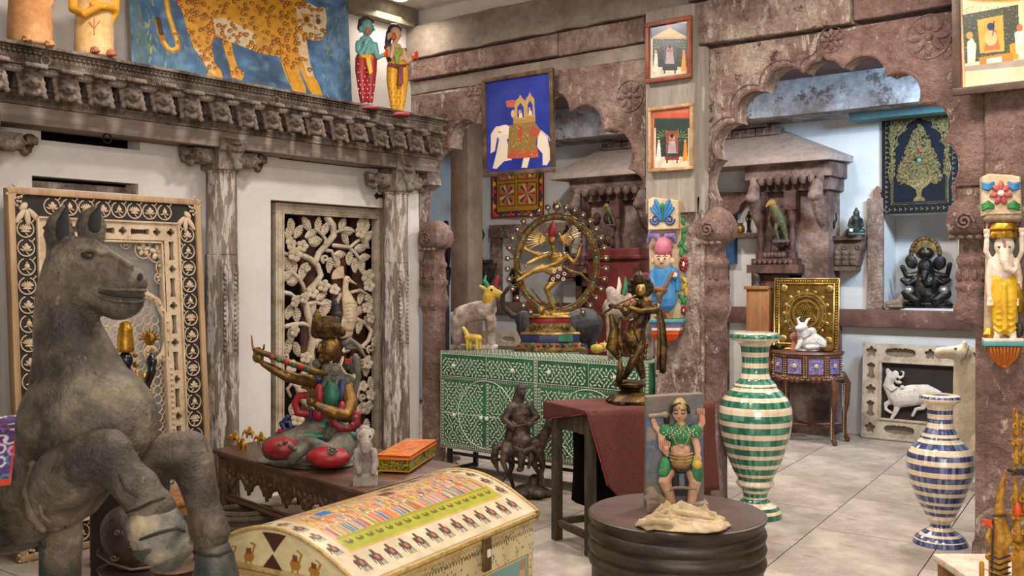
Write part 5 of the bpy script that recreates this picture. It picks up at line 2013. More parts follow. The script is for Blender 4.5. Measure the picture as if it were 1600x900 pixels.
b.tube([bz(380,238,-20),bz(394,232,-21.5),bz(410,236,-21)],.8,6)
b.tube([bz(370,300,-19),bz(382,301,-20),bz(390,299,-20)],.8,6)
b.build('face_lines',wm('dark_bronze_line',['#2b1f10','#3a2a16'],8,.5,.4),hd)
b = B(t)  # crown with tall points
b.lathe([(17,540-14),(19.5,518),(20.5,510),(19,504)],20,(513,0,-4))
for x,y0,y1,w in((368,175,78,11),(398,165,112,10),(428,160,122,10),(455,170,138,9),(352,190,120,8),(478,185,158,7)):
 b.tube([bz(x,y0,-18),bz(x-4,(y0+y1)/2+8,-19),bz(x-10,y1,-15)],[w,w*.85,2.5],8,flat=((0,1,0),.5))
b.lathe([(20,506),(19,498),(17,494)],20,(512,0,-4))
for i in range(11):
 a = PI*(.05+i*.09)
 b.ell((513-19.5*math.cos(a),511,-4-19.5*math.sin(a)),(2.4,2.4,2.8),None,8,6)
b.build('crown',wm('dark_gilt_filigree',['#2c2012','#513c20','#77602f'],20,.45,.7,bump=1,bscale=90),t,smooth=60)
b = B(t)
b.tube([bz(452,170,0),bz(455,120,0),bz(450,60,0),bz(445,30,0)],[6,8,5,3],10)
b.ell(bz(455,100,0),(8,8,8))
b.ell(bz(447,50,0),(5,5,5))
b.build('topknot',BLKG,t,smooth=60)
b = B(t)  # flute arm stretched to the left
b.tube([bz(345,425,-8),bz(290,415,-25),bz(215,400,-42)],[11,9.5,8.2],12)
b.tube([bz(215,400,-42),bz(150,365,-48),bz(95,335,-50)],[8.2,7.2,4.6],12)
b.ell(bz(72,305,-50),(9,6,9))
b.build('arm',BRZ,t,remesh=.0045,sm=2)
for P_ in([(66,295),(50,270),(45,245),(40,200)],[(78,295),(72,268),(82,262)],[(84,300),(88,272),(100,262),(102,245)],[(64,300),(52,285),(60,262),(78,258)],[(80,310),(96,300),(92,285)]):
 b = B(t)
 n = len(P_)
 b.tube([bz(x,y,-52)for x,y in P_],[2.2-i*.35 for i in range(n)],8)
 b.build('finger',BRZ,t)
b = B(t)
b.tube([bz(505,450,-5),bz(520,530,-18),bz(500,590,-32)],[13,12,10],12)
b.tube([bz(500,592,-32),bz(440,575,-46),bz(360,540,-55)],[10,10,6.5],12)
b.ell(bz(330,520,-58),(8,6,8))
b.build('arm',BRZ,t,remesh=.0045,sm=2)
for P_ in([(322,515),(312,490),(318,470)],[(330,512),(328,485),(336,462)],[(338,514),(346,490),(350,470)],[(325,525),(310,510),(308,495)],[(322,530),(318,548),(332,560)]):
 b = B(t)
 b.tube([bz(x,y,-60)for x,y in P_],[2.4,2,1.6],8)
 b.build('finger',BRZ,t)
b = B(t)  # flute
b.tube([bz(60,270,-56),bz(200,322,-50),bz(350,375,-36),bz(400,385,-24)],[4,5,6,4],12)
fl_ = b.build('flute',BRZ,t,smooth=60)
for i,(x,y)in enumerate([(138,305),(172,318),(208,330),(244,342),(278,352),(312,362)]):
 b = B(t)
 b.ell(bz(x,y,-60+i*2.2),(4.4,2.6,4.4),None,12,8)
 b.build('stud',REDI if i%2==0 else GRNI,fl_)
for x,y,r,d in((447,365,11,-22),(355,335,8,-12),(542,340,15,-2)):
 b = B(t)
 for i in range(12):
  a = 2*PI*i/12
  q = bz(x,y,d)
  b.ell((q[0]+r*.75*math.cos(a),q[1]+r*.75*math.sin(a),d),(r*.22,2.4,r*.22),None,6,5)
 b.ell(bz(x,y,d),(r*.75,2.5,r*.75))
 b.build('ear_disc',VERD,t,smooth=60)
b = B(t)
b.ell(bz(440,405,-20),(4,3,7))
b.tube([bz(490,240,-2),bz(520,220,0),bz(560,250,0),bz(590,300,0)],[5,4,4,2],8)
for i in range(5):
 b.tube([bz(500,260,0),bz(510+i*20,205+i*14,0)],[3,1.5],6)
b.build('ear_ornaments',VERD,t,smooth=60)
b = B(t)
b.box(bz(512,322,-10),(11,4,7))
b.build('red_jewel',REDI,t)
b = B(t)
b.box(bz(546,328,-10),(9,4,7))
b.build('blue_jewel',BLUI,t)
for m,P_,r in((REDI,[(432,575),(438,620),(470,650),(520,650),(548,620),(550,580)],6),(REDI,[(320,490),(270,490),(250,530),(265,575),(310,580)],6),(BLUI,[(185,625),(200,660),(235,655),(225,620),(190,618),(215,595)],4),(BLUI,[(330,560),(322,620),(305,680)],3.5),(BLUI,[(570,645),(545,665),(535,720)],5),(REDI,[(165,690),(180,665),(210,668),(205,690)],5),(VERD,[(545,300),(560,400),(540,470),(530,540)],4.5)):
 b = B(t)
 b.tube([bz(x,y,-42 if x>400 and y>560 and m is REDI else-12)for x,y in P_],r,8,flat=((0,1,0),.55))
 b.build('ribbon',m,t,smooth=60)
b = B(t)
for x,y in((445,610),(465,640),(500,648),(530,630),(545,595)):
 b.ell(bz(x,y,-46),(3.2,2,3.2),None,8,6)
b.build('ribbon_studs',VERD,t)
# ---- pale stone beast and other things on the low table
PST = wm('pale_grey_stone',['#6e655c','#978c80','#b5aa9d'],10,.75,bump=.5,bscale=50,wear=('#57504a',.64,14))
p = onZ(571,756,TZ)
t = Th('stone_animal','small pale grey carved stone animal sitting up at the table edge','figurine',tuple(p),YAW)
b = B(t)
b.box((571,748,0),(38,34,19),(0,0,.1))
b.tube([(571,735,4),(570,712,4),(570,690,2)],[16,15,11],14)
b.ell((570,682,-4),(13,11,12))
b.tube([(570,682,-6),(571,695,-16),(571,704,-18)],[10,8,6.5],12)
b.ell((560,676,2),(5,4,7))
b.ell((581,676,2),(5,4,7))
b.ell((570,669,2),(9,6,5))
b.tube([(558,705,-6),(557,725,-12),(561,738,-18)],[5.5,6,5],10)
b.tube([(584,705,-6),(586,725,-12),(583,738,-18)],[5.5,6,5],10)
b.build('body',PST,t,remesh=.004,sm=1)
b = B(t)
b.ell((563,682,-13),(1.8,1.5,1.8))
b.ell((578,682,-13),(1.8,1.5,1.8))
b.build('eyes',BLKG,t)
# painted box
c0,c1,c2 = onZ(640,742,TZ),onZ(600,734,TZ),onZ(681,714,TZ)
u_ =(c2-c0)
L1 = u_.length
u_.normalize()
an = math.atan2(u_.y,u_.x)
w1 = abs((c1-c0).dot(Vector((-u_.y,u_.x,0))))
t = Th('painted_box','small painted wooden box with yellow-red lid and green sides on the low table','box',tuple(c0),an)
hb = .100
def box_side(w,h,base,flow,seed):
 P_ = Paint(int(w*420),int(h*420),base)
 P_.noise(.25,6)
 r_ = random.Random(seed)
 for i in range(int(w*h*26000)):
  P_.ell(r_.random(),r_.random(),.010/w*.35,.010/h*.35,r_.choice(flow),n=6)
 P_.rect(0,0,1,.12,'#c9822f')
 P_.rect(0,.11,1,.135,'#5a1f14')
 return P_
b = B()
b.bx((.005,.005,.012),(L1-.005,w1-.005,hb*.72))
b.build('body',wm('dark_green_paint',['#1f2f16','#2c4020'],9,.4),t)
b = B()
b.bx((-.003,-.003,hb*.74),(L1+.003,w1+.003,hb))
b.build('lid',wm('orange_red_lid_paint',['#b04a18','#c86a1c'],9,.4),t,bevel=.002)
S_ = box_side(L1,hb*.72,'#2f3f16',['#7f8f24','#b8a02c','#56701c','#a8701c'],1)
S_.build('front_painting',VCG,t,lambda u,v:(u*L1,.0035+0*u,.012+v*(hb*.72-.012)))
S_ = box_side(w1,hb*.72,'#2f3f16',['#7f8f24','#b8a02c','#56701c','#a8701c'],2)
S_.build('end_painting',VCG,t,lambda u,v:(.0035+0*u,w1*(1-u),.012+v*(hb*.72-.012)))
S_ = Paint(140,90,'#b8501e')
S_.noise(.2,8)
for i in range(380):
 S_.ell(random.random(),random.random(),.012,.016,random.choice(['#d8a02c','#8f9a2a','#a82f18','#dcb23a']),n=6)
for e,c in((.0,'#e0a62c'),(.06,'#a3261a'),(.09,'#e0a62c'),(.12,'#b8501e')):
 if e<.1:
  S_.rect(e,e,1-e,e+.03,c),S_.rect(e,1-e-.03,1-e,1-e,c),S_.rect(e,e,e+.02,1-e,c),S_.rect(1-e-.02,e,1-e,1-e,c)
S_.build('lid_painting',VCG,t,lambda u,v:(-.002+u*(L1+.004),-.002+v*(w1+.004),hb+.0008+0*u))
S_ = Paint(120,14,'#a3261a')
for i in range(40):
 S_.poly([(i/40,.1),((i+.8)/40,.1),((i+.4)/40,.8)],'#e0a62c')
S_.build('lid_edge_painting',VCG,t,lambda u,v:(u*L1,-.0042+0*u,hb*.75+v*hb*.23))
S_.build('lid_edge_painting',VCG,t,lambda u,v:(-.0042+0*u,w1*(1-u),hb*.75+v*hb*.23))
for x in(.02,L1-.02):
 for y in(.02,w1-.02):
  b = B()
  b.box((x,y,.006),(.03,.02,.012))
  b.build('foot',MATS['dark_green_paint'],t)
b = B()
b.box((L1*.5,-.006,hb*.62),(.008,.006,.03))
b.build('clasp',BLKG,t)
# tiny gilt elephants
p = onZ(392,694,TZ)
GEL = wm('bright_gilt',['#7a5418','#b9862e','#dcb25a'],30,.38,.7,bump=.8,bscale=120)
ELB =[('tiny gilt elephant toy at the far left of the low table',(352,686),.2),('tiny gilt elephant toy behind the first one, trunk to the left',(367,692),.0),('tiny gilt elephant toy nearest the table front edge',(379,703),-.6),('tiny gilt elephant toy in the back row against the column',(390,684),.3),('tiny gilt elephant toy beside the flute player base',(408,693),.1)]
pe = onZ(*ELB[0][1],TZ)
te = Th('toy_elephant',ELB[0][0],'figurine',tuple(pe),YAW+.2,'tiny gilt elephants on the low table')
b = B()
b.ell((0,0,.034),(.026,.017,.019))
b.ell((-.026,0,.042),(.013,.012,.014))
b.tube([(-.034,0,.040),(-.042,0,.028),(-.044,0,.014),(-.050,0,.010)],[.006,.005,.004,.003],8)
b.box((0,0,.052),(.024,.022,.012))
for x in(-.016,.016):
 for y in(-.009,.009):
  b.tube([(x,y,.026),(x,y,.003)],[.0075,.0065],8)
for s_ in(-1,1):
 b.ell((-.020,s_*.014,.040),(.009,.004,.012))
b.tube([(.025,0,.04),(.033,0,.028),(.032,0,.018)],.0022,5)
b.build('body',GEL,te,remesh=.0026,sm=1)
b = B()
b.box((0,0,.0605),(.020,.018,.006))
b.ell((0,0,.067),(.010,.009,.008))
for s_ in(-1,1):
 b.tube([(-.036,s_*.006,.036),(-.044,s_*.008,.036)],[.0022,.001],5)
b.build('howdah',GEL,te)
for lab,(px,py),a in ELB[1:]:
 dup(te,onZ(px,py,TZ),YAW+a,lab)
 # gnarled grey root on the floor behind the box
t = Th('grey_root_carving','grey gnarled root carving between the painted box and the green chest','carving',tuple(onZ(694,728,0)),YAW)
b = B(t)
b.tube([(676,690,0),(682,710,-4),(694,722,0),(712,726,4)],[5,7,8,5],8)
b.tube([(684,700,8),(698,712,4),(716,716,8)],[5,6,4],8)
b.tube([(690,728,0),(700,718,-8),(708,730,-6)],[4,5,3],8)
b.build('root',PST,t,remesh=.006,sm=1)
# ---- domed painted chest
FR,A_ = onZ(838,800,.5),onZ(597,901,.5)
u_ =(FR-A_).normalized()  # along the front, towards the right end
CL,CW,CH = 1.17,.72,.50
v_ = Vector((-u_.y,u_.x,0))
FLc = FR-u_*CL
t = Th('painted_domed_chest','cream domed chest painted with elephants and a procession in the foreground','chest',(FLc.x,FLc.y,0),math.atan2(u_.y,u_.x))
chest = t
IVO = wm('ivory_paint',['#c8b48a','#d9c8a2','#e2d4b4'],3,.3,bump=.1,coat=.3)
TRIM = wm('gold_ochre_trim',['#a3854a','#bf9f5e','#cdb276'],40,.4,bump=.6,bscale=120)
b = B()
b.bx((.01,.01,.03),(CL-.01,CW-.01,CH-.03))
b.build('body',IVO,t)
RS = .135
arc =[(CW*i/24,CH+.005+RS*(math.sin(PI*(.06+.88*i/24))-math.sin(PI*.06))/(1-math.sin(PI*.06)))for i in range(25)]
b = B()
nA = len(arc)
vs =[(0,y,z)for y,z in arc]+[(CL,y,z)for y,z in arc]+[(0,0,CH-.03),(CL,0,CH-.03),(0,CW,CH-.03),(CL,CW,CH-.03)]
b.raw(vs,[(i+1,i,nA+i,nA+i+1)for i in range(nA-1)]+[tuple([2*nA]+list(range(nA))+[2*nA+2])[::1],tuple([2*nA+3]+list(range(2*nA-1,nA-1,-1))+[2*nA+1])]+[(0,2*nA,2*nA+1,nA),(nA-1,2*nA-1,2*nA+3,2*nA+2),(2*nA,2*nA+2,2*nA+3,2*nA+1)])
b.build('lid',IVO,t,smooth=40)
b = B()
for z0,z1,o_ in((CH-.035,CH-.018,.008),(CH-.014,CH+.002,.012),(.0,.04,.008)):
 b.bx((-o_,-o_,z0),(CL+o_,.02,z1))
 b.bx((-o_,-o_,z0),(.02,CW+o_,z1))
 b.bx((CL-.02,-o_,z0),(CL+o_,CW+o_,z1))
 b.bx((-o_,CW-.02,z0),(CL+o_,CW+o_,z1))
for x in(-.004,CL+.004):
 b.tube([(x,y,z+.002)for y,z in arc],.008,6)
b.build('trim',TRIM,t,bevel=.003)
def eleph(P_,x,y,w,h,c1='#3a3a3a',c2='#54433c',flip=1):
 """little caparisoned elephant, walking; x, y centre in the picture, w, h half sizes"""
 f_ = flip
 P_.ell(x,y,w*.62,h*.55,c1)
 P_.ell(x-f_*w*.62,y+h*.18,w*.3,h*.38,c1)
 P_.poly([(x-f_*w*.85,y+h*.2),(x-f_*w*.98,y-h*.6),(x-f_*w*.84,y-h*.65),(x-f_*w*.66,y)],c1)
 for q_ in(-.5,-.2,.2,.48):
  P_.poly([(x+q_*w-w*.09,y),(x+q_*w+w*.09,y),(x+q_*w+w*.08,y-h),(x+q_*w-w*.08,y-h)],c1)
 P_.poly([(x-w*.32,y+h*.45),(x+w*.34,y+h*.45),(x+w*.4,y-h*.35),(x-w*.36,y-h*.35)],c2)
 P_.poly([(x-w*.22,y+h*.3),(x+w*.24,y+h*.3),(x+w*.26,y-h*.2),(x-w*.24,y-h*.2)],'#b0623c')
 P_.poly([(x-w*.3,y+h*.45),(x+w*.3,y+h*.45),(x+w*.2,y+h),(x-w*.2,y+h)],'#5d3a2c')
 # the lid picture, v = 0 at the front edge, 1 at the back edge
P = Paint(500,290,'#c3b596')
P.noise(.06,10)
IX0,IX1,IY0,IY1 = .085,.915,.165,.84
P.rect(IX0-.012,IY0-.015,IX1+.012,IY1+.015,'#b89a5c')
P.rect(IX0,IY0,IX1,IY1,'#b99b66')
for q_ in range(3):  # painted gallery and arcades of the palace
 P.rect(IX0,.56+q_*.085,IX1,.575+q_*.085,'#a8824a')
 P.rect(IX0,.585+q_*.085,IX1,.635+q_*.085,'#cdb07a')
for i in range(34):
 x = IX0+.012+i*(IX1-IX0-.02)/34
 P.rect(x,.66,x+.011,.70,random.choice(['#5a4a48','#46525c','#7a4a3a','#394a42']))
 if i%2==0:
  P.rect(x,.745,x+.022,.80,random.choice(['#8a7260','#9c8068','#4f5a55','#705a62']))
 P.ell(x+.005,.60,.006,.02,'#8f7042')
P.rect(IX0,IY0,IX1,.26,'#9a9c34')
P.noise(.06,30)
for i in range(17):
 P.ell(IX0+.03+i*.048,.215,.016,.018,'#5f5f22')
 P.ell(IX0+.03+i*.048,.225,.008,.009,'#b08a3a')
robe =['#c8574a','#4c6f9e','#d98a3c','#5f8a4a','#c47a86','#8fa0b0','#b8432e','#d8b060','#3f5f8a','#c86f4a']
for row in range(8):
 for i in range(60):
  yb_ = .60-row*.042+random.uniform(-.03,.03)*(row<6)
  x = IX0+.012+(IX1-IX0-.02)*(i+random.uniform(-.6,.6))/60
  if row<3 and random.random()<.45 or row>5 and random.random()<.25:
   continue
  c = random.choice(robe)
  h_ = .085 if row>5 else .04
  if row>5:
   yb_ = .345
  P.poly([(x-.0048,yb_-h_),(x+.0048,yb_-h_),(x+.003,yb_),(x-.003,yb_)],c)
  P.ell(x,yb_+.008,.003,.008,'#9a6242' if random.random()<.7 else '#d8a860',n=8)
  if random.random()<.5:
   P.ell(x,yb_+.018,.0036,.007,random.choice(['#c8402c','#d8a83c','#e0d8c8']),n=8)
for x,y,c in((.20,.50,'#3c6fb0'),(.58,.58,'#6b4a3a'),(.52,.50,'#5a4030'),(.75,.60,'#56463e'),(.86,.62,'#5a4a5a')):
 P.poly([(x-.03,y-.03),(x+.03,y-.03),(x+.03,y+.035),(x-.03,y+.035)],c)
 P.line([(x-.03,y+.035),(x+.03,y+.035)],2,'#d8b060')
P.rect(IX0,.245,IX1,.258,'#8f8a2a')
for i in range(13):
 eleph(P,.075+i*.071,.085,.028,.048)
 eleph(P,.075+i*.071,.925,.028,.048,'#5a4a48','#8a5a46')
for i in range(7):
 for xx in(.038,.962):
  eleph(P,xx,.20+i*.105,.026,.040)
P.build('lid_painting',VCG,t,lambda u,v:(.006+u*(CL-.012),np.interp(v*24,np.arange(25),[a[0]for a in arc]),np.interp(v*24,np.arange(25),[a[1]for a in arc])+.0025))
P = Paint(300,90,'#d8c596')  # left end of the lid: animals and diamonds
P.noise(.06,8)
for i,x in enumerate((.08,.20,.33,.64,.76,.88)):
 if i in(0,5):
  P.poly([(x-.025,.3),(x,.1),(x+.025,.3),(x,.5)],'#8a6a3a')
 else:
  P.ell(x,.35,.036,.13,'#a9762f')
  P.line([(x+.025,.45),(x+.04,.65),(x+.015,.7)],4,'#a9762f')
  P.rect(x-.02,.42,x+.015,.58,'#7a4526')
  for q_ in(-.02,.015):
   P.rect(x+q_-.006,.08,x+q_+.006,.3,'#a9762f')
P.poly([(.42,.95),(.50,.50),(.58,.95)],'#4a2a26')
P.poly([(.40,.02),(.49,.48),(.58,.02)],'#4a2a26')
P.build('end_painting',VCG,t,lambda u,v:(-.0015+0*u,CW*(1-u)*.96+.02,CH-.02+v*np.maximum(.004,(np.interp(CW*(1-u)*.96+.02,[a[0]for a in arc],[a[1]for a in arc])-CH+.012))))
# body faces: floral borders, landscape panels
P = Paint(420,160,'#cdbb8c')
P.noise(.08,9)
for i in range(60):
 for y in(.93,.06):
  P.ell(.01+i/60,y,.004,.02,'#5d5a3a')
  P.ell(.018+i/60,y+.02,.003,.014,'#a04a34')
for i in range(700):
 x,y = random.random(),random.random()
 if y>.72 or y<.14 or x<.04 or x>.96 or abs(x-.5)<.04:
  if .14<y or y<.1:
   P.ell(x,y,.004,.012,random.choice(['#55613c','#a04a34','#47553a','#8f7042']),n=6)
for x0,x1 in((.05,.46),(.54,.95)):
 P.rect(x0-.012,.13,x1+.012,.71,'#4a3626')
 P.rect(x0-.008,.14,x1+.008,.70,'#c8a866')
 P.rect(x0,.16,x1,.68,'#6f9a94')
 P.rect(x0,.16,x1,.34,'#8a6a4a')
 for i in range(14):
  P.ell(x0+.02+i*(x1-x0)/14.5,.43,.016,.09,random.choice(['#3a4a2a','#55402a','#4a5a34','#6a4a2a']))
 P.rect(x1-.05,.30,x1-.01,.60,'#c8a070')
 P.ell(x1-.03,.62,.02,.05,'#b07a5a')
P.build('front_painting',VCG,t,lambda u,v:(.012+u*(CL-.024),.0085+0*u,.04+v*(CH-.08)))
P = Paint(160,110,'#cdbb8c')
P.noise(.08,9)
for i in range(500):
 x,y = random.random(),random.random()
 if y>.72 or y<.2 or x<.1 or x>.9:
  P.ell(x,y,.008,.014,random.choice(['#55613c','#a04a34','#47553a','#35707a']),n=6)
P.rect(.12,.2,.88,.7,'#6f9a94')
P.build('end_panel_painting',VCG,t,lambda u,v:(.0085+0*u,CW-.012-u*(CW-.024),.04+v*(CH-.08)))
b = B()
b.box((CL*.66-.02,-.016,CH-.075),(.05,.014,.13))
b.build('hasp',wm('dull_brass_plate',['#5a4628','#7d6238'],20,.45,.6,bump=.4),t,bevel=.003)
b = B()
b.box((CL*.66-.02,-.026,CH-.07),(.022,.004,.028))
b.build('price_tag',EYEW,t)
# ================================================================ CENTRE: green chest, statues, side table, drum
GREEN = wm('green_lacquer',['#1f5133','#2b6340','#367249'],5,.4,bump=.1,coat=.2)
BONE = wm('bone_inlay',['#c3c7b2','#d9dbc8'],20,.4,bump=.1)
YS = 5.58
sx0,sx1 = onY(687,560,YS).x,onY(1010,560,YS).x
SZ0,SZ1 = .19,onY(687,548,YS).z
SWd,SHt,SD = sx1-sx0,SZ1-SZ0,.40
t = Th('green_inlay_sideboard','green sideboard covered in white leaf inlay in front of the left arch','sideboard',(sx0,YS,0),0)
b = B()
b.bx((0,.012,SZ0),(SWd,SD,SZ1))
b.build('body',GREEN,t,bevel=.003)
b = B()
for x in(.06,SWd-.06):
 for y in(.05,SD-.05):
  b.box((x,y,SZ0/2),(.03,.03,SZ0))
 b.box((x,SD/2,.02),(.03,SD-.1,.02))
b.box((SWd/2,.05,.15),(SWd-.1,.02,.02))
b.build('leg_frame',BLKG,t)
mid = SWd*.5+.01
dr = .165
panels =[(0.02,mid-.015,SZ1-dr-.02,SZ1-.02,'drawer'),(mid+.015,SWd-.02,SZ1-dr-.02,SZ1-.02,'drawer'),(0.02,mid*.5,SZ0+.02,SZ1-dr-.05,'door'),(mid*.5+.003,mid-.015,SZ0+.02,SZ1-dr-.05,'door'),(mid+.015,mid+(SWd-mid)*.5,SZ0+.02,SZ1-dr-.05,'door'),(mid+(SWd-mid)*.5+.003,SWd-.02,SZ0+.02,SZ1-dr-.05,'door')]
inl = B()
def leafq(b,x,z,a,L_,w,y,plane='f'):
 c,s_ = math.cos(a),math.sin(a)
 P_ =[(-L_,0),(-L_*.2,-w),(L_*.5,-w*.75),(L_,w*.1),(L_*.45,w*.9),(-L_*.2,w)]
 vs =[(x+p*c-q*s_,z+p*s_+q*c)for p,q in P_]
 if plane=='f':
  b.raw([(u,y,v)for u,v in vs],[tuple(range(6))])
 elif plane=='t':
  b.raw([(u,v,y)for u,v in vs],[tuple(range(6))])
 else:
  b.raw([(y,u,v)for u,v in vs],[tuple(range(6))])
def leaffield(b,x0,x1,z0,z1,y,plane='f'):
 sp = .036
 j = 0
 z = z0+.012
 while z<z1-.010:
  x = x0+.012+(j%2)*sp*.5
  while x<x1-.010:
   f_ = math.sin(x*17+2*math.sin(z*13))+math.cos(z*19+x*7)
   a = f_*1.5+(.6 if(int(x/sp)+j)%2 else-.6)
   leafq(b,x+random.uniform(-.003,.003),z,a,.0168,.0058,y,plane)
   x+=sp
  j+=1
  z+=sp*.60
def strip(b,x0,z0,x1,z1,y,plane='f',w=.012):
 """band of diamonds between two thin lines"""
 L_ = math.hypot(x1-x0,z1-z0)
 n = max(1,int(L_/.021))
 ux,uz =(x1-x0)/L_,(z1-z0)/L_
 nx,nz_ = -uz,ux
 def put(P_):
  if plane=='f':
   b.raw([(u,y,v)for u,v in P_],[tuple(range(4))])
  elif plane=='t':
   b.raw([(u,v,y)for u,v in P_],[tuple(range(4))])
  else:
   b.raw([(y,u,v)for u,v in P_],[tuple(range(4))])
 for i in range(n):
  cx_,cz_ = x0+ux*L_*(i+.5)/n,z0+uz*L_*(i+.5)/n
  r = .0082
  put([(cx_-ux*r,cz_-uz*r),(cx_-nx*r,cz_-nz_*r),(cx_+ux*r,cz_+uz*r),(cx_+nx*r,cz_+nz_*r)])
 for o_ in(-w,w):
  put([(x0+nx*(o_-.0013),z0+nz_*(o_-.0013)),(x1+nx*(o_-.0013),z1+nz_*(o_-.0013)),(x1+nx*(o_+.0013),z1+nz_*(o_+.0013)),(x0+nx*(o_+.0013),z0+nz_*(o_+.0013))])
for(x0,x1,z0,z1,nm)in panels:
 b = B()
 b.bx((x0-.004,0,z0),(x1+.004,.018,z1))
 pnl = b.build(nm,GREEN,t,bevel=.002)
 bi = B()
 m_ = .026
 if nm=='drawer':
  hx =(x0+x1)/2
  leaffield(bi,x0+.01,hx-.006,z0+.008,z1-.008,-.0012)
  leaffield(bi,hx+.006,x1-.01,z0+.008,z1-.008,-.0012)
  for q_ in((x0,z0,x0,z1),(x1,z0,x1,z1),(hx,z0,hx,z1),(x0,z0,x1,z0),(x0,z1,x1,z1)):
   bi.tube([(q_[0],-.0008,q_[1]),(q_[2],-.0008,q_[3])],.0016,4,cap=False)
 else:
  leaffield(bi,x0+.03,x1-.012,z0+.03,z1-.012,-.0012)
  strip(bi,x0+.014,z0,x0+.014,z1,-.0012)
  strip(bi,x0,z0+.014,x1,z0+.014,-.0012)
  for zz_ in(z0+.5*(z1-z0),):
   bi.tube([(x0+.03,-.0008,zz_),(x1,-.0008,zz_)],.0022,4,cap=False)
 bi.build('leaf_inlay',BONE,pnl,kind='stuff',smooth=0)
bi = B()
strip(bi,0,SZ1-.010,SWd,SZ1-.010,-.0004+.012,w=.008)
for xx in(.008,SWd-.008,mid):
 strip(bi,xx,SZ0,xx,SZ1,.0112-.013*(xx==mid),w=.008)
strip(bi,0,SZ1-dr-.035,SWd,SZ1-dr-.035,.0112,w=.010)
strip(bi,0,SZ0+.01,SWd,SZ0+.01,.0112,w=.008)
leaffield(bi,.04,SWd-.04,.04,SD-.03,SZ1+.0008,'t')
strip(bi,0,.014,SWd,.014,SZ1+.0008,'t')
strip(bi,.02,SZ0,.02,SZ1,SWd+.0006,'s')
for cxm in(mid*.5,mid+(SWd-mid)*.5):
 zc_ =(SZ0+SZ1-dr)/2
 bi.tube([(cxm+.27*math.cos(2*PI*i/40),-.001,zc_+.25*math.sin(2*PI*i/40))for i in range(40)],.003,4,closed=True)
bi.build('border_inlay',BONE,t,kind='stuff',smooth=0)
b = B()
for i in range(6):
 a = 2*PI*i/6
 b.ell((.010*math.cos(a),-.012,.010*math.sin(a)),(.008,.009,.008),None,8,6)
b.ell((0,-.02,0),(.007,.007,.007),None,8,6)
b.tube([(0,0,0),(0,-.012,0)],.005,6)
kn = b.build('knob',BONE,t)
for i,(px,py)in enumerate(((710,571),(802,579),(859,582),(962,590),(711,648),(753,653),(762,654),(905,664))):
 q = t.q(px,py,-.002)
 if i==0:
  kn.location = q
 else:
  inst(kn,'knob',t,q)
CLAYC = wm('limed_wood_cow',['#5e4d43','#877468','#a99a8d','#c4b8ab'],9,.75,bump=.6,bscale=40,wear=('#4b3b33',.66,12))
YEL = wm('yellow_head_paint',['#9c7a1f','#c4a13a','#cdb25a'],12,.5,bump=.3)
HGRN = wm('horn_green',['#2f7a55','#4b9a70'],9,.4)
HRED = wm('horn_red',['#8a2028','#b0343a'],9,.4)
# left cow
t = Th('painted_cow_statue','pale worn cow statue with yellow head, green and red horns on the green sideboard','statue',tuple(onZ(742,545,SZ1)),YAW)
b = B(t)
b.tube([(722,492,0),(745,486,0),(762,484,0)],[15,16,15],14)
b.ell((718,497,0),(12,13,16))
for x,dd in((714,-7),(768,-8),(716,8),(766,8)):
 b.tube([(x,500,dd),(x,536,dd)],[8.5,6.5],10)
b.tube([(762,486,-3),(766,470,-5),(766,458,-6)],[13,10,9],12)
b.tube([(706,490,0),(705,510,-2),(708,530,-2)],[3,2.5,2],8)
b.box((741,542,0),(74,26,6))
b.build('body',CLAYC,t,remesh=.007,sm=2)
b = B(t)
b.tube([(764,470,-6),(765,460,-7)],[10,10],12)
b.ell((768,455,-8),(10,9,9))
b.tube([(772,457,-9),(786,462,-10)],[7.5,5.5],10)
b.tube([(756,450,-8),(750,447,-10)],[3.5,2],8)
b.build('head',YEL,t,remesh=.005,sm=2)
for x,m,e in((762,HGRN,758),(774,HRED,777)):
 b = B(t)
 b.tube([(x,447,-8),(e-1,438,-9),(e+1,431,-9)],[4,3,1.2],8)
 b.build('horn',m,t)
b = B(t)
b.ell((768,453,-17),(2,1.5,2))
b.build('eye',BLKG,t)
t2 = Th('small_yellow_calf','small yellow painted calf figure standing against the cow statue legs','figurine',tuple(onZ(738,547.5,SZ1)),YAW)
b = B(t2)
b.tube([(731,527),(748,528)],[6,5.5],10)
b.tube([(731,526),(727,517),(724,513)],[4.5,3.5,3],8)
for x in(730,735,745,750):
 b.tube([(x,530,-2 if x in(730,745)else 2),(x,545,-2 if x in(730,745)else 2)],[3,2.2],8)
b.build('body',YEL,t2,remesh=.0035,sm=1)
# right cow
t = Th('red_marked_cow_statue','grey worn cow statue with red markings at the right end of the green sideboard','statue',tuple(onZ(995,562,SZ1)),YAW)
b = B(t)
b.tube([(960,482,10),(985,478,6),(1004,476,2)],[20,21,19],14)
b.tube([(1008,480,-2),(1012,520,-6),(1013,556,-6)],[13,9,8],12)
b.tube([(1000,480,14),(1003,520,16),(1003,552,16)],[11,8,7],12)
b.tube([(958,490,6),(955,520,6),(955,555,6)],[12,8,7],12)
b.tube([(966,480,2),(958,462,0),(954,455,-2)],[14,11,8],12)
b.build('body',CLAYC,t,remesh=.007,sm=2)
b = B(t)
for P_ in([(990,465,-15),(998,475,-19),(990,486,-19)],[(1000,462,-15),(1004,474,-18),(1010,490,-15)],[(985,470,-16),(1000,488,-19),(1012,497,-14)]):
 b.tube(P_,1.7,6)
b.build('red_markings',REDI,t)
for x,m in((968,EYEW),(978,HGRN)):
 b = B(t)
 b.tube([(x-2,458,0),(x,446,0),(x-1,434,0)],[4,3.4,1.2],8)
 b.build('horn',m,t)
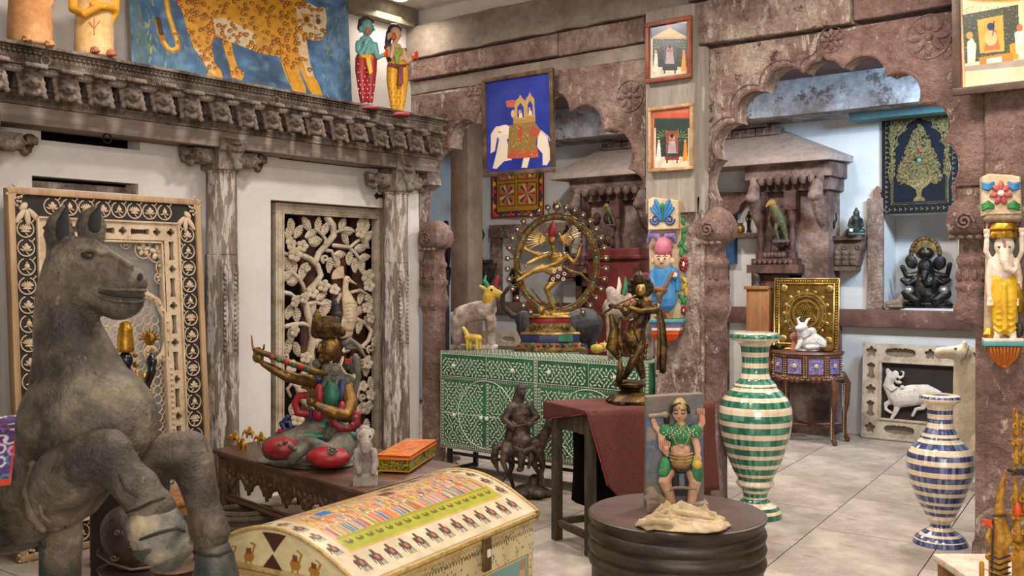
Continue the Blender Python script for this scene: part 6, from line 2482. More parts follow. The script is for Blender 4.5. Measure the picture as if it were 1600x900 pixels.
 # black buffalo behind the ring
BLKW = wm('ribbed_black_wood',['#16161a','#26262a','#34343a'],30,.55,bump=.9,bscale=60,st=(1,1,.3))
pq = onZ(860,547,SZ1)
t = Th('black_horned_buffalo','black ribbed buffalo statue with one long curved horn behind the dancing statue','statue',(pq.x,pq.y+.04,SZ1),YAW)
b = B(t)
b.tube([(828,512,0),(870,516,4),(915,508,8)],[22,26,28],16)
for x in(822,838,905,925):
 b.tube([(x,515,0),(x,540,0)],[9,8],8)
b.ell((818,500,-4),(14,12,15))
b.build('body',BLKW,t,remesh=.009,sm=1)
b = B(t)
b.tube([(822,497,0),(800,493,0),(787,480,0),(785,462,0),(794,450,0),(812,443,0)],[5,4.6,4.2,3.6,3,1.4],8)
b.build('horn',BLKG,t)
# gilt yellow gourds
for i,(px,py)in enumerate(((932,552),(944,549))):
 t2 = Th('yellow_gourd',['small ribbed yellow gourd beside the dark flute dancer, the nearer','small ribbed yellow gourd beside the dark flute dancer, the farther'][i],'gourd',tuple(onZ(px,py,SZ1)),YAW,'yellow gourds on the green sideboard')
 b = B()
 b.lathe([(.012,0),(.038,.012),(.046,.035),(.038,.058),(.012,.066)],24,flute=lambda a,z:1+.09*math.cos(7*a))
 b.tube([(0,0,.064),(.004,0,.078)],.004,6)
 b.build('gourd',YEL,t2,smooth=60)
 # ---- dancing deity in a ring of flames
t = Th('dancing_ring_statue','brass many-armed dancer inside a flaming ring on a red, blue and green base','statue',tuple(onZ(862,548,SZ1)),YAW)
bs = 430-(SZ1-HC)*FOC/t.d
BR2 = wm('old_brass',['#4b3819','#7f6130','#ab8a4a','#bf9f60'],9,.36,.72,bump=.3,bscale=50)
CHASE = wm('chased_brass',['#3c2d18','#6e5630','#8f7443'],22,.45,.6,bump=1,bscale=120,bdist=.004)
CX,CZ_ = 870,412
def tier(y0,y1,w0,w1,d0,d1,m,name,n=8):
 b = B(t)
 P_ =[]
 for y,w,d in((y0,w0,d0),(y1,w1,d1)):
  for i in range(n):
   a = 2*PI*(i+.5)/n
   c_,s_ = math.cos(a),math.sin(a)
   P_.append(t.q(860,y,0)+Vector((w*c_*1.06,d*s_*1.06,0))*t.k)
 b.raw(P_,[(i,(i+1)%n,n+(i+1)%n,n+i)for i in range(n)]+[tuple(range(n))[::-1],tuple(range(n,2*n))])
 return b.build(name,m,t,bevel=.003)
tier(bs,bs-4,58,58,34,34,CHASE,'foot')
tier(bs-4,bs-14,56,47,33,27,CHASE,'lower_slope')
b1 = tier(bs-14,bs-26,46,46,27,27,BLUI,'blue_band')
tier(bs-26,bs-30,48,46,28,27,BR2,'ledge')
tier(bs-30,bs-44,40,30,24,18,CHASE,'lotus_slope',12)
tier(bs-44,bs-52,29,29,17,17,REDI,'red_band',12)
tier(bs-52,bs-56,32,30,19,18,BR2,'top_plate',12)
b = B(t)
b.box((884,bs-20,-26.4),(22,2,11))
b.build('green_band',GRNI,t)
for i in range(11):
 b = B(t)
 x = 812+i*9.8
 b.ell((x,bs-8.5,-31+abs(i-5)*1.2*(abs(i-5)>3)),(2.8,2,2.8),None,10,6)
 b.build('base_stud',(REDI,BLUI,GRNI)[i%3],t)
b = B(t)
for i in range(9):
 x = 832+i*7
 b.ell((x,bs-37,-20),(3.4,3,5.5),None,8,6)
b.build('lotus_petals',CHASE,t,kind='stuff')
b = B(t)
rx,rz = 62,74
ring =[(CX+rx*math.cos(2*PI*i/60),CZ_-rz*math.sin(2*PI*i/60),0)for i in range(60)]
b.tube(ring,4.6,8,closed=True,flat=((0,1,0),.7))
b.tube([(CX+(rx-4)*math.cos(2*PI*i/60),CZ_-(rz-4)*math.sin(2*PI*i/60),-1)for i in range(60)],2,6,closed=True)
b.tube([(CX+(rx+4.5)*math.cos(2*PI*i/60),CZ_-(rz+4.5)*math.sin(2*PI*i/60),-1)for i in range(60)],1.6,6,closed=True)
rg = b.build('ring',CHASE,t,smooth=60)
st_ =[None]*3
for i in range(46):  # coloured studs on the ring
 a = 2*PI*i/46
 q = t.q(CX+rx*math.cos(a),CZ_-rz*math.sin(a),-3.6*t.k)
 k = i%3
 if st_[k]is None:
  b = B()
  b.ell((0,0,0),(1.7*t.k,1.2*t.k,1.7*t.k),None,8,6)
  st_[k] = b.build('ring_stud',(REDI,wm('turquoise_inlay',['#2f7f80','#4fa09a'],9,.4),BR2)[k],rg)
  st_[k].location = q
 else:
  inst(st_[k],'ring_stud',rg,q)
fl0 = fs0 = None
for i in range(29):  # flames round the ring
 a = math.radians(-58+i*296/28)
 q = t.q(CX+(rx+15)*math.cos(a),CZ_-(rz+15)*math.sin(a),0)
 if fl0 is None:
  b = B()
  k_ = t.k
  b.tube([(3.4*k_*x,0,3.4*k_*z)for x,z in circ(12)],1.4*k_,6,closed=True)
  b.ell((0,0,0),(3.2*k_,1.4*k_,3.2*k_),None,8,6)
  b.tube([(0,0,-4*k_),(0,0,-9*k_)],1.3*k_,6)
  for dx in(-1,0,1):
   b.tube([(dx*2.6*k_,0,3*k_),(dx*3.4*k_,0,(6.6-abs(dx))*k_)],[1.1*k_,.3*k_],5)
  fl0 = b.build('flame',CHASE,t,smooth=60)
  fl0.location,fl0.rotation_euler = q,(0,PI/2-a,0)
  b = B()
  b.ell((0,-1.6*k_,0),(1.7*k_,1*k_,1.7*k_),None,8,6)
  fs0 = b.build('flame_bead',EYEW,fl0)
 else:
  o = inst(fl0,'flame',t,q,(0,PI/2-a,0),(1.5,)*3 if i==14 else(1,1,1))
  inst(fs0,'flame_bead',o,(0,0,0))
b = B(t)  # body
b.tube([(870,424,-2),(870,412,-2),(869,402,-2)],[10,8,12],12,flat=((0,1,0),.7))
b.ell((856,398,-2),(6,5,5))
b.ell((884,399,-2),(6,5,5))
b.tube([(866,394,-2),(864,386,-3)],[4,4],8)
b.ell((862,376,-3),(6.6,6.5,8.6),(0,-.1,0))
b.tube([(856,398,-2),(838,405,-8),(824,412,-12)],[5,4,2.6],10)
b.tube([(855,400,-2),(836,396,-3),(822,390,-4)],[4.6,3.8,2.6],10)
b.tube([(884,399,-2),(897,410,-4),(903,398,-6),(906,388,-6)],[5,4,3.4,2.4],10)
b.tube([(883,402,-4),(868,412,-10),(848,418,-14)],[4.6,3.8,2.4],10)
b.ell((822,416,-12),(2.6,2,5),(0,.4,0))
b.ell((820,388,-4),(3,2,4.5))
b.ell((907,384,-6),(2.6,2,4.5))
b.tube([(864,424,-4),(848,418,-10),(832,424,-10),(816,434,-10)],[8,7,4.6,3.4],12)
b.tube([(817,434,-10),(808,438,-11)],[3.6,2.4],8)
b.tube([(870,434,-2),(854,452,-6),(862,470,-4),(867,486,-3)],[8.5,6,5,3.4],12)
b.tube([(867,486,-3),(860,490,-8)],[3.4,2.4],8)
b.build('dancer',BR2,t,remesh=.0048,sm=2)
b = B(t)
b.ell((873,428,-3),(13,9,10),(0,.3,0))
b.tube([(868,434,-4),(862,440,-4)],[9,7],10)
sk = b.build('skirt',wm('maroon_inlay_skirt',['#3a1a18','#54241f'],9,.5,.2),t,remesh=.005,sm=1)
fb = None
for(x,y)in((866,424),(875,420),(882,428),(872,432),(864,436),(880,436)):
 if fb is None:
  b = B()
  for i in range(6):
   a = PI*i/3
   b.ell((2.2*t.k*math.cos(a),0,2.2*t.k*math.sin(a)),(t.k,.6*t.k,t.k),None,6,5)
  fb = b.build('flower_inlay',EYEW,sk)
  fb.location = t.q(x,y,-12.4*t.k)
 else:
  inst(fb,'flower_inlay',sk,t.q(x,y,-12.2*t.k))
b = B(t)
b.tube([(862,366,-3),(863,358,-3),(864,346,-3)],[6,7,1.5],10)
b.build('headdress',REDI,t)
for s_ in(-1,1):
 for i in range(9):
  b = B(t)
  a = math.radians(-16+i*7)
  c_,q_ = math.cos(a),math.sin(a)
  x0 = 864+s_*8
  b.tube([(x0,374,1),(x0+s_*18*c_,374-20*q_+3,1),(x0+s_*(34+(i%2)*3)*c_,376-44*q_+2,1)],1.0,5)
  b.build('hair_strand',BR2,t)
b = B(t)
b.tube([(845,366,-4),(843,378,-4),(850,386,-4),(856,380,-4),(855,366,-4)],1.3,6)
b.tube([(874,366,-4),(880,382,-4),(890,386,-4),(897,374,-4),(892,364,-4)],1.5,6)
b.tube([(810,405,-6),(807,420,-6),(815,428,-6),(822,424,-6)],1.8,6)
b.build('sash_loops',BR2,t)
b = B(t)
b.tube([(880,418,-4),(892,424,-4),(908,428,-4),(920,440,-3)],[3,2.6,2.2,1.6],8)
b.tube([(830,450,-3),(845,470,-6),(862,478,-6),(874,470,-6),(880,488,-4)],1.6,6)
b.build('sash',CHASE,t)
b = B(t)  # small figure underfoot
b.ell((846,484,-8),(6,6,6))
b.tube([(848,488,-6),(862,492,-2),(878,492,-2)],[5,7,6],10)
b.tube([(852,492,-8),(845,498,-8)],2.6,8)
b.tube([(878,492,-4),(888,490,-4)],[4,3],8)
b.build('dwarf_figure',BR2,t,remesh=.005,sm=1)
# ---- side table with red cloth and the dark flute dancer
STW = wm('old_table_wood',['#2c241c','#43382c','#5a4c3d'],6,.6,bump=.4,st=(3,3,.5))
uT = Vector((math.cos(math.radians(-25)),math.sin(math.radians(-25)),0))
vT = Vector((-uT.y,uT.x,0))
AT = onZ(920,871,0)
TW_,TL,TH_ = .42,.82,.78
OT = AT-uT*TW_
t = Th('side_table','narrow dark wooden side table under a red patterned cloth','table',tuple(OT),math.radians(-25))
b = B()
b.bx((-.02,-.02,TH_-.025),(TW_+.02,TL,TH_))
b.build('top',STW,t,bevel=.004)
for x in(.025,TW_-.025):
 for y in(.025,TL-.04):
  b = B()
  b.box((x,y,(TH_-.03)/2),(.05,.05,TH_-.03))
  b.build('leg',STW,t,bevel=.004)
for(x0,x1,y0,y1,z0,z1)in((.05,TW_-.05,.01,.035,.64,.75),(.05,TW_-.05,.01,.035,.08,.12),(.01,.035,.05,TL-.06,.64,.75),(TW_-.035,TW_-.01,.05,TL-.06,.64,.75),(.01,.035,.05,TL-.06,.08,.12)):
 b = B()
 b.bx((x0,y0,z0),(x1,y1,z1))
 b.build('rail',STW,t,bevel=.003)
CLR = N('red_paisley_cloth')
v_ = CLR.add('ShaderNodeTexVoronoi')
v_.inputs['Scale'].default_value = 26
v_.feature = 'DISTANCE_TO_EDGE'
CLR.link(CLR.noise(9,3),v_.inputs['Randomness'])if False else None
mpn = CLR.coord((1,1,1))
nz_ = CLR.add('ShaderNodeTexNoise')
nz_.inputs['Scale'].default_value = 9
CLR.link(mpn,nz_.inputs['Vector'])
ad = CLR.add('ShaderNodeVectorMath',operation='ADD')
CLR.link(mpn,ad.inputs[0])
CLR.link(nz_.outputs['Color'],ad.inputs[1])
CLR.link(ad.outputs[0],v_.inputs['Vector'])
rc = CLR.ramp(v_.outputs['Distance'],[(0.0,'#3f2620'),(.10,'#5d3129'),(.2,'#6b3029')])
CLR = CLR.done(CLR.mix(CLR.ramp(CLR.noise(60,3),[(.45,0.0),(.6,.6)]),rc,'#4b3a30'),.85,0,CLR.bump(v_.outputs['Distance'],.3,.004),.2)
t = Th('red_table_cloth','red patterned cloth draped over the narrow side table','cloth',tuple(OT),math.radians(-25))
nu,nv = 34,46
P_ =[]
for j in range(nv):
 v = j/(nv-1)
 for i in range(nu):
  u = i/(nu-1)
  y = -.03+v*(TL+.02)
  # across: short drop on the left, table top, long drop on the right
  s_ = -.13+u*(.13+TW_+.05+.46-.10*(v<.1)*(1-v*10))
  if s_<-.025:
   x,z = -.03-.01*math.sin(v*9),TH_+.004+(s_+.025)
  elif s_<=TW_+.02:
   x,z = s_,TH_+.004+.002*math.sin(s_*40+v*12)
  else:
   q = s_-TW_-.02
   x = TW_+.028+.016*math.sin(v*17+q*3)*min(1,q*5)+q*.10
   z = TH_+.004-q
  if v<.035:
   z = min(z,TH_+.004)-.0
  y2 = y+max(0,(TH_-z))*(.24 if s_>TW_ else 0.02)*(1-v)
  P_.append((x,y2,z))
b = B()
b.grid(P_,nu,nv)
# front flap hanging over the near end
fp =[]
for j in range(8):
 for i in range(18):
  u = i/17
  q = j/7*(.105-.085*u)
  fp.append((-.03+u*(TW_+.05),-.031-.004*math.sin(u*14)*j/7,TH_+.005-q))
b.grid(fp,18,8)
cl = b.build('cloth',CLR,t,smooth=180)
md = cl.modifiers.new('s','SOLIDIFY')
md.thickness = .003
b = B()
b.tube([(-.03+u*(TW_+.05),-.033,TH_+.005-(.105-.085*u))for u in[i/12 for i in range(13)]],.003,5)
b.tube([P_[i]for i in range(int(nu*.55),nu)],.003,5)
b.build('hem',wm('magenta_hem',['#7a2435','#943146'],9,.7),t)
t = Th('black_under_sheet','black sheet hanging inside the side table frame','cloth',tuple(OT),math.radians(-25))
b = B()
P_ =[(.06+u*.30+.012*math.sin(u*20),.10+.25*u+.015*math.sin(u*13+v*3),.745-v*(.52+.12*u))for v in[j/9 for j in range(10)]for u in[i/20 for i in range(21)]]
b.grid(P_,21,10)
o = b.build('hung_sheet',wm('matte_black',['#060606','#0d0c0c'],9,.95,bump=.1,spec=.1),t,smooth=180)  # near-black sheet across the inside of the table frame
md = o.modifiers.new('s','SOLIDIFY')
md.thickness = .004
DBR = wm('dark_gilt_bronze',['#241b12','#48371f','#75592c','#94743a'],9,.36,.75,bump=.4,bscale=60,lo=.36,hi=.74)
pk = OT+uT*.27+vT*.36
t = Th('flute_dancer_statue','dark gilt bronze standing flute player with crossed legs on the red cloth','statue',(pk.x,pk.y,TH_+.009),YAW)
bs = 430-(t.loc.z-HC)*FOC/t.d
ox = 948-(800+FOC*(CY*pk.x+SY*pk.y)/t.d)
sc_ =(bs-426)/(606-426)
def kq(x,y,d=0):
 return(948-ox+(x-948)*sc_,bs-(606-y)*sc_,d)
b = B(t)
c_ = kq(948,600)
b.lathe([(37,bs),(37,bs-4),(30,bs-10),(22,bs-15),(15,bs-18),(17,bs-22),(24,bs-25),(25,bs-29),(22,bs-32),(17,bs-33)],36,(c_[0],0,0),flute=lambda a,z:1+(.05*math.cos(18*a)if z<.04 else 0))
b.build('lotus_base',DBR,t)
b = B(t)
b.tube([kq(965,570),kq(958,545),kq(948,520),kq(953,500)],[5,9,13,12],14)
b.tube([kq(940,572,-6),kq(950,552,-10),kq(962,530,-6),kq(958,508,0)],[4,7,11,12],12)
b.ell(kq(954,520,-2),(17,11,18))
b.tube([kq(953,505),kq(966,488),kq(968,470)],[13,11,13],12,flat=((0,1,0),.75))
b.tube([kq(968,466),kq(966,456)],[6,5],10)
b.ell(kq(962,449,-2),(9,9,11))
b.tube([kq(984,473,0),kq(984,478,-10),kq(962,480,-16)],[7,6.5,5],10)
b.tube([kq(962,480,-16),kq(945,474,-16)],[5,3.4],10)
b.tube([kq(955,468,-2),kq(940,484,-8),kq(934,474,-14),kq(926,474,-16)],[6,5.4,4,3.2],10)
b.ell(kq(922,472,-16),(6,4,4))
b.ell(kq(942,471,-17),(6,4,4))
b.build('body',DBR,t,remesh=.0042,sm=2)
b = B(t)
b.tube([kq(908,484,-18),kq(930,470,-18),kq(955,458,-14)],1.9,8)
b.build('flute',DBR,t)
b = B(t)
for i in range(16):
 a = i*.55
 b.ell(kq(962+15*math.cos(a),449+13*math.sin(a)-3,5),(4.6,5,4.6),None,8,6)
b.ell(kq(962,447,6),(14,8,14))
b.build('hair',wm('dark_curls',['#1c140e','#33271a','#4f3c22'],12,.5,.5,bump=.8,bscale=90),t,remesh=.0045,sm=0)
b = B(t)
c_ = kq(960,440)
b.lathe([(9,c_[1]),(9.5,c_[1]-3),(8.5,c_[1]-8),(8,c_[1]-12),(6,c_[1]-14),(3,c_[1]-18)],14,(c_[0],0,0),flute=lambda a,z:1+.07*math.cos(9*a))
b.build('crown',DBR,t)
b = B(t)
for P_,r in(([kq(921,486,-8),kq(926,505,-8),kq(922,530,-6),kq(930,545,-6)],[4,8,10,3]),([kq(934,490,-6),kq(932,515,-6),kq(938,540,-6)],[3,6,3]),([kq(988,478,0),kq(992,500,0),kq(994,530,0),kq(993,562,0)],[4,6,6.5,5.5]),([kq(986,482,-5),kq(988,520,-5),kq(986,560,-5)],[2,2.6,2.2])):
 b.tube(P_,r,10,flat=((0,1,0),.45))
b.build('scarf',DBR,t,smooth=70)
b = B(t)
b.tube([kq(955,478,-13),kq(952,505,-17),kq(960,524,-17),kq(968,505,-16),kq(973,482,-12)],1.4,6)
for i in range(3):
 for j in range(4):
  b.ell(kq(952+j*6-i,528+i*8,-13),(3,2.4,5),None,8,6)
for i in range(9):
 b.tube([kq(940+i*2.5,508+i*3.0,-11),kq(952+i*2,518+i*3.6,-14)],.9,5)
b.build('necklace_and_folds',DBR,t,smooth=60)
b = B(t)
b.ell(kq(962,450,-5),(8.4,7.5,10.5))
b.ell(kq(961,452,-13),(1.6,1.6,3))
b.build('face',BR2,t)
head_bits(t,*kq(962,448)[:2],8,-4,BR2,HAIR,REDI)
b = B(t)  # peacock at the foot
b.tube([kq(932,576,-12),kq(934,560,-14),kq(933,548,-14),kq(934,540,-14)],[6,5,2.4,2.2],10)
b.ell(kq(936,568,-12),(7,6,8))
b.tube([kq(934,541,-14),kq(930,543,-15)],[2,.8],6)
for i in range(3):
 b.tube([kq(934,540,-14),kq(932+i*2,535,-14)],[.8,1],5)
b.build('peacock',DBR,t,smooth=60)
# ---- bronze rider on the floor
RDM = wm('dark_brown_bronze',['#1f1815','#3a2f2a','#554840','#6b5d53'],12,.45,.5,bump=.7,bscale=60)
pr = onZ(816,776,0)
t = Th('bronze_horse_rider','dark bronze robed rider on a walking horse standing on the floor by the sideboard','statue',tuple(pr),YAW)
b = B(t)
for i in range(16):
 a = i*.9
 b.ell((822+30*math.cos(a),773-4*random.random(),26*math.sin(a)),(12,12,random.uniform(5,9)))
b.ell((828,768,0),(30,26,12))
b.ell((835,752,8),(10,10,12))
b.build('rocky_base',RDM,t,remesh=.008,sm=1)
b = B(t)
b.tube([(795,700,4),(820,700,0),(842,694,-4)],[14,13.5,13],14)
b.tube([(842,694,-4),(855,672,-8),(860,655,-10)],[11,8,6],12)
b.tube([(860,655,-10),(872,662,-14)],[6,4],10)
for P_ in([(790,705,-4),(786,722,-6),(792,738,-6),(782,756,-6)],[(796,708,8),(800,728,10),(796,742,10),(802,760,10)],[(842,704,-10),(848,726,-12),(846,742,-12),(850,760,-12)],[(840,704,4),(834,726,6),(842,740,6),(836,756,4)]):
 b.tube(P_,[8,5,3.6,3],10)
b.tube([(784,694,4),(774,700,4),(772,718,4),(778,735,4)],[4,6,6.5,2],10)
b.build('horse',RDM,t,remesh=.006,sm=2)
b = B(t)
b.tube([(815,694,-2),(814,670,0),(814,645,0)],[13,15,17],14,flat=((0,1,0),.8))
b.ell((814,615,-2),(8,8,9.5))
b.tube([(814,608,0),(806,640,6)],[9,10],10)
b.tube([(802,636,0),(788,655,-6),(802,668,-12)],[8.5,7,5],10)
b.tube([(826,636,0),(838,652,-6),(826,664,-14)],[8.5,7,5],10)
b.ell((816,690,-8),(17,12,14))
b.tube([(806,640,8),(802,670,12),(796,694,12)],[12,12,10],10,flat=((0,1,0),.6))
b.tube([(812,690,-10),(815,712,-14),(814,732,-14)],[10,7,5],10)
b.tube([(826,690,-8),(830,715,-13),(826,730,-13)],[7,5,3],10)
b.ell((812,734,-15),(6,5,3.5))
b.build('rider',RDM,t,remesh=.0052,sm=1)
b = B(t)
b.tube([(796,668,-15),(818,664,-16),(838,660,-14)],1.8,6)
b.tube([(806,700,-14),(820,706,-15),(832,700,-14),(842,712,-12)],[6,7,6,3],8)
b.build('saddle_and_reins',RDM,t,smooth=60)
# ---- round drum table with a painted relief and a crumpled cloth
DT = .55
pdm = onZ(1057,799,DT)
pdm = Vector((pdm.x,pdm.y,0))
DR = 138/FOC*atd(0,0,1).length*0+138*((-SY*pdm.x+CY*pdm.y)/FOC)
t = Th('drum_table','round dark drum-shaped table with a ridged green-brown rim','table',tuple(pdm),YAW)
b = B()
b.lathe([(DR*.2,DT),(DR*.975,DT),(DR*.985,DT-.004)][::-1],64)
b.build('top',wm('brown_leather_top',['#35221c','#4a322a','#583d33'],3.5,.45,bump=.2,bscale=30,spec=.5,wear=('#241915',.66,5)),t)
DGR = wm('black_green_drum_wood',['#15120f','#2a231c','#3a3228','#3d4029'],4,.42,bump=.3,bscale=40,st=(1,1,2.5),spec=.5)
prof =[(DR*.80,0),(DR*.84,.05)]
prof+=[(DR*(.84+.12*(z/.33)**.6),z)for z in(.1,.15,.2,.25,.3,.33)]
for zc_ in(.365,.42,.475):
 prof+=[(DR*.955,zc_-.026),(DR*.985,zc_-.016),(DR*1.0,zc_),(DR*.985,zc_+.016),(DR*.955,zc_+.026)]
prof+=[(DR*.97,.52),(DR*.995,.53),(DR*1.0,.545),(DR*.985,DT-.002)]
b = B()
b.lathe(prof,96,flute=lambda a,z:1+(.008*math.cos(60*a)if z<.33 else 0))
b.build('drum',DGR,t,smooth=60)
# relief plaque
ppl = onZ(1056,797,DT)
t = Th('painted_relief_plaque','worn stone relief of a four-armed figure in green standing on the drum table','plaque',(ppl.x,ppl.y,DT),YAW)
pl = t
STP = wm('worn_relief_stone',['#6f5d4c','#8d7a66','#a39079'],8,.8,bump=.5,bscale=40)
SKN = wm('worn_flesh_paint',['#a9785c','#c8987a','#d2a98a'],10,.6,bump=.35,bscale=50,wear=('#8b7a68',.68,14))
GRB = wm('worn_green_paint',['#1f5a34','#2f7a46','#3f8a52'],10,.55,bump=.3,wear=('#a9a080',.66,22))
BLP = wm('worn_blue_ground',['#7a6856','#6a655f','#536580','#5a7194'],3.2,.75,bump=.6,wear=[('#8c7a66',.57,7),('#4a3d32',.66,9)])
b = B(t)
b.prism([(1009,620),(1045,617),(1098,615),(1100,640),(1099,700),(1101,797),(1050,800),(1008,797),(1010,700)],4,22,1.5)
b.build('slab',BLP,t)
b = B(t)
b.box((1056,790,6),(96,40,18),(0,0,0))
b.ell((1018,768,2),(10,8,9))
b.tube([(1010,780,0),(1025,775,-6),(1040,785,-8)],[6,8,6],8)
b.build('foot_ledge',STP,t,remesh=.005,sm=2)
b = B(t)
b.ell((1062,645,-8),(12,11,14))
b.tube([(1063,656,-4),(1064,664,-3)],[6,7],10)
b.tube([(1063,700,-4),(1064,712,-4)],[16,15],14,flat=((0,1,0),.8))
for P_,r in(([(1034,682,-4),(1035,700,-7),(1043,710,-9),(1041,700,-13)],[6.5,6,5,5]),([(1086,688,-4),(1090,702,-8),(1090,714,-10)],[6,5.5,4.5]),([(1032,675,0),(1024,666,-1),(1021,656,-2)],[6,5,4.5]),([(1090,672,0),(1097,660,-2),(1096,648,-4)],[6,5.5,5])):
 b.tube(P_,r,10)
b.tube([(1044,738,-4),(1038,752,-8),(1046,772,-6),(1050,786,-6)],[11,10,8,7],12)
b.tube([(1082,738,-4),(1086,754,-8),(1082,772,-6),(1080,786,-6)],[11,10,8,7],12)
fg = b.build('figure',SKN,t,remesh=.004,sm=2)
f0 = None
for i in range(5):  # open right palm, fingers up
 b = B(t)
 b.tube([(1034+i*3,698,-14),(1033.4+i*3.3,691-(1.5 if i in(1,2,3)else 0),-15)],1.5,6)
 b.build('finger',SKN,fg)
for i in range(4):
 b = B(t)
 b.tube([(1085+i*3,713,-14),(1086+i*2.8,719,-15)],1.5,6)
 b.build('finger',SKN,fg)
 b = B(t)
 b.tube([(1091+i*3,646,-8),(1090+i*3.2,640,-9)],1.6,6)
 b.build('finger',SKN,fg)
b = B(t)
b.tube([(1063,690,-5),(1063,676,-5),(1063,668,-3)],[17,21,12],14,flat=((0,1,0),.6))
b.ell((1041,673,-4),(12,9,11))
b.ell((1085,673,-4),(12,9,11))
b.ell((1053,681,-10),(9,8,8))
b.ell((1073,681,-10),(9,8,8))
b.build('green_blouse',GRB,t,remesh=.004,sm=1)
b = B(t)
b.tube([(1042,722,-4),(1038,738,-8)],[11,10],12)
b.tube([(1084,722,-4),(1088,742,-8),(1086,758,-8)],[11,10,8.5],12)
b.build('green_trousers',GRB,t,remesh=.004,sm=1)
b = B(t)
for i in range(46):
 a,r = i*2.4,math.sqrt(i/46)
 b.ell((1063+29*r*math.cos(a),677+11*r*math.sin(a),-11-7*(1-r)),(1.1,3.5,1.1),None,6,5)
b.build('blouse_dots',EYEW,t,kind='stuff')
b = B(t)
b.ell((1064,722,-7),(20,10,12))
for y in(708,713,718):
 b.tube([(1046,y,-10),(1056,y+4,-17),(1072,y+4,-17),(1082,y,-10)],1.8,6)
b.tube([(1048,675,-15),(1056,692,-19),(1066,700,-18),(1074,690,-19),(1080,672,-14)],1.1,6)
b.tube([(1055,664,-12),(1064,674,-17),(1074,664,-12)],1.1,6)
b.lathe([(13,637),(12,632),(9,627),(4,622)],14,(1062,0,-6))
b.build('gilt_ornaments',wm('worn_gilt',['#7d6036','#a38450','#b79d6c'],12,.5,.3,bump=.4),t)
b = B(t)
b.tube([(1049,644,-8),(1050,634,-12),(1062,631,-14),(1074,634,-12),(1076,644,-8)],3,8)
for s_ in(-1,1):
 b.tube([(1062+s_*3,642,-19.5),(1062+s_*6,640.5,-19),(1062+s_*9,642,-16.5)],.9,5)
 b.tube([(1062+s_*2.4,645.5,-19.5),(1062+s_*6,647,-19),(1062+s_*9,645,-16.5)],.9,5)
b.tube([(1044,716,-10),(1050,730,-16),(1064,738,-18),(1078,732,-16),(1084,718,-10)],2.2,8)
b.prism([(1052,736),(1076,736),(1078,775),(1052,775)],-4,4)
b.ell((1042,655,0),(5,4,10))
b.build('black_details',BLKG,t,smooth=50)
b = B(t)
b.prism([(1061,740),(1069,740),(1070,764),(1062,764)],-6,-3)
b.build('grey_sash',wm('grey_blue_paint',['#56606a','#707a84'],9,.6),t)
b = B(t)
b.ell((1089,726,-15),(8,7,8))
b.tube([(1089,717,-15),(1089,713,-15)],3,8)
b.build('yellow_pot',YEL,t)
b = B(t)
b.tube([(1016,650,-3),(1032,648,-6),(1040,648,-4)],[3.4,3,5],8)
b.tube([(1042,768,-12),(1054,762,-15),(1070,762,-15),(1086,764,-14),(1092,752,-12)],2.6,8)
b.build('club_and_snake',STP,t)
b = B(t)
b.ell((1062,653.5,-18.6),(2.4,1,1),None,8,6)
b.ell((1062,637,-19.4),(.9,.7,1.2),None,8,6)
b.build('lips',REDI,t)
# crumpled cloth
CRC = wm('unbleached_cotton',['#9d8767','#b8a380','#c8b594'],6,.85,bump=.3,bscale=60,spec=.2)
pc = onZ(1068,824,DT)
t = Th('crumpled_cotton_cloth','crumpled unbleached cotton cloth lying before the plaque on the drum table','cloth',(pc.x,pc.y,DT+.004),YAW)
b = B()
n1,n2 = 110,74
P_ =[]
for j in range(n2):
 v = j/(n2-1)
 for i in range(n1):
  u = i/(n1-1)
  a = -1+2*u
  c_ = -1+2*v
  edge = min(1,5*min(u,1-u,v,1-v)+.02)
  w_ = .180*(1-.25*c_*c_)*(1+.07*math.sin(7*v+1))
  x = a*w_+.014*math.sin(9*v+3*u)
  y = c_*.100*(1-.3*a*a)+.02*math.sin(5*u+1)+.01*a
  p3 = Vector((x*8,y*8,0))
  wp = mnoise.noise_vector(p3*.8)*.5
  r1 = 1-abs(mnoise.noise((p3+wp)*1.1+Vector((3.1,0,0))))*2
  r2 = 1-abs(mnoise.noise(Vector((x*14+y*30,y*22-x*6,1.7))+wp*2))*2
  z = edge**.6*(.010+.030*max(0,r1)**1.6+.024*max(0,r2)**1.6+.026*max(0,1-(a*1.1+.1)**2-(c_-.55)**2*1.6))
  P_.append((x,y,z))
b.grid(P_,n1,n2)
o = b.build('cloth',CRC,t,smooth=180)
md = o.modifiers.new('s','SOLIDIFY')
md.thickness = .003
b = B()
for P_ in([(-.17,-.02,.012),(-.12,-.05,.03),(-.07,-.065,.034),(-.05,-.06,.02)],[(-.13,.0,.03),(-.05,.02,.055),(.03,-.01,.045),(.12,-.02,.03)],[(.0,.03,.05),(.07,.0,.045),(.15,.02,.02)]):
 b.tube(P_,[.008,.013,.014,.006][:len(P_)],8)
b.build('fold',CRC,t,remesh=.004,sm=3)
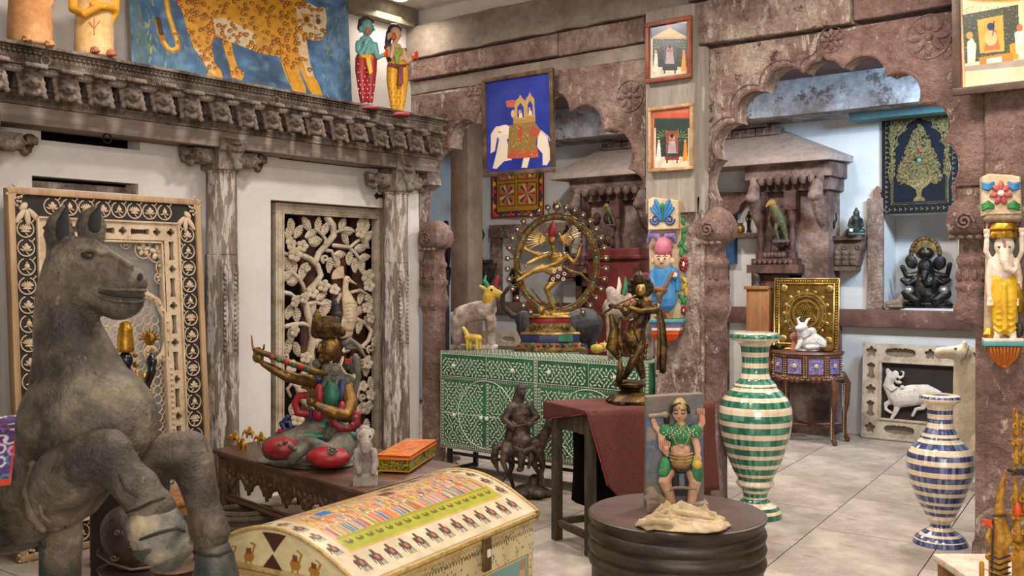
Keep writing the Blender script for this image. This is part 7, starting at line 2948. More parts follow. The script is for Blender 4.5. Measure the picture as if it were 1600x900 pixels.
# ================================================================ WALL PIECES, VASES, BACK ROOM
# ---- bracket with the blue-coated musician on the middle pier
CRM = wm('cream_chipped_paint',['#b39a7a','#cdb794','#dbc9a8'],9,.65,bump=.4,bscale=50,wear=('#8f7860',.68,16))
BL1 = wm('bright_blue_paint',['#2f6fa8','#4a8fc4'],10,.5,bump=.2)
BL2 = wm('deep_blue_paint',['#2b3f7c','#3c55a0'],10,.5)
LILAC = wm('lilac_paint',['#7d6aa0','#9a88b8'],10,.5)
PNK = wm('dusty_pink_paint',['#b05a74','#c87a8e'],10,.5)
LFG = wm('leaf_green_paint',['#2a6f3a','#459050'],10,.5)
TEALP = wm('teal_paint',['#3f8f90','#68b0ac'],10,.5)
BRNP = wm('brown_skin_paint',['#7a4a2a','#9a6238'],10,.5)
pm = onY(1044,536,YW-.10)
t = Th('musician_bracket','painted carved bracket with a blue-coated string player in a pink hat on the middle pier','bracket',tuple(pm),.25,'painted figure brackets')
b = B(t)
b.prism([(1012,312),(1020,308),(1045,311),(1062,314),(1073,318),(1073,498),(1016,500)],4,26,2)
b.prism([(1012,312),(1020,308),(1060,313),(1060,358),(1012,360)],-16,8,2)
b.build('carved_block',CRM,t)
for cx_ in(1024,1046):
 b = B(t)
 s_ = 1 if cx_>1035 else-1
 b.tube([(cx_+8*(1-i/22)*math.cos(i*.55+(0 if s_>0 else PI))*1,343+9*(1-i/22)*math.sin(i*.55),-17)for i in range(18)],1.6,6)
 b.build('blue_scroll',BL2,t,smooth=60)
 b = B(t)
 for q_ in range(3):
  b.tube([(1035+s_*3,345-q_,-17),(1035+s_*(5+q_*3),328+q_*3,-18),(1035+s_*(9+q_*4),317+q_*4,-17)],[1.5,2.4,2.6],6)
 b.tube([(1035+s_*2,345,-17),(1035+s_*4,330,-18),(1035+s_*10,314,-17)],[1,2.6,3.2],6)
 b.build('blue_leaf',BL1,t,smooth=60)
 b = B(t)
 b.tube([(1034,384,-2),(1034+s_*8,368,-10),(1034+s_*18,366,-8),(1034+s_*21,378,-2)],[3,6,5.5,3],8,flat=((0,1,0),.5))
 b.build('lilac_leaf',LILAC,t,smooth=60)
b = B(t)
for a in(-.6,0,.6):
 b.ell((1035+6*math.sin(a),322-3*math.cos(a)+3,-17),(2.6,2,6),(0,a,0),8,6)
b.tube([(1035,345,-17),(1035,322,-17)],1.6,6)
b.build('green_sprig',LFG,t,smooth=60)
b = B(t)
b.tube([(1034,404,-4),(1034,394,-10),(1035,388,-8)],[9,9,9],14)
b.ell((1035,405,-10),(14,12,16.5),None,16,12)
b.ell((1020,408,-8),(2.8,2.6,5))
b.ell((1051,408,-8),(2.8,2.6,5))
b.ell((1033,408,-22.5),(2.4,2,3.6))
b.tube([(1034,416,-8),(1035,424,-6)],[6,8],10)
b.ell((1018,452,-17),(4,4,4.6))
b.ell((1053,430,-16),(4.6,4,4.6))
for i in range(4):
 b.tube([(1050+i*2.4,427,-19),(1050+i*2.4,432,-21)],1.3,6)
 b.tube([(1016+i*1.6,450,-20),(1016+i*1.8,455,-21)],1.2,6)
b.build('head_and_hands',FLESH,t,remesh=.0042,sm=2)
b = B(t)
b.tube([(1036,391,-9),(1037,383,-8)],[14.5,13.5],18)
b.build('hat',PNK,t,smooth=40)
b = B(t)
b.tube([(1024,386,-2),(1036,376,-2),(1048,386,-2)],[4,5,4],8)
b.tube([(1025,396,-6),(1028,391,-16),(1036,390,-19),(1046,392,-15),(1049,400,-6)],1.8,6)
b.build('hair',BRNP,t,smooth=60)
head_bits(t,1034,404,13,-11,EYEW,HAIR,REDP,0)
b = B(t)
b.tube([(1037,424,-7),(1037,440,-8),(1037,455,-8),(1038,468,-9)],[17,17.5,19,20.5],16,flat=((0,1,0),.6))
b.tube([(1022,424,-6),(1018,436,-10),(1020,448,-14)],[6,5.4,4.6],10)
b.tube([(1053,424,-6),(1058,438,-9),(1055,434,-14)],[6.4,6,4.6],10)
b.tube([(1058,436,-8),(1059,452,-8)],[6,5],10)
b.build('blue_coat',BL1,t,remesh=.0045,sm=2)
b = B(t)
b.tube([(1046,468,-8),(1042,480,-10),(1032,490,-10)],[8,6.5,4.5],10)
b.tube([(1030,468,-6),(1034,482,-6),(1044,494,-8)],[7,6,4.4],10)
b.ell((1027,495,-11),(5,5,3.4))
b.ell((1046,497,-10),(6,5,3))
b.build('legs',BRNP,t,remesh=.0045,sm=2)
b = B(t)
b.ell((1030,452,-22),(14,4,4.6),(0,.06,0))
b.tube([(1032,462,-22),(1044,440,-23),(1051,426,-22)],[3.4,2.6,2.2],8)
b.tube([(1030,460,-22),(1030,472,-20)],[5,3],8)
b.build('lute',wm('lute_wood',['#6b4630','#8f6446'],9,.5),t,smooth=60)
gcol =[(1064,330,LFG),(1067,345,LFG),(1070,360,LFG),(1063,352,YEL),(1068,372,LFG),(1064,380,LFG),(1070,388,LFG),(1065,394,LFG),(1069,470,LFG),(1065,465,LFG),(1072,456,YEL),(1068,448,YEL),(1070,438,YEL)]
for i,(x,y,m)in enumerate(gcol):
 b = B(t)
 b.ell((x,y,2),(3.6,3,7.5),(0,(i%3-1)*.7,0),8,6)
 b.build('side_leaf',m,t)
for(x,y,rx,rz)in((1068,413,7,15),(1068,485,4.4,9)):
 b = B(t)
 for i in range(9):
  a = 2*PI*i/9
  b.ell((x+rx*.6*math.cos(a),y+rz*.6*math.sin(a),0),(rx*.42,2.6,rz*.26),(0,a,0),8,6)
 b.build('red_side_flower',REDI,t,smooth=60)
 b = B(t)
 b.ell((x,y,-3),(rx*.3,2.2,rz*.3),None,8,6)
 b.build('flower_eye',EYEW,t)
def pedestal(t,cx,y0,w,depth,full=1.0):
 """stepped half-bowl under a bracket figure"""
 for(ya,yb_,ra,rb,m,nm)in((y0,y0+5,1.0,1.0,TEALP,'teal_rim'),(y0+5,y0+13,.95,.82,LILAC,'zigzag_band'),(y0+13,y0+18,.84,.80,EYEW,'white_bead_band'),(y0+18,y0+24,.76,.72,ORNG,'orange_lip')):
  b = B(t)
  b.prism([(cx-w*ra,ya),(cx+w*ra,ya),(cx+w*rb,yb_),(cx-w*rb,yb_)],-depth*rb,6)
  b.build(nm,m,t,bevel=.002)
 b = B(t)
 for i in range(7):
  s_ =(i-3)/3
  b.tube([(cx+s_*w*.66,y0+22,-depth*.5*(1-abs(s_)*.4)),(cx+s_*w*.56,y0+29,-depth*.42*(1-abs(s_)*.4)),(cx+s_*w*.3,y0+36-abs(s_)*3,-2)],[w*.15,w*.13,w*.05],8)
 b.build('orange_lotus',ORNG,t,smooth=70)
pedestal(t,1040,499,27,20)
# ---- elephant-headed bracket on the right pier
pg = onY(1567,576,YW-.10)
t = Th('elephant_headed_bracket','painted carved bracket with a white elephant-headed figure in yellow on the right pier','bracket',tuple(pg),.35,'painted figure brackets')
b = B(t)
b.prism([(1534,276),(1545,271),(1580,273),(1595,276),(1597,335),(1536,337)],-14,16,3)
b.prism([(1542,345),(1594,345),(1600,400),(1600,536),(1538,536)],8,20,2)
b.build('carved_block',CRM,t)
b = B(t)
for i in range(5):
 b.ell((1545+i*11,341,-4),(9,12,8))
b.build('grey_canopy',STP,t,remesh=.007,sm=2)
b = B(t)
for i in range(7):
 a = 2*PI*i/7+PI/2
 b.ell((1564+9*math.cos(a),302-11*math.sin(a),-16),(9,3,4.4),(0,-a,0),8,6)
b.build('red_flower',wm('brick_pink_paint',['#a8484a','#bf6460'],10,.5),t,smooth=60)
b = B(t)
b.ell((1564,302,-20),(5,3,5),None,10,6)
b.build('flower_eye',EYEW,t)
for s_ in(-1,1):
 for m,y,dy_ in((BL1,288,-7),(LFG,318,7)):
  b = B(t)
  for q_ in range(3):
   b.tube([(1564+s_*12,y+dy_*.4+q_*2,-15),(1564+s_*20,y-dy_*.2+q_*3,-17),(1564+s_*29,y+dy_*.3+q_*4,-13)],[2,4,2],8)
  b.build('corner_leaf',m,t,smooth=60)
b = B(t)
b.lathe([(20,372),(21,366),(19,362),(22,358),(20,352),(18,349)],24,(1567,0,-2),flute=lambda a,z:1+.03*math.cos(12*a))
b.build('crown',GOLD,t)
WPT = wm('white_body_paint',['#c4ae98','#ddccb8','#e6d9c8'],9,.5,bump=.2,bscale=40)
b = B(t)
b.ell((1569,384,-6),(15,12,17),None,16,12)
b.tube([(1569,392,-16),(1570,408,-20),(1574,420,-20),(1584,424,-19),(1589,418,-20),(1587,412,-21)],[8,7,6,5,4,3.4],12)
b.tube([(1568,404,-4),(1567,420,-5),(1567,437,-5)],[16,17,15.5],16,flat=((0,1,0),.65))
for P_,r in(([(1550,410,-4),(1545,435,-6),(1546,462,-10)],[7,5.6,4]),([(1586,410,-4),(1592,435,-6),(1592,462,-10)],[7,5.6,4]),([(1550,406,-1),(1541,392,-4),(1542,375,-6)],[6,5,4]),([(1588,406,-1),(1596,392,-4),(1596,372,-6)],[6,5,4])):
 b.tube(P_,r,10)
b.ell((1547,469,-11),(5,4,6))
b.ell((1593,469,-11),(5,4,6))
b.ell((1542,368,-7),(5,4,5.5))
b.ell((1597,366,-7),(5,4,5.5))
b.build('body',WPT,t,remesh=.0045,sm=2)
for x,y,d in((1543,472,-13),(1590,472,-13),(1538,364,-9),(1593,362,-9)):
 for i in range(4):
  b = B(t)
  b.tube([(x+i*2.6,y,d),(x+i*2.5,y+(5 if y>400 else-5),d-1)],1.4,6)
  b.build('finger',WPT,t)
for s_ in(-1,1):
 b = B(t)
 b.ell((1569+s_*21,388,-5),(8.5,3,20),(0,s_*.3,0))
 b.build('ear',wm('grey_ear_paint',['#3a322c','#54483e'],9,.6),t)
 b = B(t)
 b.ell((1569+s_*8,386,-17),(2.6,1.4,1.5),None,8,6)
 b.build('eye',HAIR,t)
b = B(t)
for i in range(4):
 b.tube([(1569+(i-1.5)*1.6,374+i,-19),(1570+(i-1.5),388,-22)],.32,5)
b.build('forehead_marks',REDI,t)
b = B(t)
b.tube([(1560,438,-5),(1558,470,-6),(1560,500,-6),(1562,520,-6)],[12,11,9,7],14)
b.tube([(1577,438,-5),(1580,470,-6),(1578,500,-6),(1578,520,-6)],[12,11,9,7],14)
b.ell((1568,442,-6),(19,11,7))
for i in range(7):
 b.tube([(1552,452+i*10,-10),(1560,459+i*10,-16),(1567,456+i*10,-14)],1.5,6)
 b.tube([(1588,452+i*10,-10),(1580,459+i*10,-16),(1572,456+i*10,-14)],1.5,6)
b.prism([(1565,444),(1573,444),(1575,515),(1566,518)],-19,-8,1)
b.build('yellow_dhoti',wm('bright_yellow_cloth_paint',['#b98a12','#d9ac20','#e4bf3c'],9,.5,bump=.2),t,remesh=.0045,sm=1)
b = B(t)
for x in(1558,1560,1580,1582):
 b.tube([(x,518,-6),(x-(2 if x<1570 else-2),528,-12)],[6,4.5],8)
b.build('feet',WPT,t,remesh=.0045,sm=1)
b = B(t)
b.lathe([(7,528),(9,522),(6,516),(4,512)],12,(1545,0,-8))
b.tube([(1590,445,-12),(1596,470,-12),(1594,485,-12)],[3,5,4],8)
b.build('gilt_basket',GOLD,t)
b = B(t)
b.ell((1593,515,-6),(6,6,12))
b.build('dark_mouse',HAIR,t)
for(ya,yb_,r,m,nm)in((529,534,1,EYEW,'white_step'),(534,541,1.02,TEALP,'teal_step')):
 b = B(t)
 b.prism([(1569-31*r,ya),(1569+31*r,ya),(1569+31*r,yb_),(1569-31*r,yb_)],-22,8)
 b.build(nm,m,t,bevel=.002)
b = B(t)
for i in range(9):
 s_ =(i-4)/4
 b.tube([(1569+s_*22,543,-14*(1-.5*abs(s_))),(1569+s_*19,556,-14*(1-.5*abs(s_))),(1569+s_*7,570,-5)],[4.6,4.6,2.4],8)
b.ell((1569,572,-3),(6,6,4))
b.build('orange_lotus',wm('copper_orange_paint',['#a8541c','#d07a2c'],9,.35,.3),t,smooth=70)
# ---- banded inlay vases
def vase(name_lab,cx,ybot,prof,bands,pos,m1,m2,nm):
 t = Th('inlay_vase',name_lab,'vase',tuple(pos),YAW,'tall striped inlay floor vases')
 P_ =[]
 n = len(prof)
 for i in range(n-1):
  (r0,y0),(r1,y1) = prof[i],prof[i+1]
  st = max(1,int(abs(y1-y0)/1.5))
  for k in range(st):
   P_.append((r0+(r1-r0)*k/st,y0+(y1-y0)*k/st))
 P_.append(prof[-1])
 # smooth radii
 R_ =[p[0]for p in P_]
 for _ in range(2):
  R_ =[R_[0]]+[(R_[i-1]+2*R_[i]+R_[i+1])/4 for i in range(1,len(R_)-1)]+[R_[-1]]
 b = B()
 k_ = t.k
 nseg = 48
 for r,(_,y)in zip(R_,P_):
  for i in range(nseg):
   a = 2*PI*i/nseg
   b.v.append((r*k_*math.cos(a),r*k_*math.sin(a),max(0,(ybot-y)*k_)))
 for j in range(len(P_)-1):
  ym =(P_[j][1]+P_[j+1][1])/2
  b.cur = 1 if any(abs(ym-c)<h for c,h in bands)else 0
  for i in range(nseg):
   i2 =(i+1)%nseg
   b.face([j*nseg+i,j*nseg+i2,(j+1)*nseg+i2,(j+1)*nseg+i])
 b.cur = 0
 b.face(list(range(nseg))[::-1])
 b.build(nm,[m1,m2],t,smooth=50)
 return t
def tilemat(name,cols,dark):
 n = N(name)
 sx = n.add('ShaderNodeSeparateXYZ')
 n.link(n.tc.outputs['Object'],sx.inputs[0])
 an = n.math('ARCTAN2',sx.outputs[1],sx.outputs[0])
 a9 = n.math('MULTIPLY',an,9.0)
 zz = n.math('MULTIPLY',sx.outputs[2],13.0)
 cb = n.add('ShaderNodeCombineXYZ')
 n.link(n.math('FLOOR',n.math('ADD',a9,n.math('MULTIPLY',n.math('FLOOR',zz),.37))),cb.inputs[0])
 n.link(n.math('FLOOR',zz),cb.inputs[1])
 wn = n.add('ShaderNodeTexWhiteNoise',noise_dimensions='2D')
 n.link(cb.outputs[0],wn.inputs['Vector'])
 st = n.noise(30,4,.6,(2.5,2.5,.25))
 m = n.math('ADD',n.math('MULTIPLY',wn.outputs[0],.45),n.math('MULTIPLY',st,.6))
 c = n.ramp(m,[(.2,cols[0]),(.5,cols[1]),(.8,cols[2])])
 MATS[name] = n.done(c,.14,0,None,.5,.6)
 return MATS[name]
GT = tilemat('green_shell_tiles',['#17493a','#2c6b54','#5f9a82'],'#103a2a')
BT = tilemat('blue_shell_tiles',['#1c2650','#3a4674','#8088a0'],'#101838')
IT = tilemat('ivory_bone_tiles',['#c8b394','#ddcaae','#e6d8c0'],'#b09a7c')
gv = onZ(1180,806,0)
vase('tall floor vase striped in green and ivory tiles beside the middle pier',1175,806,[(0.1,522),(34,519),(38,521),(39.5,526),(38,531),(27,534),(22,542),(20.5,560),(20.5,580),(24,592),(32,600),(34,604),(33,606),(40,611),(50,622),(55.5,636),(57,650),(55,668),(50,690),(42,715),(33,737),(27,747),(26.5,750),(30,753),(29,757),(23,762),(20,768),(18,776),(20,781),(30,786),(37,792),(40.5,800),(41,806)],[(525,3.2),(545,4.2),(561,4.4),(578,4.4),(594,4),(603,1.4),(613,4),(628,5),(649,5.6),(668,5.4),(685,5.2),(701,5),(717,4.6),(732.5,4.4),(745,3.6),(760,3),(771,3),(780,2.4),(791,2.6),(802,3.4)],gv,IT,GT,'vase_body')
bv = onZ(1469,848,0)
vase('floor vase striped in dark blue and ivory tiles in front of the right pier',1469,848,[(0.1,619),(27,616),(30,618),(31,622),(30,627),(22,630),(19,638),(18.5,655),(20,668),(26,678),(29,684),(29.5,687),(34,690),(42,698),(48,708),(50,722),(49,738),(44,756),(37,775),(28,794),(23,803),(22,805),(24,808),(22,811),(15,815),(15,822),(20,827),(30,833),(38,840),(41,848)],[(620,2.4),(642,3.2),(657,3.4),(672,3.6),(682,1.6),(694,3.8),(710,4.4),(727,4.6),(744,4.6),(760,4.2),(775,4),(788,3.4),(800,3),(819,2.6),(829,2),(837,2.4),(845,3)],bv,IT,BT,'vase_body')
# ---- framed pictures
def framed(name,lab,P4,Y,base,fcol,fw,paint,res,group=None,lean=0.0,matc=None):
 """P4 = outer frame corners in the photo (tl, tr, br, bl); hangs on plane Y; lean tips the top out"""
 W_ =[onY(p[0],p[1],Y)for p in P4]
 x0,x1 =(W_[0].x+W_[3].x)/2,(W_[1].x+W_[2].x)/2
 z0,z1 =(W_[2].z+W_[3].z)/2,(W_[0].z+W_[1].z)/2
 t = Th(name,lab,'painting',((x0+x1)/2,Y,z0),0,group)
 w,h = x1-x0,z1-z0
 t.e.rotation_euler =(lean,0,0)
 b = B()
 for a0,a1,c0,c1 in((-w/2,w/2,h-fw,h),(-w/2,w/2,0,fw),(-w/2,-w/2+fw,fw,h-fw),(w/2-fw,w/2,fw,h-fw)):
  b.bx((a0,-.018,c0),(a1,.012,c1))
 b.build('frame',fcol,t,bevel=.004)
 b = B()
 b.bx((-w/2+fw*.5,0.004,fw*.5),(w/2-fw*.5,.010,h-fw*.5))
 b.build('backing',BLKG,t)
 def mp(px,py):
  q = onY(px,py,Y)
  return((q.x-x0-fw)/(w-2*fw),(q.z-z0-fw)/(h-2*fw))
 P_ = Paint(res,int(res*(h-2*fw)/(w-2*fw)),base,mp)
 paint(P_)
 P_.build('picture',VCG,t,lambda u,v:(-w/2+fw+u*(w-2*fw),0*u,fw+v*(h-2*fw)))
 return t
def pe(P):
 P.noise(.12,8)
 P.noise(.25,5,'#4a56a8')
 E = '#d8c8b8'
 for q in([(782,205),(792,215),(800,250),(788,252),(776,264),(770,263),(776,240),(780,222)],[(820,240),(830,240),(824,262),(815,262)],[(842,202),(856,214),(862,246),(855,258),(848,258),(848,240),(840,230)],[(768,210),(776,198),(790,196),(800,200),(796,216),(785,222),(778,214),(774,236),(767,240),(768,222)]):
  P.poly(q,E)
 P.ell(790,203,9,8,'#e0d2c4')
 P.line([(846,204),(858,214),(863,230)],2.5,E)
 P.line([(780,206),(784,207)],2,'#4a3a30')
 P.poly([(797,196),(836,190),(846,204),(838,222),(842,246),(793,248),(795,220)],'#8a6a3e')
 P.poly([(795,236),(841,233),(842,246),(793,248)],'#a8553a')
 P.poly([(806,194),(822,192),(820,226),(806,228)],'#7a7a3c')
 P.poly([(810,196),(818,195),(817,220),(809,222)],'#b04a3a')
 for i in range(80):
  x,y = random.uniform(796,840),random.uniform(196,246)
  P.ell(x,y,.9,.9,random.choice(['#c8a860','#6a4a2a','#a88a50']),n=6)
 P.poly([(803,194),(803,172),(837,168),(838,190)],'#a8824a')
 for x,y,w in((815,168,9),(830,164,7)):
  P.poly([(x-w,y+18),(x-w,y-4),(x-w*.9,y-10),(x-w*.35,y-14),(x,y-20),(x+w*.35,y-14),(x+w*.9,y-10),(x+w,y-4),(x+w,y+18)],'#b8945a')
  P.poly([(x-w*.55,y+16),(x-w*.55,y),(x,y-7),(x+w*.55,y),(x+w*.55,y+16)],'#2c3c98')
  P.ell(x-1,y+7,w*.26,3.4,'#c08a70')
  P.poly([(x-3,y+16),(x-2,y+9),(x+2,y+9),(x+3,y+16)],'#d8c8b0')
 P.poly([(792,158),(806,156),(806,168),(794,168)],'#b8604a')
 P.ell(803,178,3,6,'#c8a888')
 P.poly([(832,196),(846,205),(838,214),(828,212)],'#a84a3c')
framed('elephant_painting','painting of a white caparisoned elephant on deep blue hanging in the left arch',((757,120),(867,111),(868,266),(756,279)),YW-.075,'#26368c',wm('dark_gilt_frame',['#3a2c20','#5a4632','#7a6242'],12,.5,.2,bump=.3),.032,pe,220,lean=math.radians(1.5))
def shrine(P,x0,x1,y0,y1,sky,tent):
 w,h = x1-x0,y1-y0
 X = lambda u:x0+u*w
 Yv = lambda v:y0+v*h
 P.rect(X(0),Yv(0),X(1),Yv(1),'#cfc4ac')
 P.rect(X(.0),Yv(0),X(1),Yv(.28),sky)
 if tent:
  P.poly([(X(0),Yv(.27)),(X(.5),Yv(.08)),(X(1),Yv(.27))],'#cfb070')
  for i in range(14):
   P.line([(X(.5),Yv(.09)),(X(i/13),Yv(.27))],1,'#a88a4a')
  P.poly([(X(.4),Yv(.0)),(X(.55),Yv(.02)),(X(.45),Yv(.1))],'#b0303a')
 else:
  P.rect(X(0),Yv(0),X(1),Yv(.1),'#b8563c')
  P.ell(X(.5),Yv(.17),w*.05,h*.04,'#d8b04a')
 P.rect(X(.05),Yv(.29 if tent else .13),X(.95),Yv(.80),'#2c3c38')
 for s_ in(-1,1):
  for i in range(5):
   a = -.3+i*.5
   P.poly([(X(.5+s_*.20),Yv(.44)),(X(.5+s_*(.20+.24*math.cos(a))),Yv(.42-.13*math.sin(a))),(X(.5+s_*(.24+.18*math.cos(a+.3))),Yv(.44-.11*math.sin(a+.3)))],'#8a9a4a' if not tent else '#5f9a5a')
 P.rect(X(.33),Yv(.33),X(.67),Yv(.74),'#8a4a3a' if not tent else '#4a4654')
 P.poly([(X(.38),Yv(.74)),(X(.42),Yv(.46)),(X(.5),Yv(.38)),(X(.58),Yv(.46)),(X(.62),Yv(.74))],'#a89aa0')
 P.ell(X(.5),Yv(.43),w*.045,h*.04,'#20242c')
 P.ell(X(.5),Yv(.5),w*.12,h*.02,'#b05a4a')
 for x,c,hc in((.13,'#d8d0c4','#c8a080'),(.87,'#d08a2c','#c8987a')):
  P.poly([(X(x-.08),Yv(.88)),(X(x-.03),Yv(.55)),(X(x+.04),Yv(.55)),(X(x+.07),Yv(.88))],c)
  P.ell(X(x),Yv(.52),w*.035,h*.035,hc)
 P.rect(X(.30),Yv(.80),X(.70),Yv(.86),'#8a3a30' if not tent else '#30303a')
 P.rect(X(.34),Yv(.84),X(.38),Yv(.92),'#30303a')
 P.rect(X(.62),Yv(.84),X(.66),Yv(.92),'#30303a')
 for i in range(120):
  P.ell(X(random.random()),Yv(random.uniform(.3,.9)),.7,.7,random.choice(['#d8c8a0','#7a3a2a','#3a4a3a','#c89a5a']),n=5,al=.6)
 P.noise(.08,12)
RDW = wm('red_brown_frame',['#6a3a26','#85492f','#94583a'],7,.45,bump=.2)
framed('shrine_picture','small framed shrine picture with dark blue sky, upper of two on the grey board',((1008,37),(1080,24),(1083,121),(1011,131)),YW-.125,'#cfc8b8',RDW,.030,lambda P:shrine(P,1017,1076,36,122,'#2c3a5a',True),130,'small framed pictures on the grey board')
framed('shrine_picture','small framed shrine picture with red top border, lower of two on the grey board',((1013,168),(1083,162),(1085,264),(1015,270)),YW-.125,'#b8694a',wm('pale_worn_frame',['#8a6a4a','#b08a62','#c4a888'],12,.5),.022,lambda P:shrine(P,1022,1078,176,262,'#3a4a3a',False),130,'small framed pictures on the grey board')
def pbig(P):
 P.rect(1480,-60,1640,160,'#bf5248')
 P.poly([(1500,-60),(1640,-60),(1640,125),(1505,142)],'#d8c9a4')
 P.line([(1503,-60),(1508,139),(1640,122)],2.5,'#b8893c')
 P.ell(1556,-8,62,13,'#c89a4a')
 P.ell(1556,-9,56,11,'#4f7a54')
 P.poly([(1505,24),(1592,8),(1594,84),(1508,100)],'#4a4f42')
 for i in range(420):
  P.ell(random.uniform(1506,1592),random.uniform(12,96),.9,.9,random.choice(['#8f8a68','#6a6a52','#3a4038']),n=5)
 P.poly([(1528,32),(1568,24),(1570,80),(1532,84)],'#c8a04a')
 P.poly([(1538,80),(1544,50),(1550,40),(1558,50),(1564,78)],'#b86a4a')
 P.ell(1549,42,6,6,'#2c3c6a')
 P.ell(1549,60,10,12,'#d8b07a')
 P.line([(1552,56),(1554,34)],3,'#2a3a50')
 P.poly([(1512,100),(1512,66),(1520,60),(1526,70),(1524,100)],'#ddd0b8')
 P.ell(1516,56,5,6,'#c8965a')
 P.poly([(1580,94),(1578,70),(1590,66),(1592,92)],'#cf9a34')
 P.poly([(1588,84),(1586,52),(1600,44),(1600,90)],'#e0d4c0')
 P.ell(1594,44,5,6,'#b0704a')
 P.poly([(1530,90),(1582,82),(1584,96),(1532,102)],'#b8803c')
 P.poly([(1542,92),(1566,88),(1566,98),(1542,101)],'#d8d0c0')
 P.poly([(1508,104),(1640,88),(1640,100),(1508,112)],'#a8988c')
 P.noise(.07,12)
framed('court_painting','large framed court scene painting with pink border at the upper right corner',((1484,-58),(1640,-100),(1640,128),(1495,156)),YW-.13,'#bf5248',wm('dark_brown_frame',['#3a2c22','#564235','#6a5443'],7,.45,bump=.3),.040,pbig,230,lean=math.radians(2))
# ---- hangings on the far wall
Yh = YF-.03
a0,a1 = onY(767,272,Yh),onY(850,338,Yh)
t = Th('embroidered_hanging','small red and mustard embroidered hanging below the elephant painting','hanging',((a0.x+a1.x)/2,Yh,a1.z),0)
w,h = a1.x-a0.x,a0.z-a1.z+.3
P = Paint(150,150,'#a87a24')
for u,c in((0,'#7a2018'),(.035,'#c8a038'),(.05,'#6a1a16')):
 P.rect(u,u,1-u,1-u,c)
P.rect(.12,.10,.88,.88,'#b08428')
for i in range(9):
 for v in(.055,.93):
  P.ell(.07+i*.107,v,.035,.03,['#c8402c','#2c3c5a','#3a6a3a'][i%3])
 for u in(.06,.94):
  P.ell(u,.07+i*.107,.03,.035,['#c83c4c','#d8b040','#2c4a5a'][i%3])
for cx_,cz_ in((.31,.33),(.69,.33),(.31,.70),(.69,.70)):
 P.rect(cx_-.17,cz_-.165,cx_+.17,cz_+.165,'#6a1c18')
 P.rect(cx_-.155,cz_-.15,cx_+.155,cz_+.15,'#c08c2c')
 for i in range(16):
  a = 2*PI*i/16
  P.poly([(cx_,cz_),(cx_+.15*math.cos(a-.14),cz_+.15*math.sin(a-.14)),(cx_+.15*math.cos(a+.14),cz_+.15*math.sin(a+.14))],['#b8283c','#e0c8a0','#2a3048','#c85a50'][i%4])
P.build('textile',VC,t,lambda u,v:(-w/2+u*w,.012*np.sin(u*9),v*h))
b = B()
b.tube([(-w/2-.03,.0,h),(w/2+.03,.0,h)],.01,6)
b.build('rod',BRNP,t)
a0,a1 = onY(1378,168,Yh),onY(1497,330,Yh)
t = Th('navy_gold_tapestry','navy velvet tapestry embroidered with a gold flowering urn on the far wall','hanging',((a0.x+a1.x)/2,Yh,onY(1438,333,Yh).z),0)
w,h = a1.x-a0.x,onY(1438,168,Yh).z-onY(1438,333,Yh).z
b = B()
b.bx((-w/2,.0,0),(w/2,.012,h))
b.build('velvet',wm('navy_velvet',['#05070f','#0b0f20'],8,.9,bump=.2),t)
GTH = wm('gold_thread',['#4a4024','#7a6c42','#a2946a'],60,.5,.25,bump=.8,bscale=200,bdist=.003)
b = B()
for e,r in((.085,.005),(.10,.0035)):
 b.tube([(-w/2+e,-.002,e),(w/2-e,-.002,e),(w/2-e,-.002,h-e),(-w/2+e,-.002,h-e)],r,5,closed=True)
nb = 22
for i in range(nb):
 for side in range(4):
  L_ = w if side%2==0 else h
  n_ = int(L_/.045)
  if i>=n_:
   continue
  s_ = -L_/2+(i+.5)*L_/n_
  x,z =((s_,.04),(w/2-.04,s_+h/2),(s_,h-.04),(-w/2+.04,s_+h/2))[side]
  for a in range(3):
   b.ell((x+.009*math.cos(a*2.1),-.003,z+.009*math.sin(a*2.1)),(.010,.003,.005),(0,-a*2.1,0),6,4)
   # cusped arch line with curls
arcp =[(-.235,.30),(-.255,.42),(-.22,.52),(-.235,.58),(-.185,.66),(-.18,.74),(-.12,.80),(-.10,.86),(-.04,.89),(0,.93)]
for s_ in(-1,1):
 b.tube([(s_*x*w/.62,-.003,z*h)for x,z in arcp],.005,5)
 for x,z in arcp[2::2]:
  b.tube([(s_*(x*w/.62+.022*(1-i/12)*math.cos(i*.7)),-.003,z*h+.022*(1-i/12)*math.sin(i*.7))for i in range(10)],.004,5)
b.build('gold_border',GTH,t,kind='stuff',smooth=60)
b = B()
def curls(b,n,fn):
 c = 0
 while c<n:
  x,z = random.uniform(-.5,.5),random.random()
  if not fn(x,z):
   continue
  c+=1
  a0_ = random.random()*6
  b.tube([(x*w+.013*(1-i/9)*math.cos(a0_+i*.8),-.004-random.random()*.002,z*h+.013*(1-i/9)*math.sin(a0_+i*.8))for i in range(7)],.0042,4,cap=False)
def in_arch(x,z):
 xs = abs(x)/.806
 for(xa_,za_),(xb_,zb_)in zip(arcp[:-1],arcp[1:]):
  if za_<=z<=zb_:
   q =(z-za_)/(zb_-za_+1e-6)
   return abs(x)<abs(xa_+(xb_-xa_)*q)/.62
 return z<.30
curls(b,420,lambda x,z:abs(x)<.39 and .52<z<.92 and not in_arch(abs(x)*.93,z)and not(abs(x)<.42*(1-(z-.45)/.50)))
curls(b,120,lambda x,z:.33<abs(x)<.39 and .34<z<.60)
curls(b,950,lambda x,z:.28<z<.84 and abs(x)<(.285 if z<.40 else .285*max(0,1-(z-.40)/.44)**.75))
b.build('flower_sprays',GTH,t,kind='stuff',smooth=60)
b = B()
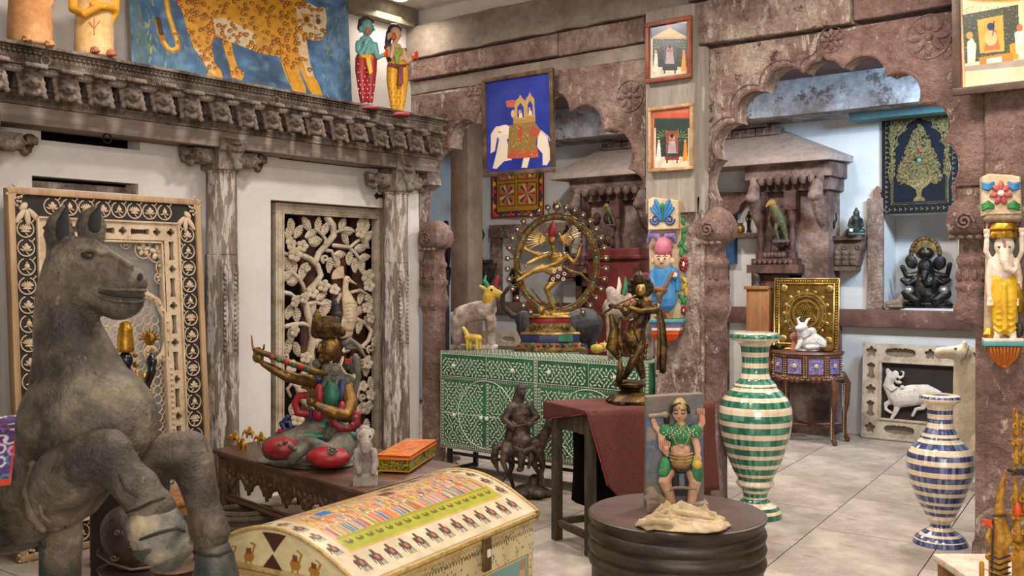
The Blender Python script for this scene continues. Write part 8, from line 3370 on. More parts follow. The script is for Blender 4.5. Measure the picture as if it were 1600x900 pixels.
b.prism([(-.05,.115*h),(.05,.115*h),(.045,.14*h),(.02,.16*h),(.025,.22*h),(.075,.26*h),(.11,.30*h),(.105,.32*h),(-.105,.32*h),(-.11,.30*h),(-.075,.26*h),(-.025,.22*h),(-.02,.16*h),(-.045,.14*h)],-.008,.002,.002)
b.build('urn',GTH,t)
for z,c in((.60,REDP),(.50,MATS['turquoise_inlay'])):
 b = B()
 b.ell((0,-.008,z*h),(.018,.006,.018),None,12,8)
 b.build('gem',c,t)
 # ---- niche statue and its neighbours
NB = wm('black_silvered_bronze',['#1a1715','#35302c','#6b6560'],10,.3,.7,bump=.5,bscale=60,lo=.42,hi=.78)
pn_ = onY(1447,483,YF+.14)
t = Th('seated_elephant_headed_bronze','dark bronze seated elephant-headed statue in the wall niche','statue',(pn_.x,pn_.y,nz0),YAW*.4)
yb = 430-(nz0-HC)*FOC/t.d
b = B(t)
b.tube([(1447,yb-20,0),(1447,yb-36,0),(1447,yb-50,0)],[22,20,15],16)
b.ell((1446,yb-64,-8),(12,11,14))
b.tube([(1446,yb-56,-18),(1443,yb-44,-22),(1448,yb-36,-22),(1456,yb-38,-22)],[6,5,4,3],10)
b.ell((1424,yb-72,0),(9,3,12),(0,-.4,0))
b.ell((1468,yb-70,0),(10,3,12),(0,.4,0))
b.ell((1446,yb-86,-2),(12,9,9))
b.tube([(1430,yb-16,-8),(1416,yb-22,-14),(1432,yb-12,-20)],[8,9,7],10)
b.tube([(1462,yb-16,-8),(1478,yb-22,-14),(1462,yb-12,-20)],[8,9,7],10)
for P_ in([(1434,yb-52,0),(1416,yb-50,-4),(1410,yb-64,-6)],[(1460,yb-52,0),(1480,yb-50,-4),(1484,yb-68,-6)],[(1434,yb-46,-4),(1418,yb-36,-10),(1410,yb-44,-12)],[(1460,yb-46,-4),(1474,yb-38,-10),(1482,yb-44,-12)]):
 b.tube(P_,[6,5,4],10)
b.build('body',NB,t,remesh=.006,sm=1)
b = B(t)
b.tube([(1446+22*math.cos(PI*i/14),yb-84-24*math.sin(PI*i/14),4)for i in range(15)],4,8)
b.ell((1446,yb-92,2),(17,3,17))
for i in range(13):
 b.ell((1446+22*math.cos(PI*i/12),yb-84-24*math.sin(PI*i/12),0),(2,2,2),None,6,5)
b.build('halo',CHASE,t,smooth=60)
b = B(t)
b.ell((1446,yb-92,-8),(1.6,1.4,2.4))
b.build('green_gem',LFG,t)
b = B(t)
b.ell((1447,yb-6,0),(40,20,7))
b.box((1447,yb-2,0),(76,34,4))
for i in range(13):
 b.ell((1447+(i-6)*5.8,yb-5,-18+abs(i-6)*1.6),(3,3,4),None,8,6)
b.build('lotus_base',NB,t,smooth=60)
SIL = wm('silver_wash',['#5a5650','#8f8b84','#b0aca4'],10,.3,.7)
b = B(t)
b.ell((1420,yb-26,-14),(8,7,9))
b.ell((1474,yb-26,-14),(8,7,9))
b.tube([(1438,yb-46,-14),(1446,yb-34,-20),(1455,yb-46,-14)],2,6)
b.build('silvered_cushions',SIL,t,smooth=60)
pq = onY(1410,483,YF+.02)
t = Th('small_stone_group','small weathered stone animal group at the left edge of the wall niche','carving',(pq.x,pq.y,nz0),YAW)
yb = 430-(nz0-HC)*FOC/t.d
b = B(t)
b.tube([(1388,yb-6),(1402,yb-8)],[6,6],8)
b.tube([(1404,yb-4),(1408,yb-18)],[6,5],8)
b.ell((1409,yb-20),(5,5,5))
b.ell((1398,yb-2),(16,8,3))
b.build('carving',wm('tan_stone',['#6a5848','#8a7561'],9,.7,bump=.5),t,remesh=.006,sm=1)
WDC = wm('carved_capital_wood',['#3f2e27','#5f4a40','#7c655a'],9,.7,bump=.6,bscale=50)
def wallbr(name,lab,cx,ytop,ybot,w0,w1,m,Y=YF):
 p = onY(cx,ytop,Y-.01)
 t = Th(name,lab,'bracket',tuple(p),0)
 hh = ybot-ytop
 b = B(t)
 b.box((cx,ytop+hh*.06,-w0*.45),(w0*2,w0*.9,hh*.12))
 b.prism([(cx-w0*.95,ytop+hh*.12),(cx+w0*.95,ytop+hh*.12),(cx+w0*.85,ytop+hh*.4),(cx+w1,ytop+hh*.85),(cx-w1,ytop+hh*.85),(cx-w0*.85,ytop+hh*.4)],-w0*.7,-.5,1.5)
 b.box((cx,ybot-hh*.08,-w0*.4),(w1*2.2,w0*.8,hh*.12))
 for s_ in(-1,0,1):
  b.tube([(cx+s_*w0*.7+4*(1-i/14)*math.cos(i*.7),ytop+hh*.3+4*(1-i/14)*math.sin(i*.7),-w0*.74)for i in range(11)],1.2,6)
  for j in range(3):
   b.ell((cx+s_*w1*.62,ytop+hh*(.48+.14*j),-w0*.72),(w1*.26,2,hh*.09),None,8,6)
 b.build('carved_capital',m,t,smooth=50,bevel=0)
 return t
wallbr('capital_bracket','carved brown wooden capital bracket on the far wall holding two bronzes',1319,369,424,31,20,WDC)
zt_ = onY(1319,369,YF-.15).z
DGB = wm('dark_green_bronze',['#1b1f1c','#303631','#4c534b'],10,.4,.5,bump=.3)
pq = onY(1337,366,YF-.15)
t = Th('small_seated_buddha','small dark green seated meditating figure on the capital bracket','figurine',(pq.x,pq.y,zt_),YAW)
yb = 430-(zt_-HC)*FOC/t.d
b = B(t)
b.box((1336,yb-2),(27,16,4))
b.tube([(1326,yb-7,-3),(1348,yb-7,-3)],[4.6,4.6],10)
b.tube([(1337,yb-8),(1337,yb-26)],[8,8],12)
b.ell((1338,yb-35),(5,5,6.4))
b.ell((1338,yb-42),(2.2,2.2,2.6))
b.tube([(1345,yb-25),(1347,yb-16),(1340,yb-10,-6)],[3.6,3,2.6],8)
b.tube([(1330,yb-25),(1327,yb-16),(1334,yb-10,-6)],[3.6,3,2.6],8)
b.build('figure',DGB,t,remesh=.0042,sm=1)
b = B(t)
b.ell((1330,yb-9,-9),(3,.6,2.8),None,12,6)
b.build('white_sticker',EYEW,t)
pq = onY(1295,366,YF-.15)
t = Th('dark_metal_ewer','dark ornate metal ewer with a side handle on the capital bracket','ewer',(pq.x,pq.y,zt_),YAW)
yb = 430-(zt_-HC)*FOC/t.d
b = B(t)
b.lathe([(7,yb),(7,yb-3),(4,yb-6),(8.5,yb-13),(9.5,yb-20),(7,yb-28),(4,yb-32),(5,yb-38),(3,yb-43),(1,yb-46)],18,(1296,0,0))
b.tube([(1299,yb-34),(1306,yb-36),(1307,yb-26),(1304,yb-20)],1.3,6)
b.build('ewer',NB,t,smooth=60)
# ---- brass panel, console table and its pieces
CT = onZ(1303,688,0)
pq = onY(1262,548,YF-.68)
zc_ = pq.z
t = Th('inlaid_console_table','half-round inlaid wooden console table with curved legs against the far wall','table',(pq.x,pq.y,0),0)
IND = wm('dark_inlaid_wood',['#3d2317','#5a3522','#6d442c'],8,.4,bump=.2)
yb = 430+HC*FOC/t.d
b = B()
R_ = 53*t.k
b.lathe([(R_*.2,zc_),(R_*1.06,zc_),(R_*1.08,zc_-.012),(R_*1.04,zc_-.025)][::-1],10)
b.build('top',IND,t)
b = B()
hz = 40*t.k
b.lathe([(R_*.98,zc_-hz),(R_,zc_-hz*.9),(R_,zc_-.02)],10)
b.build('body',IND,t)
b = B()
nA_ = 10
for i in range(nA_):  # scalloped apron
 a0_,a1_ = 2*PI*i/nA_,2*PI*(i+1)/nA_
 for j in range(4):
  a = a0_+(a1_-a0_)*(j+.5)/4
  r = R_*(.955 if j in(1,2)else .975)
  b.ell((r*math.cos(a),r*math.sin(a),zc_-hz-.005),(.03,.03,.03 if j in(1,2)else .018),None,8,6)
b.build('apron',IND,t)
dotm = wm('bone_dots',['#b8a37e','#d0bf9c'],20,.4)
for i in range(nA_):
 am = 2*PI*(i+.5)/nA_
 if math.sin(am)>.4:
  continue
 c_,s_ = math.cos(am),math.sin(am)
 r = R_*math.cos(PI/nA_)
 b = B()
 q = .062
 for u0,u1,y_ in((-q,q,.004),):
  tx,ty = -s_,c_
  vs =[((r+y_)*c_+tx*u,(r+y_)*s_+ty*u,z)for u,z in((-q,zc_-.055),(q,zc_-.055),(q,zc_-hz+.045),(-q,zc_-hz+.045))]
  b.raw(vs,[(0,1,2,3)])
 tile = b.build('inlay_tile',wm('blue_lilac_inlay',['#3a3a78','#7a6a9a','#a898b8'],60,.4,bump=.6),t)
 b = B()
 for ang in(0,PI/4):
  b.ell(((r+.006)*c_,(r+.006)*s_,zc_-hz*.5),(.022,.022,.022),(0,ang,0),4,3)
 for k in range(9):
  for u in(-.085,.085):
   z = zc_-.04-k*(hz-.07)/8
   b.ell(((r+.003)*c_-s_*u,(r+.003)*s_+c_*u,z),(.0045,)*3,None,5,4)
 for k in range(13):
  for z in(zc_-.032,zc_-hz+.02):
   u = -.10+k*.2/12
   b.ell(((r+.003)*c_-s_*u,(r+.003)*s_+c_*u,z),(.004,)*3,None,5,4)
 b.build('bone_dots',dotm,t,kind='stuff')
for sx,sy in((-.78,-.35),(.78,-.35),(-.78,.6),(.78,.6)):
 x,y = sx*R_,sy*R_
 b = B()
 zt2 = zc_-hz
 b.tube([(x,y,zt2+.01),(x*1.2,y*1.05,zt2-.06),(x*1.18,y*1.05,zt2-.25),(x*1.12,y,.25),(x*1.12,y,.08),(x*1.22,y*1.05,.018)],[.045,.036,.027,.022,.02,.024],10)
 lg = b.build('leg',IND,t,smooth=70)
 b = B()
 for k in range(26):
  z = .06+k*(zt2-.1)/26
  xx = x*(1.12+.07*max(0,(z-.2))/zt2)
  b.ell((xx,y-.026,z),(.006,.004,.007),None,5,4)
 b.build('bone_dots',dotm,lg,kind='stuff')
b = B()
b.tube([(-.85*R_,-.35*R_,.16),(0,0,.14),(.85*R_,-.35*R_,.16)],.017,8)
b.tube([(-.85*R_,.6*R_,.16),(0,0,.14),(.85*R_,.6*R_,.16)],.017,8)
b.build('stretcher',IND,t)
BRS = wm('repousse_brass',['#5a431c','#8a6a30','#a8873f'],9,.36,.8,bump=.4,bscale=50,bdist=.004)
p0 = onY(1259,546,YF-.52)
t = Th('brass_yantra_panel','square embossed brass panel with interlocking triangles leaning on the console table','panel',(p0.x,p0.y,zc_),0)
t.e.rotation_euler =(-.05,0,0)
hw = 52*t.k
hh = 2*hw*1.06
b = B()
b.bx((-hw,-.008,0),(hw,.008,hh))
b.build('plate',BRS,t)
b = B()
zc2 = hh/2
for e in(.0,.045):
 b.tube([(-hw+e,-.012,e),(hw-e,-.012,e),(hw-e,-.012,hh-e),(-hw+e,-.012,hh-e)],.013,6,closed=True)
for r in(.19,.165,.12):
 b.tube([(r*x,-.012,zc2+r*z)for x,z in circ(36)],.011,5,closed=True)
for r,up in((.115,1),(.115,-1),(.08,1),(.08,-1),(.045,1)):
 b.tube([(r*math.cos(a),-.014,zc2+r*math.sin(a))for a in[PI/2*up+2*PI*k/3 for k in range(3)]],.0085,5,closed=True)
for i in range(16):
 a = 2*PI*i/16
 b.ell((.178*math.cos(a),-.012,zc2+.178*math.sin(a)),(.02,.006,.012),(0,-a,0),8,6)
 for r in(.215,):
  b.ell((r*math.cos(a),-.01,zc2+r*math.sin(a)),(.018,.006,.018),None,8,6)
for sx in(-1,1):
 for z in(.09,hh-.09):
  b.ell((sx*(hw-.09),-.012,z),(.035,.01,.035))
for i in range(26):
 for sx in(-1,1):
  b.ell((sx*(hw-.022),-.012,.02+i*(hh-.04)/25),(.008,.006,.008),None,6,5)
  b.ell((-hw+.02+i*(2*hw-.04)/25,-.012,(.022 if sx<0 else hh-.022)),(.008,.006,.008),None,6,5)
b.build('embossing',wm('raised_brass',['#94733a','#c8a860'],9,.3,.75),t,kind='stuff',smooth=60)
MRB = wm('white_marble_carving',['#a39a90','#c6beb4','#d6cfc6'],8,.5,bump=.3,bscale=40)
pq = onY(1265,545,YF-.75)
t = Th('white_seated_bull','white marble seated bull figure on the inlaid console table','figurine',(pq.x,pq.y,zc_+.001),YAW)
yb = 430-(zc_-HC)*FOC/t.d
b = B(t)
b.ell((1262,yb-2),(20,12,3))
b.tube([(1258,yb-14),(1272,yb-16),(1281,yb-12)],[13,14,11],12)
b.tube([(1258,yb-18),(1254,yb-32),(1254,yb-38)],[11,9,8],12)
b.tube([(1254,yb-38,-4),(1247,yb-36,-10)],[7,5],10)
b.ell((1268,yb-30),(8,8,8))
b.tube([(1258,yb-42),(1262,yb-50),(1266,yb-52)],[3,2,1],8)
b.tube([(1249,yb-43),(1246,yb-51),(1250,yb-54)],[3,2,1],8)
b.tube([(1276,yb-8,-8),(1262,yb-6,-12)],[5,4],8)
b.tube([(1252,yb-16,-8),(1245,yb-4,-10)],[4.5,3.5],8)
b.build('bull',MRB,t,remesh=.0048,sm=1)
b = B(t)
b.tube([(1247,yb-26,-10),(1256,yb-20,-13),(1267,yb-26,-8)],1.2,6)
b.build('garland',STP,t)
pq = onY(1240,545,YF-.72)
t = Th('small_painted_head','small painted face bust with dark hair beside the white bull','figurine',(pq.x,pq.y,zc_+.001),YAW)
yb = 430-(zc_-HC)*FOC/t.d
b = B(t)
b.ell((1241,yb-22),(7,7,9))
b.tube([(1241,yb-14),(1241,yb-1)],[4,6],10)
b.ell((1240,yb-21,-7),(1.4,1.4,2))
b.build('bust',wm('rosy_face_paint',['#b06a5a','#cf9080'],9,.45),t,remesh=.004,sm=1)
head_bits(t,1241,yb-23,7,0,EYEW,HAIR,REDP)
b = B(t)
b.ell((1241,yb-28,2),(8,7,6))
b.build('hair',HAIR,t)
pq = onY(1293,545,YF-.72)
t = Th('small_brass_bowl','small shallow brass bowl on the right of the console table','bowl',(pq.x,pq.y,zc_+.001),0)
b = B()
b.lathe([(.03,0),(.055,.015),(.062,.035),(.066,.045),(.060,.044),(.05,.02),(.01,.012)],20)
b.build('bowl',BR2,t,smooth=60)
pq = onY(1214,546,YF-.70)
t = Th('dark_crumpled_piece','dark crumpled metal leaf at the left of the console table','ornament',(pq.x,pq.y,zc_+.001),0)
b = B()
for i in range(5):
 b.ell((-.05+i*.026,.01*math.sin(i*2),.02+.01*math.cos(i*3)),(.026,.02,.02))
b.build('leaf',NB,t,remesh=.006,sm=0)
# ---- bull relief in a carved frame, leaning on the far wall
Yp = YF-.14
c00,c10 = onY(1349,685,Yp),onY(1525,698,Yp)
wP = c10.x-c00.x+.22
hP = onY(1354,539,Yp).z
t = Th('bull_relief_panel','white bull relief on black in a pale carved star-pierced frame leaning on the far wall','panel',(c00.x+wP/2,Yp-.03,0),0)
t.e.rotation_euler =(-.06,0,0)
k_ = t.k
hP+=.02
hw = wP/2
fwp = .155
def r_star(R):
 return lambda a:R*(.62+.38*abs(math.cos(2.5*(a-PI/2))))
def r_scal(w,h):
 def f(a):
  c,s_ = abs(math.cos(a)),abs(math.sin(a))
  r = min(w/max(c,1e-6),h/max(s_,1e-6))
  return r*(.93+.10*math.cos(8*a))*.95
 return f
b = B()
xs =[-hw,-hw+fwp]
n_ = max(2,int(round((wP-2*fwp)/.40)))
for zlo in(.02,hP-fwp):
 x = -hw
 cell(b,x,x+fwp,zlo,zlo+fwp,r_star(.052),-.03,.0)
 cell(b,hw-fwp,hw,zlo,zlo+fwp,r_star(.052),-.03,.0)
 x = -hw+fwp
 st =(wP-2*fwp)/(2*n_-1+1e-9)
 ww =(wP-2*fwp-(n_-1)*.15)/n_
 for i in range(n_):
  cell(b,x,x+ww,zlo,zlo+fwp,r_scal(ww*.38,.045),-.03,.0,48)
  x+=ww
  if i<n_-1:
   cell(b,x,x+.15,zlo,zlo+fwp,r_star(.050),-.03,.0)
   x+=.15
zs_ = .02+fwp
hs =(hP-fwp-zs_-.15)/2
for s_ in(-1,1):
 xa_,xb_ =(-hw,-hw+fwp)if s_<0 else(hw-fwp,hw)
 cell(b,xa_,xb_,zs_,zs_+hs,r_slot(.04,hs*.40),-.03,.0)
 cell(b,xa_,xb_,zs_+hs,zs_+hs+.15,r_star(.05),-.03,.0)
 cell(b,xa_,xb_,zs_+hs+.15,hP-fwp,r_slot(.04,hs*.40),-.03,.0)
b.build('pierced_frame',BONEW,t,smooth=30)
b = B()
b.bx((-hw,.0,.0),(hw,.02,hP))
b.build('frame_backing',wm('shadowed_backing',['#6f6252','#857663'],6,.8),t)
b = B()
for x0,x1,z0,z1 in((-hw+fwp,hw-fwp,hP-fwp-.02,hP-fwp),(-hw+fwp,hw-fwp,.02+fwp,.04+fwp),(-hw+fwp,-hw+fwp+.02,.04+fwp,hP-fwp-.02),(hw-fwp-.02,hw-fwp,.04+fwp,hP-fwp-.02),(-hw,hw,0,.02)):
 b.bx((x0,-.04,z0),(x1,-.0,z1))
b.build('inner_moulding',BONEW,t,bevel=.004)
b = B()
b.bx((-hw+fwp,-.006,.02+fwp),(hw-fwp,-.001,hP-fwp))
b.build('black_ground',BLKG,t)
dd = -.03/k_
b = B(t)
b.tube([(1403,622,dd),(1425,618,dd),(1448,616,dd),(1462,620,dd)],[16,17,15,11],14,flat=((0,1,0),.45))
b.tube([(1398,622,dd),(1386,602,dd),(1390,590,dd)],[12,9,8],12,flat=((0,1,0),.45))
b.tube([(1391,591,dd),(1397,585,dd)],[8,6],10,flat=((0,1,0),.5))
b.tube([(1390,590,dd),(1386,582,dd),(1385,579,dd)],[6,5,3.4],10,flat=((0,1,0),.5))
for P_,r in(([(1392,628,dd),(1383,632,dd),(1383,640,dd),(1391,645,dd)],[5,4,3,2.4]),([(1402,632,dd),(1398,645,dd),(1391,657,dd)],[6.5,4,2.6]),([(1446,628,dd),(1441,638,dd),(1430,640,dd),(1425,650,dd)],[7,4,3,2.6]),([(1470,628,dd),(1490,640,dd),(1500,658,dd)],[6,4,2.6])):
 b.tube(P_,r,10,flat=((0,1,0),.5))
b.tube([(1404,591,dd),(1409,589,dd),(1410,582,dd),(1404,580,dd)],[3,2,1.6,.8],8)
b.ell((1402,598,dd),(6,2,3))
b.tube([(1450,605,dd),(1456,608,dd),(1460,618,dd)],[2,1.6,1.2],8)
b.build('bull_relief',MRB,t,remesh=.0065,sm=1)
b = B(t)
for x,y in((1408,606),(1428,610),(1416,616),(1400,620),(1436,618)):
 b.ell((x,y,dd*1.3-4),(3.4,1.6,3.4),None,10,6)
b.tube([(1384,606,dd*1.2-2),(1392,612,dd*1.2-5),(1400,606,dd*1.2-4)],1.4,6)
b.build('rosettes',MRB,t,smooth=60)
# white horse neck and head behind the right pier
ph_ = atd(1500,700,7.0)
t = Th('white_marble_horse','white marble horse statue with its head showing behind the blue-striped vase','statue',(ph_.x,ph_.y,0),YAW)
b = B(t)
b.tube([(1530,665,0),(1522,630,0),(1514,590,0),(1508,565,0)],[40,33,25,18],16,flat=((0,1,0),.6))
b.ell((1502,553,0),(17,13,15))
b.tube([(1498,552,0),(1482,551,0),(1468,551,0)],[13,10,8.5],14,flat=((0,1,0),.8))
b.ell((1467,552,0),(7,8,9.5))
b.tube([(1506,546,-5),(1507,535,-5),(1507,531,-5)],[6,4,1],8)
b.tube([(1540,690,0),(1600,720,10)],[40,44],16)
for x,d in((1535,-18),(1548,18),(1600,-12),(1612,26)):
 b.tube([(x,700,d),(x,740,d),(x,430+HC*FOC/7.0-3,d)],[13,9,8],10)
b.build('body',wm('cream_marble',['#b3a48a','#ccbea4','#d8ccb6'],6,.5,bump=.3),t,remesh=.0085,sm=2)
b = B(t)
b.ell((1493,545,-12),(2.6,1.4,1.8),None,8,6)
b.build('eye',HAIR,t)
b = B(t)
b.tube([(1500,566,-12),(1508,556,-14),(1514,540,-8)],1,5)
b.tube([(1496,596,-6),(1512,597,-13),(1528,596,-8)],1.1,5)
b.tube([(1462,556,-7),(1472,558,-9),(1480,557,-9)],.7,5)
b.build('bridle',STP,t)
# ---- things seen through the arches
def simple_fig(name,lab,cat,cx,ybot,Y,h,m,z=None,base=True):
 p = onY(cx,ybot,Y)
 t = Th(name,lab,cat,(p.x,p.y,p.z if z is None else z),YAW)
 u = h/60
 q = lambda x,y,d = 0:(cx+x*u,ybot-y*u,d*u)
 b = B(t)
 b.tube([q(0,30),q(0,40),q(0,47)],[4.4*u,4*u,5.4*u],10)
 b.ell(q(0,55),(3.2*u,3.2*u,4.2*u))
 b.tube([q(-2.4,30),q(-2.6,18),q(-2.2,4)],[3.4*u,2.6*u,2*u],8)
 b.tube([q(2.4,30),q(2.6,18),q(2.2,4)],[3.4*u,2.6*u,2*u],8)
 b.tube([q(-5,46),q(-8,38),q(-6.6,30)],[2*u,1.7*u,1.4*u],8)
 b.tube([q(5,46),q(8,38),q(6.6,32,-2)],[2*u,1.7*u,1.4*u],8)
 b.build('figure',m,t,remesh=u*t.k*.8,sm=1)
 if base:
  b = B(t)
  b.lathe([(7*u,ybot),(6*u,ybot-4*u),(4.4*u,ybot-6*u)],12,(cx,0,0))
  b.build('base',m,t)
 return t
wallbr('dark_wall_bracket','dark carved wall bracket under a standing figurine beside the stone post',752,406,448,20,10,wm('dark_carved_wood',['#1c1512','#33271f','#4a3a30'],9,.6,bump=.6))
simple_fig('standing_figurine','slim dark standing figurine on the dark wall bracket','figurine',748,405,YF-.12,60,NB)
simple_fig('shelf_figurine','small dark standing figurine on the stone shelf seen through the right arch','figurine',1170,363,YF-.1,34,NB,zs+.046)
for cx_,r,lab in((1138,8,'dark round metal pot at the left end of the stone shelf'),(1157,7,'dark round metal pot beside the shelf figurine')):
 p = onY(cx_,366,YF-.1)
 t = Th('metal_pot',lab,'pot',(p.x,p.y,zs+.046),0,'pots on the stone shelf')
 k_ = t.k
 b = B()
 b.lathe([(r*.5*k_,0),(r*.9*k_,.02),(r*k_,.05),(r*.8*k_,.08),(r*.5*k_,.09),(r*.7*k_,.105),(r*.65*k_,.106)],18)
 b.build('pot',BR2,t,smooth=60)
 # parrots on the carved niches
for cx_,ybt,Yq,h_,lab in((1214,378,8.95,62,'painted wooden parrot perched before the right carved niche'),(952,352,8.95,32,'smaller painted parrot perched before the left carved niche')):
 p = onY(cx_,ybt,Yq)
 zz0 = 1.66 if h_>40 else p.z
 t = Th('wooden_parrot',lab,'bird',tuple(p),YAW,'painted parrots in the stone niches')
 u = h_/62
 q = lambda x,y,d = 0:(cx_+x*u,ybt-y*u,d*u)
 b = B(t)
 b.tube([q(6,30),q(0,44),q(-6,56)],[8*u,9*u,7*u],12)
 b.tube([q(8,28),q(14,10),q(16,-4)],[6*u,4*u,2*u],10)
 b.tube([q(0,34,0),q(-2,20),q(2,4)],[3*u,3*u,2.4*u],8)
 b.build('body',wm('faded_green_feather_paint',['#2c3020','#4a4a2c','#6f6234'],14,.6,bump=.5),t,remesh=u*t.k*.9,sm=1)
 b = B(t)
 b.ell(q(-8,60,-1),(7.4*u,6*u,7*u))
 b.tube([q(-13,60,-3),q(-17,55,-4)],[3*u,1*u],8)
 b.build('head',wm('ochre_feather_paint',['#6f5222','#94702f'],12,.55),t)
 b = B(t)
 b.box(q(4,1),(26*u,16*u,4*u))
 b.tube([q(4,0),q(6,-3),q(8,-6)],[3*u,3*u,2*u],6)
 b.build('perch',DKW,t)
 # brown cabinet with finial, small chest, pale step
p0,p1 = onY(1166,447,8.9),onY(1186,447,8.9)
t = Th('tall_brown_cabinet','tall narrow brown cabinet with a finial behind the green-striped vase','cabinet',(p0.x,8.9,0),0)
wc,hc = p1.x-p0.x+.1,p0.z
b = B()
b.bx((0,0,0),(wc,.16,hc-.03))
b.bx((-.02,-.02,hc-.03),(wc+.0,.17,hc))
b.build('body',STOOL,t,bevel=.004)
b = B()
b.lathe([(.05,hc),(.035,hc+.03),(.05,hc+.07),(.05,hc+.12),(.02,hc+.16),(.025,hc+.19),(.001,hc+.22)],14,(.07,.08,0))
b.build('finial',DKW,t,smooth=60)
p0,p1 = onZ(1127,592,.42),onZ(1169,592,.42)
t = Th('small_wooden_casket','small reddish wooden casket with brass lock on a pale step behind the vase','casket',(p0.x,p0.y,.42),0)
b = B()
b.bx((0,0,0),(.30,.16,.09))
b.build('body',wm('reddish_casket_wood',['#4a2a1a','#6f4228'],9,.45),t,bevel=.005)
b = B()
b.bx((-.008,-.008,.092),(.308,.168,.145))
b.build('lid',wm('reddish_casket_wood','#6f4228'),t,bevel=.012)
b = B()
for x in(.08,.15,.22):
 b.box((x,-.01,.085),(.03,.006,.05))
b.build('brass_lock',BRZ,t)
t = Th('pale_plaster_step','pale plaster step under the small casket behind the middle pier','step',(p0.x,p0.y,0),0)
b = B()
b.bx((-.35,-.03,0),(.36,.22,.20))
b.bx((-.35,-.0,.20),(.34,.22,.42))
b.build('block',WHITE2,t,bevel=.01)
# dark carved figure at the far left of the arch
t = simple_fig('tall_dark_carving','tall dark carved figure on a bracket partly hidden by the left jamb','carving',697,425,8.6,82,NB)
b = B(t)
b.prism([(690,426),(704,426),(702,446),(692,448)],-4,8,1)
b.prism([(689,425),(706,425),(706,429),(689,429)],-6,10,1)
b.tube([(697,448,4),(697,430+HC*FOC/t.d,4)],5,8)
b.build('stand',DKW,t)
# shadowy bronze in the left niche and a bracketed piece seen through the ring
simple_fig('seated_niche_bronze','dark bronze bust in the left wall niche behind the flaming ring','statue',806,476,YF+.12,70,NB,mz0)
wallbr('rose_wood_bracket','rose-brown carved bracket on the far wall seen through the flaming ring',886,396,441,27,17,WDC)
simple_fig('bracket_bronze','dark bronze figure on the rose-brown bracket seen through the ring','statue',886,396,YF-.14,46,NB)
t = Th('low_maroon_cabinet','low maroon lacquered cabinet against the dark stone pier behind the cow','cabinet',tuple(onY(962,500,8.7).xy)+(0,),0)
b = B()
b.bx((-.35,0,0),(.28,.3,onY(962,388,8.7).z))
b.bx((-.38,-.03,onY(962,405,8.7).z),(.31,.3,onY(962,399,8.7).z))
b.build('body',wm('maroon_lacquer',['#35130f','#521d17','#6a2a20'],6,.4,bump=.3),t,bevel=.01)
t = Th('crimson_cushion','crimson round cushion leaning behind the red-marked cow','cushion',tuple(onZ(998,560,SZ1)[:2])+(SZ1,),YAW)
t.e.location.y+=.03
b = B(t)
b.ell((1003,452,0),(20,9,27))
b.tube([(1003,475,0),(1003,560,0)],[12,14],10)
b.build('cushion',wm('crimson_cloth',['#6a1426','#8a2036'],6,.8),t,remesh=.01,sm=2)
t = Th('pale_carved_strip','low pale pierced carved strip on the floor ledge behind the sideboard','panel',(onY(795,527,8.9).x,8.9,0),0)
b = B()
zt_,zb_ = onY(795,519,8.9).z,onY(795,541,8.9).z
for i in range(4):
 cell(b,-.45+i*.3,-.15+i*.3,zb_,zt_,r_scal(.10,.035)if i%2 else r_star(.04),-.01,.02)
b.bx((-.45,.015,0),(.75,.03,zt_))
b.build('strip',BONEW,t)
# ---- gilt toy figures at the lower right edge
GTY = wm('gilt_ochre_toy',['#7a5016','#b07c24','#cf9c3c'],16,.45,.25,bump=.6,bscale=60)
t = Th('toy_display_table','low table edge with white cloth carrying gilt toys at the lower right corner','table',tuple(atd(1600,900,3.6).xy)+(0,),YAW)
b = B()
zt_ = atd(1560,925,3.6).z
b.bx((-.12,-.3,zt_-.03),(.9,.5,zt_))
b.build('top',WPT,t,bevel=.006)
for x in(-.08,.86):
 for y in(-.26,.46):
  b = B()
  b.box((x,y,(zt_-.03)/2),(.05,.05,zt_-.03))
  b.build('leg',STOOL,t)
def toy(name,lab,base,d,parts,flag=None,lift=None):
 p = atd(*base,d)
 t = Th(name,lab,'toy',(p.x,p.y,zt_),YAW,'gilt toys at the right edge')
 yb_ = 430-(zt_-HC)*FOC/t.d
 b = B(t)
 for P_,r in parts(yb_):
  b.tube(P_,r,10)
 b.build('body',GTY,t,remesh=.0045,sm=1)
 return t,yb_
t,yb_ = toy('gilt_toy_rider','gilt toy rider figure with pointed hat beside the orange flag',(1565,900),3.55,lambda y:[([(1560,y-4),(1560,860),(1561,815)],[15,14,10]),([(1561,800),(1562,790)],[8,7]),([(1562,782),(1565,762),(1572,735)],[6,5,2]),([(1552,820,-8),(1542,840,-12),(1552,856,-14)],[4,3.6,3]),([(1570,820,-6),(1580,842,-8),(1572,858,-12)],[4,3.6,3]),([(1545,870),(1580,872)],[6,6])])
b = B(t)
for i in range(5):
 b.tube([(1548,868+i*9,-14),(1562,874+i*9,-18),(1578,868+i*9,-12)],1.6,6)
b.box((1562,806,-9),(20,5,3))
b.build('carved_bands',DKW,t,smooth=60)
t,yb_ = toy('gilt_toy_chariot','tall gilt toy chariot tower with layered figures at the right edge',(1600,900),3.65,lambda y:[([(1596,y-4),(1596,860)],[14,14])])
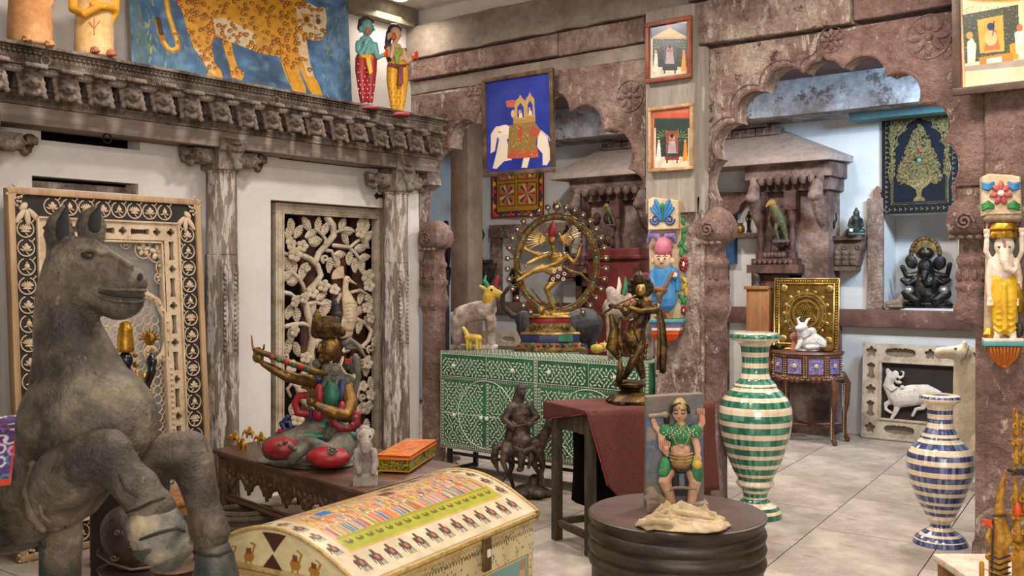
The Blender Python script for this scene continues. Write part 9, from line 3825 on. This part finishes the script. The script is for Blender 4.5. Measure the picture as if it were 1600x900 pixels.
for i,(x,y,h_,r)in enumerate(((1589,665,22,5),(1602,662,26,6),(1588,712,20,5),(1600,708,24,6),(1587,780,26,6),(1603,778,30,8),(1590,830,22,7),(1606,830,26,8),(1588,868,20,7),(1606,868,22,8))):
 b = B(t)
 b.tube([(x,y+h_*.6),(x,y+h_*.1),(x,y-h_*.35)],[r,r*.85,r*.8],10)
 b.ell((x,y-h_*.62),(r*.75,r*.75,r*.85))
 b.tube([(x,y-h_*.62),(x,y-h_*1.1)],[r*.6,r*.25],8)
 b.tube([(x-r,y-h_*.1,-3),(x-r*1.3,y+h_*.15,-6),(x-r*.3,y+h_*.2,-8)],r*.35,6)
 b.build('figure',GTY,t,remesh=.004,sm=1)
for y in(690,737,806,852):
 b = B(t)
 b.box((1600,y,0),(38,30,4))
 for i in range(5):
  b.ell((1583+i*8,y+4,-14),(3,3,3),None,8,6)
 b.build('platform',DKW if y==737 else GTY,t,smooth=50)
for x in(1585,1612):
 b = B(t)
 b.tube([(x,yb_-4,8),(x,640,8)],2.4,8)
 b.build('pole',GTY,t)
b = B(t)
b.ell((1590,797,-9),(6,5,12))
b.build('orange_robe',ORNG,t)
t = Th('orange_flag','small orange flag on a thin pole before the toy rider','flag',tuple(atd(1552,900,3.5).xy)+(zt_,),YAW)
b = B(t)
b.tube([(1549,430-(zt_-HC)*FOC/t.d,0),(1552,812,0)],1.8,8)
b.build('pole',DKW,t)
b = B(t)
P_ =[]
for j in range(5):
 for i in range(8):
  P_.append(t.q(1554-i*2.8,812+j*3.4*(1-i*.05)+1.5*math.sin(i),(1.5*math.sin(i*.9+j))*t.k))
b.grid(P_,8,5)
o = b.build('flag',ORNG,t,smooth=180)
md = o.modifiers.new('s','SOLIDIFY')
md.thickness = .001
t = Th('gilt_rail_post','short gilt post with a cord at the corner of the toy table','post',tuple(atd(1534,900,3.45).xy)+(zt_,),YAW)
yb_ = 430-(zt_-HC)*FOC/t.d
b = B(t)
b.tube([(1534,yb_-3),(1534,880)],4,8)
b.tube([(1534,888),(1570,900),(1600,897)],.8,5)
b.build('post_and_cord',GTY,t)
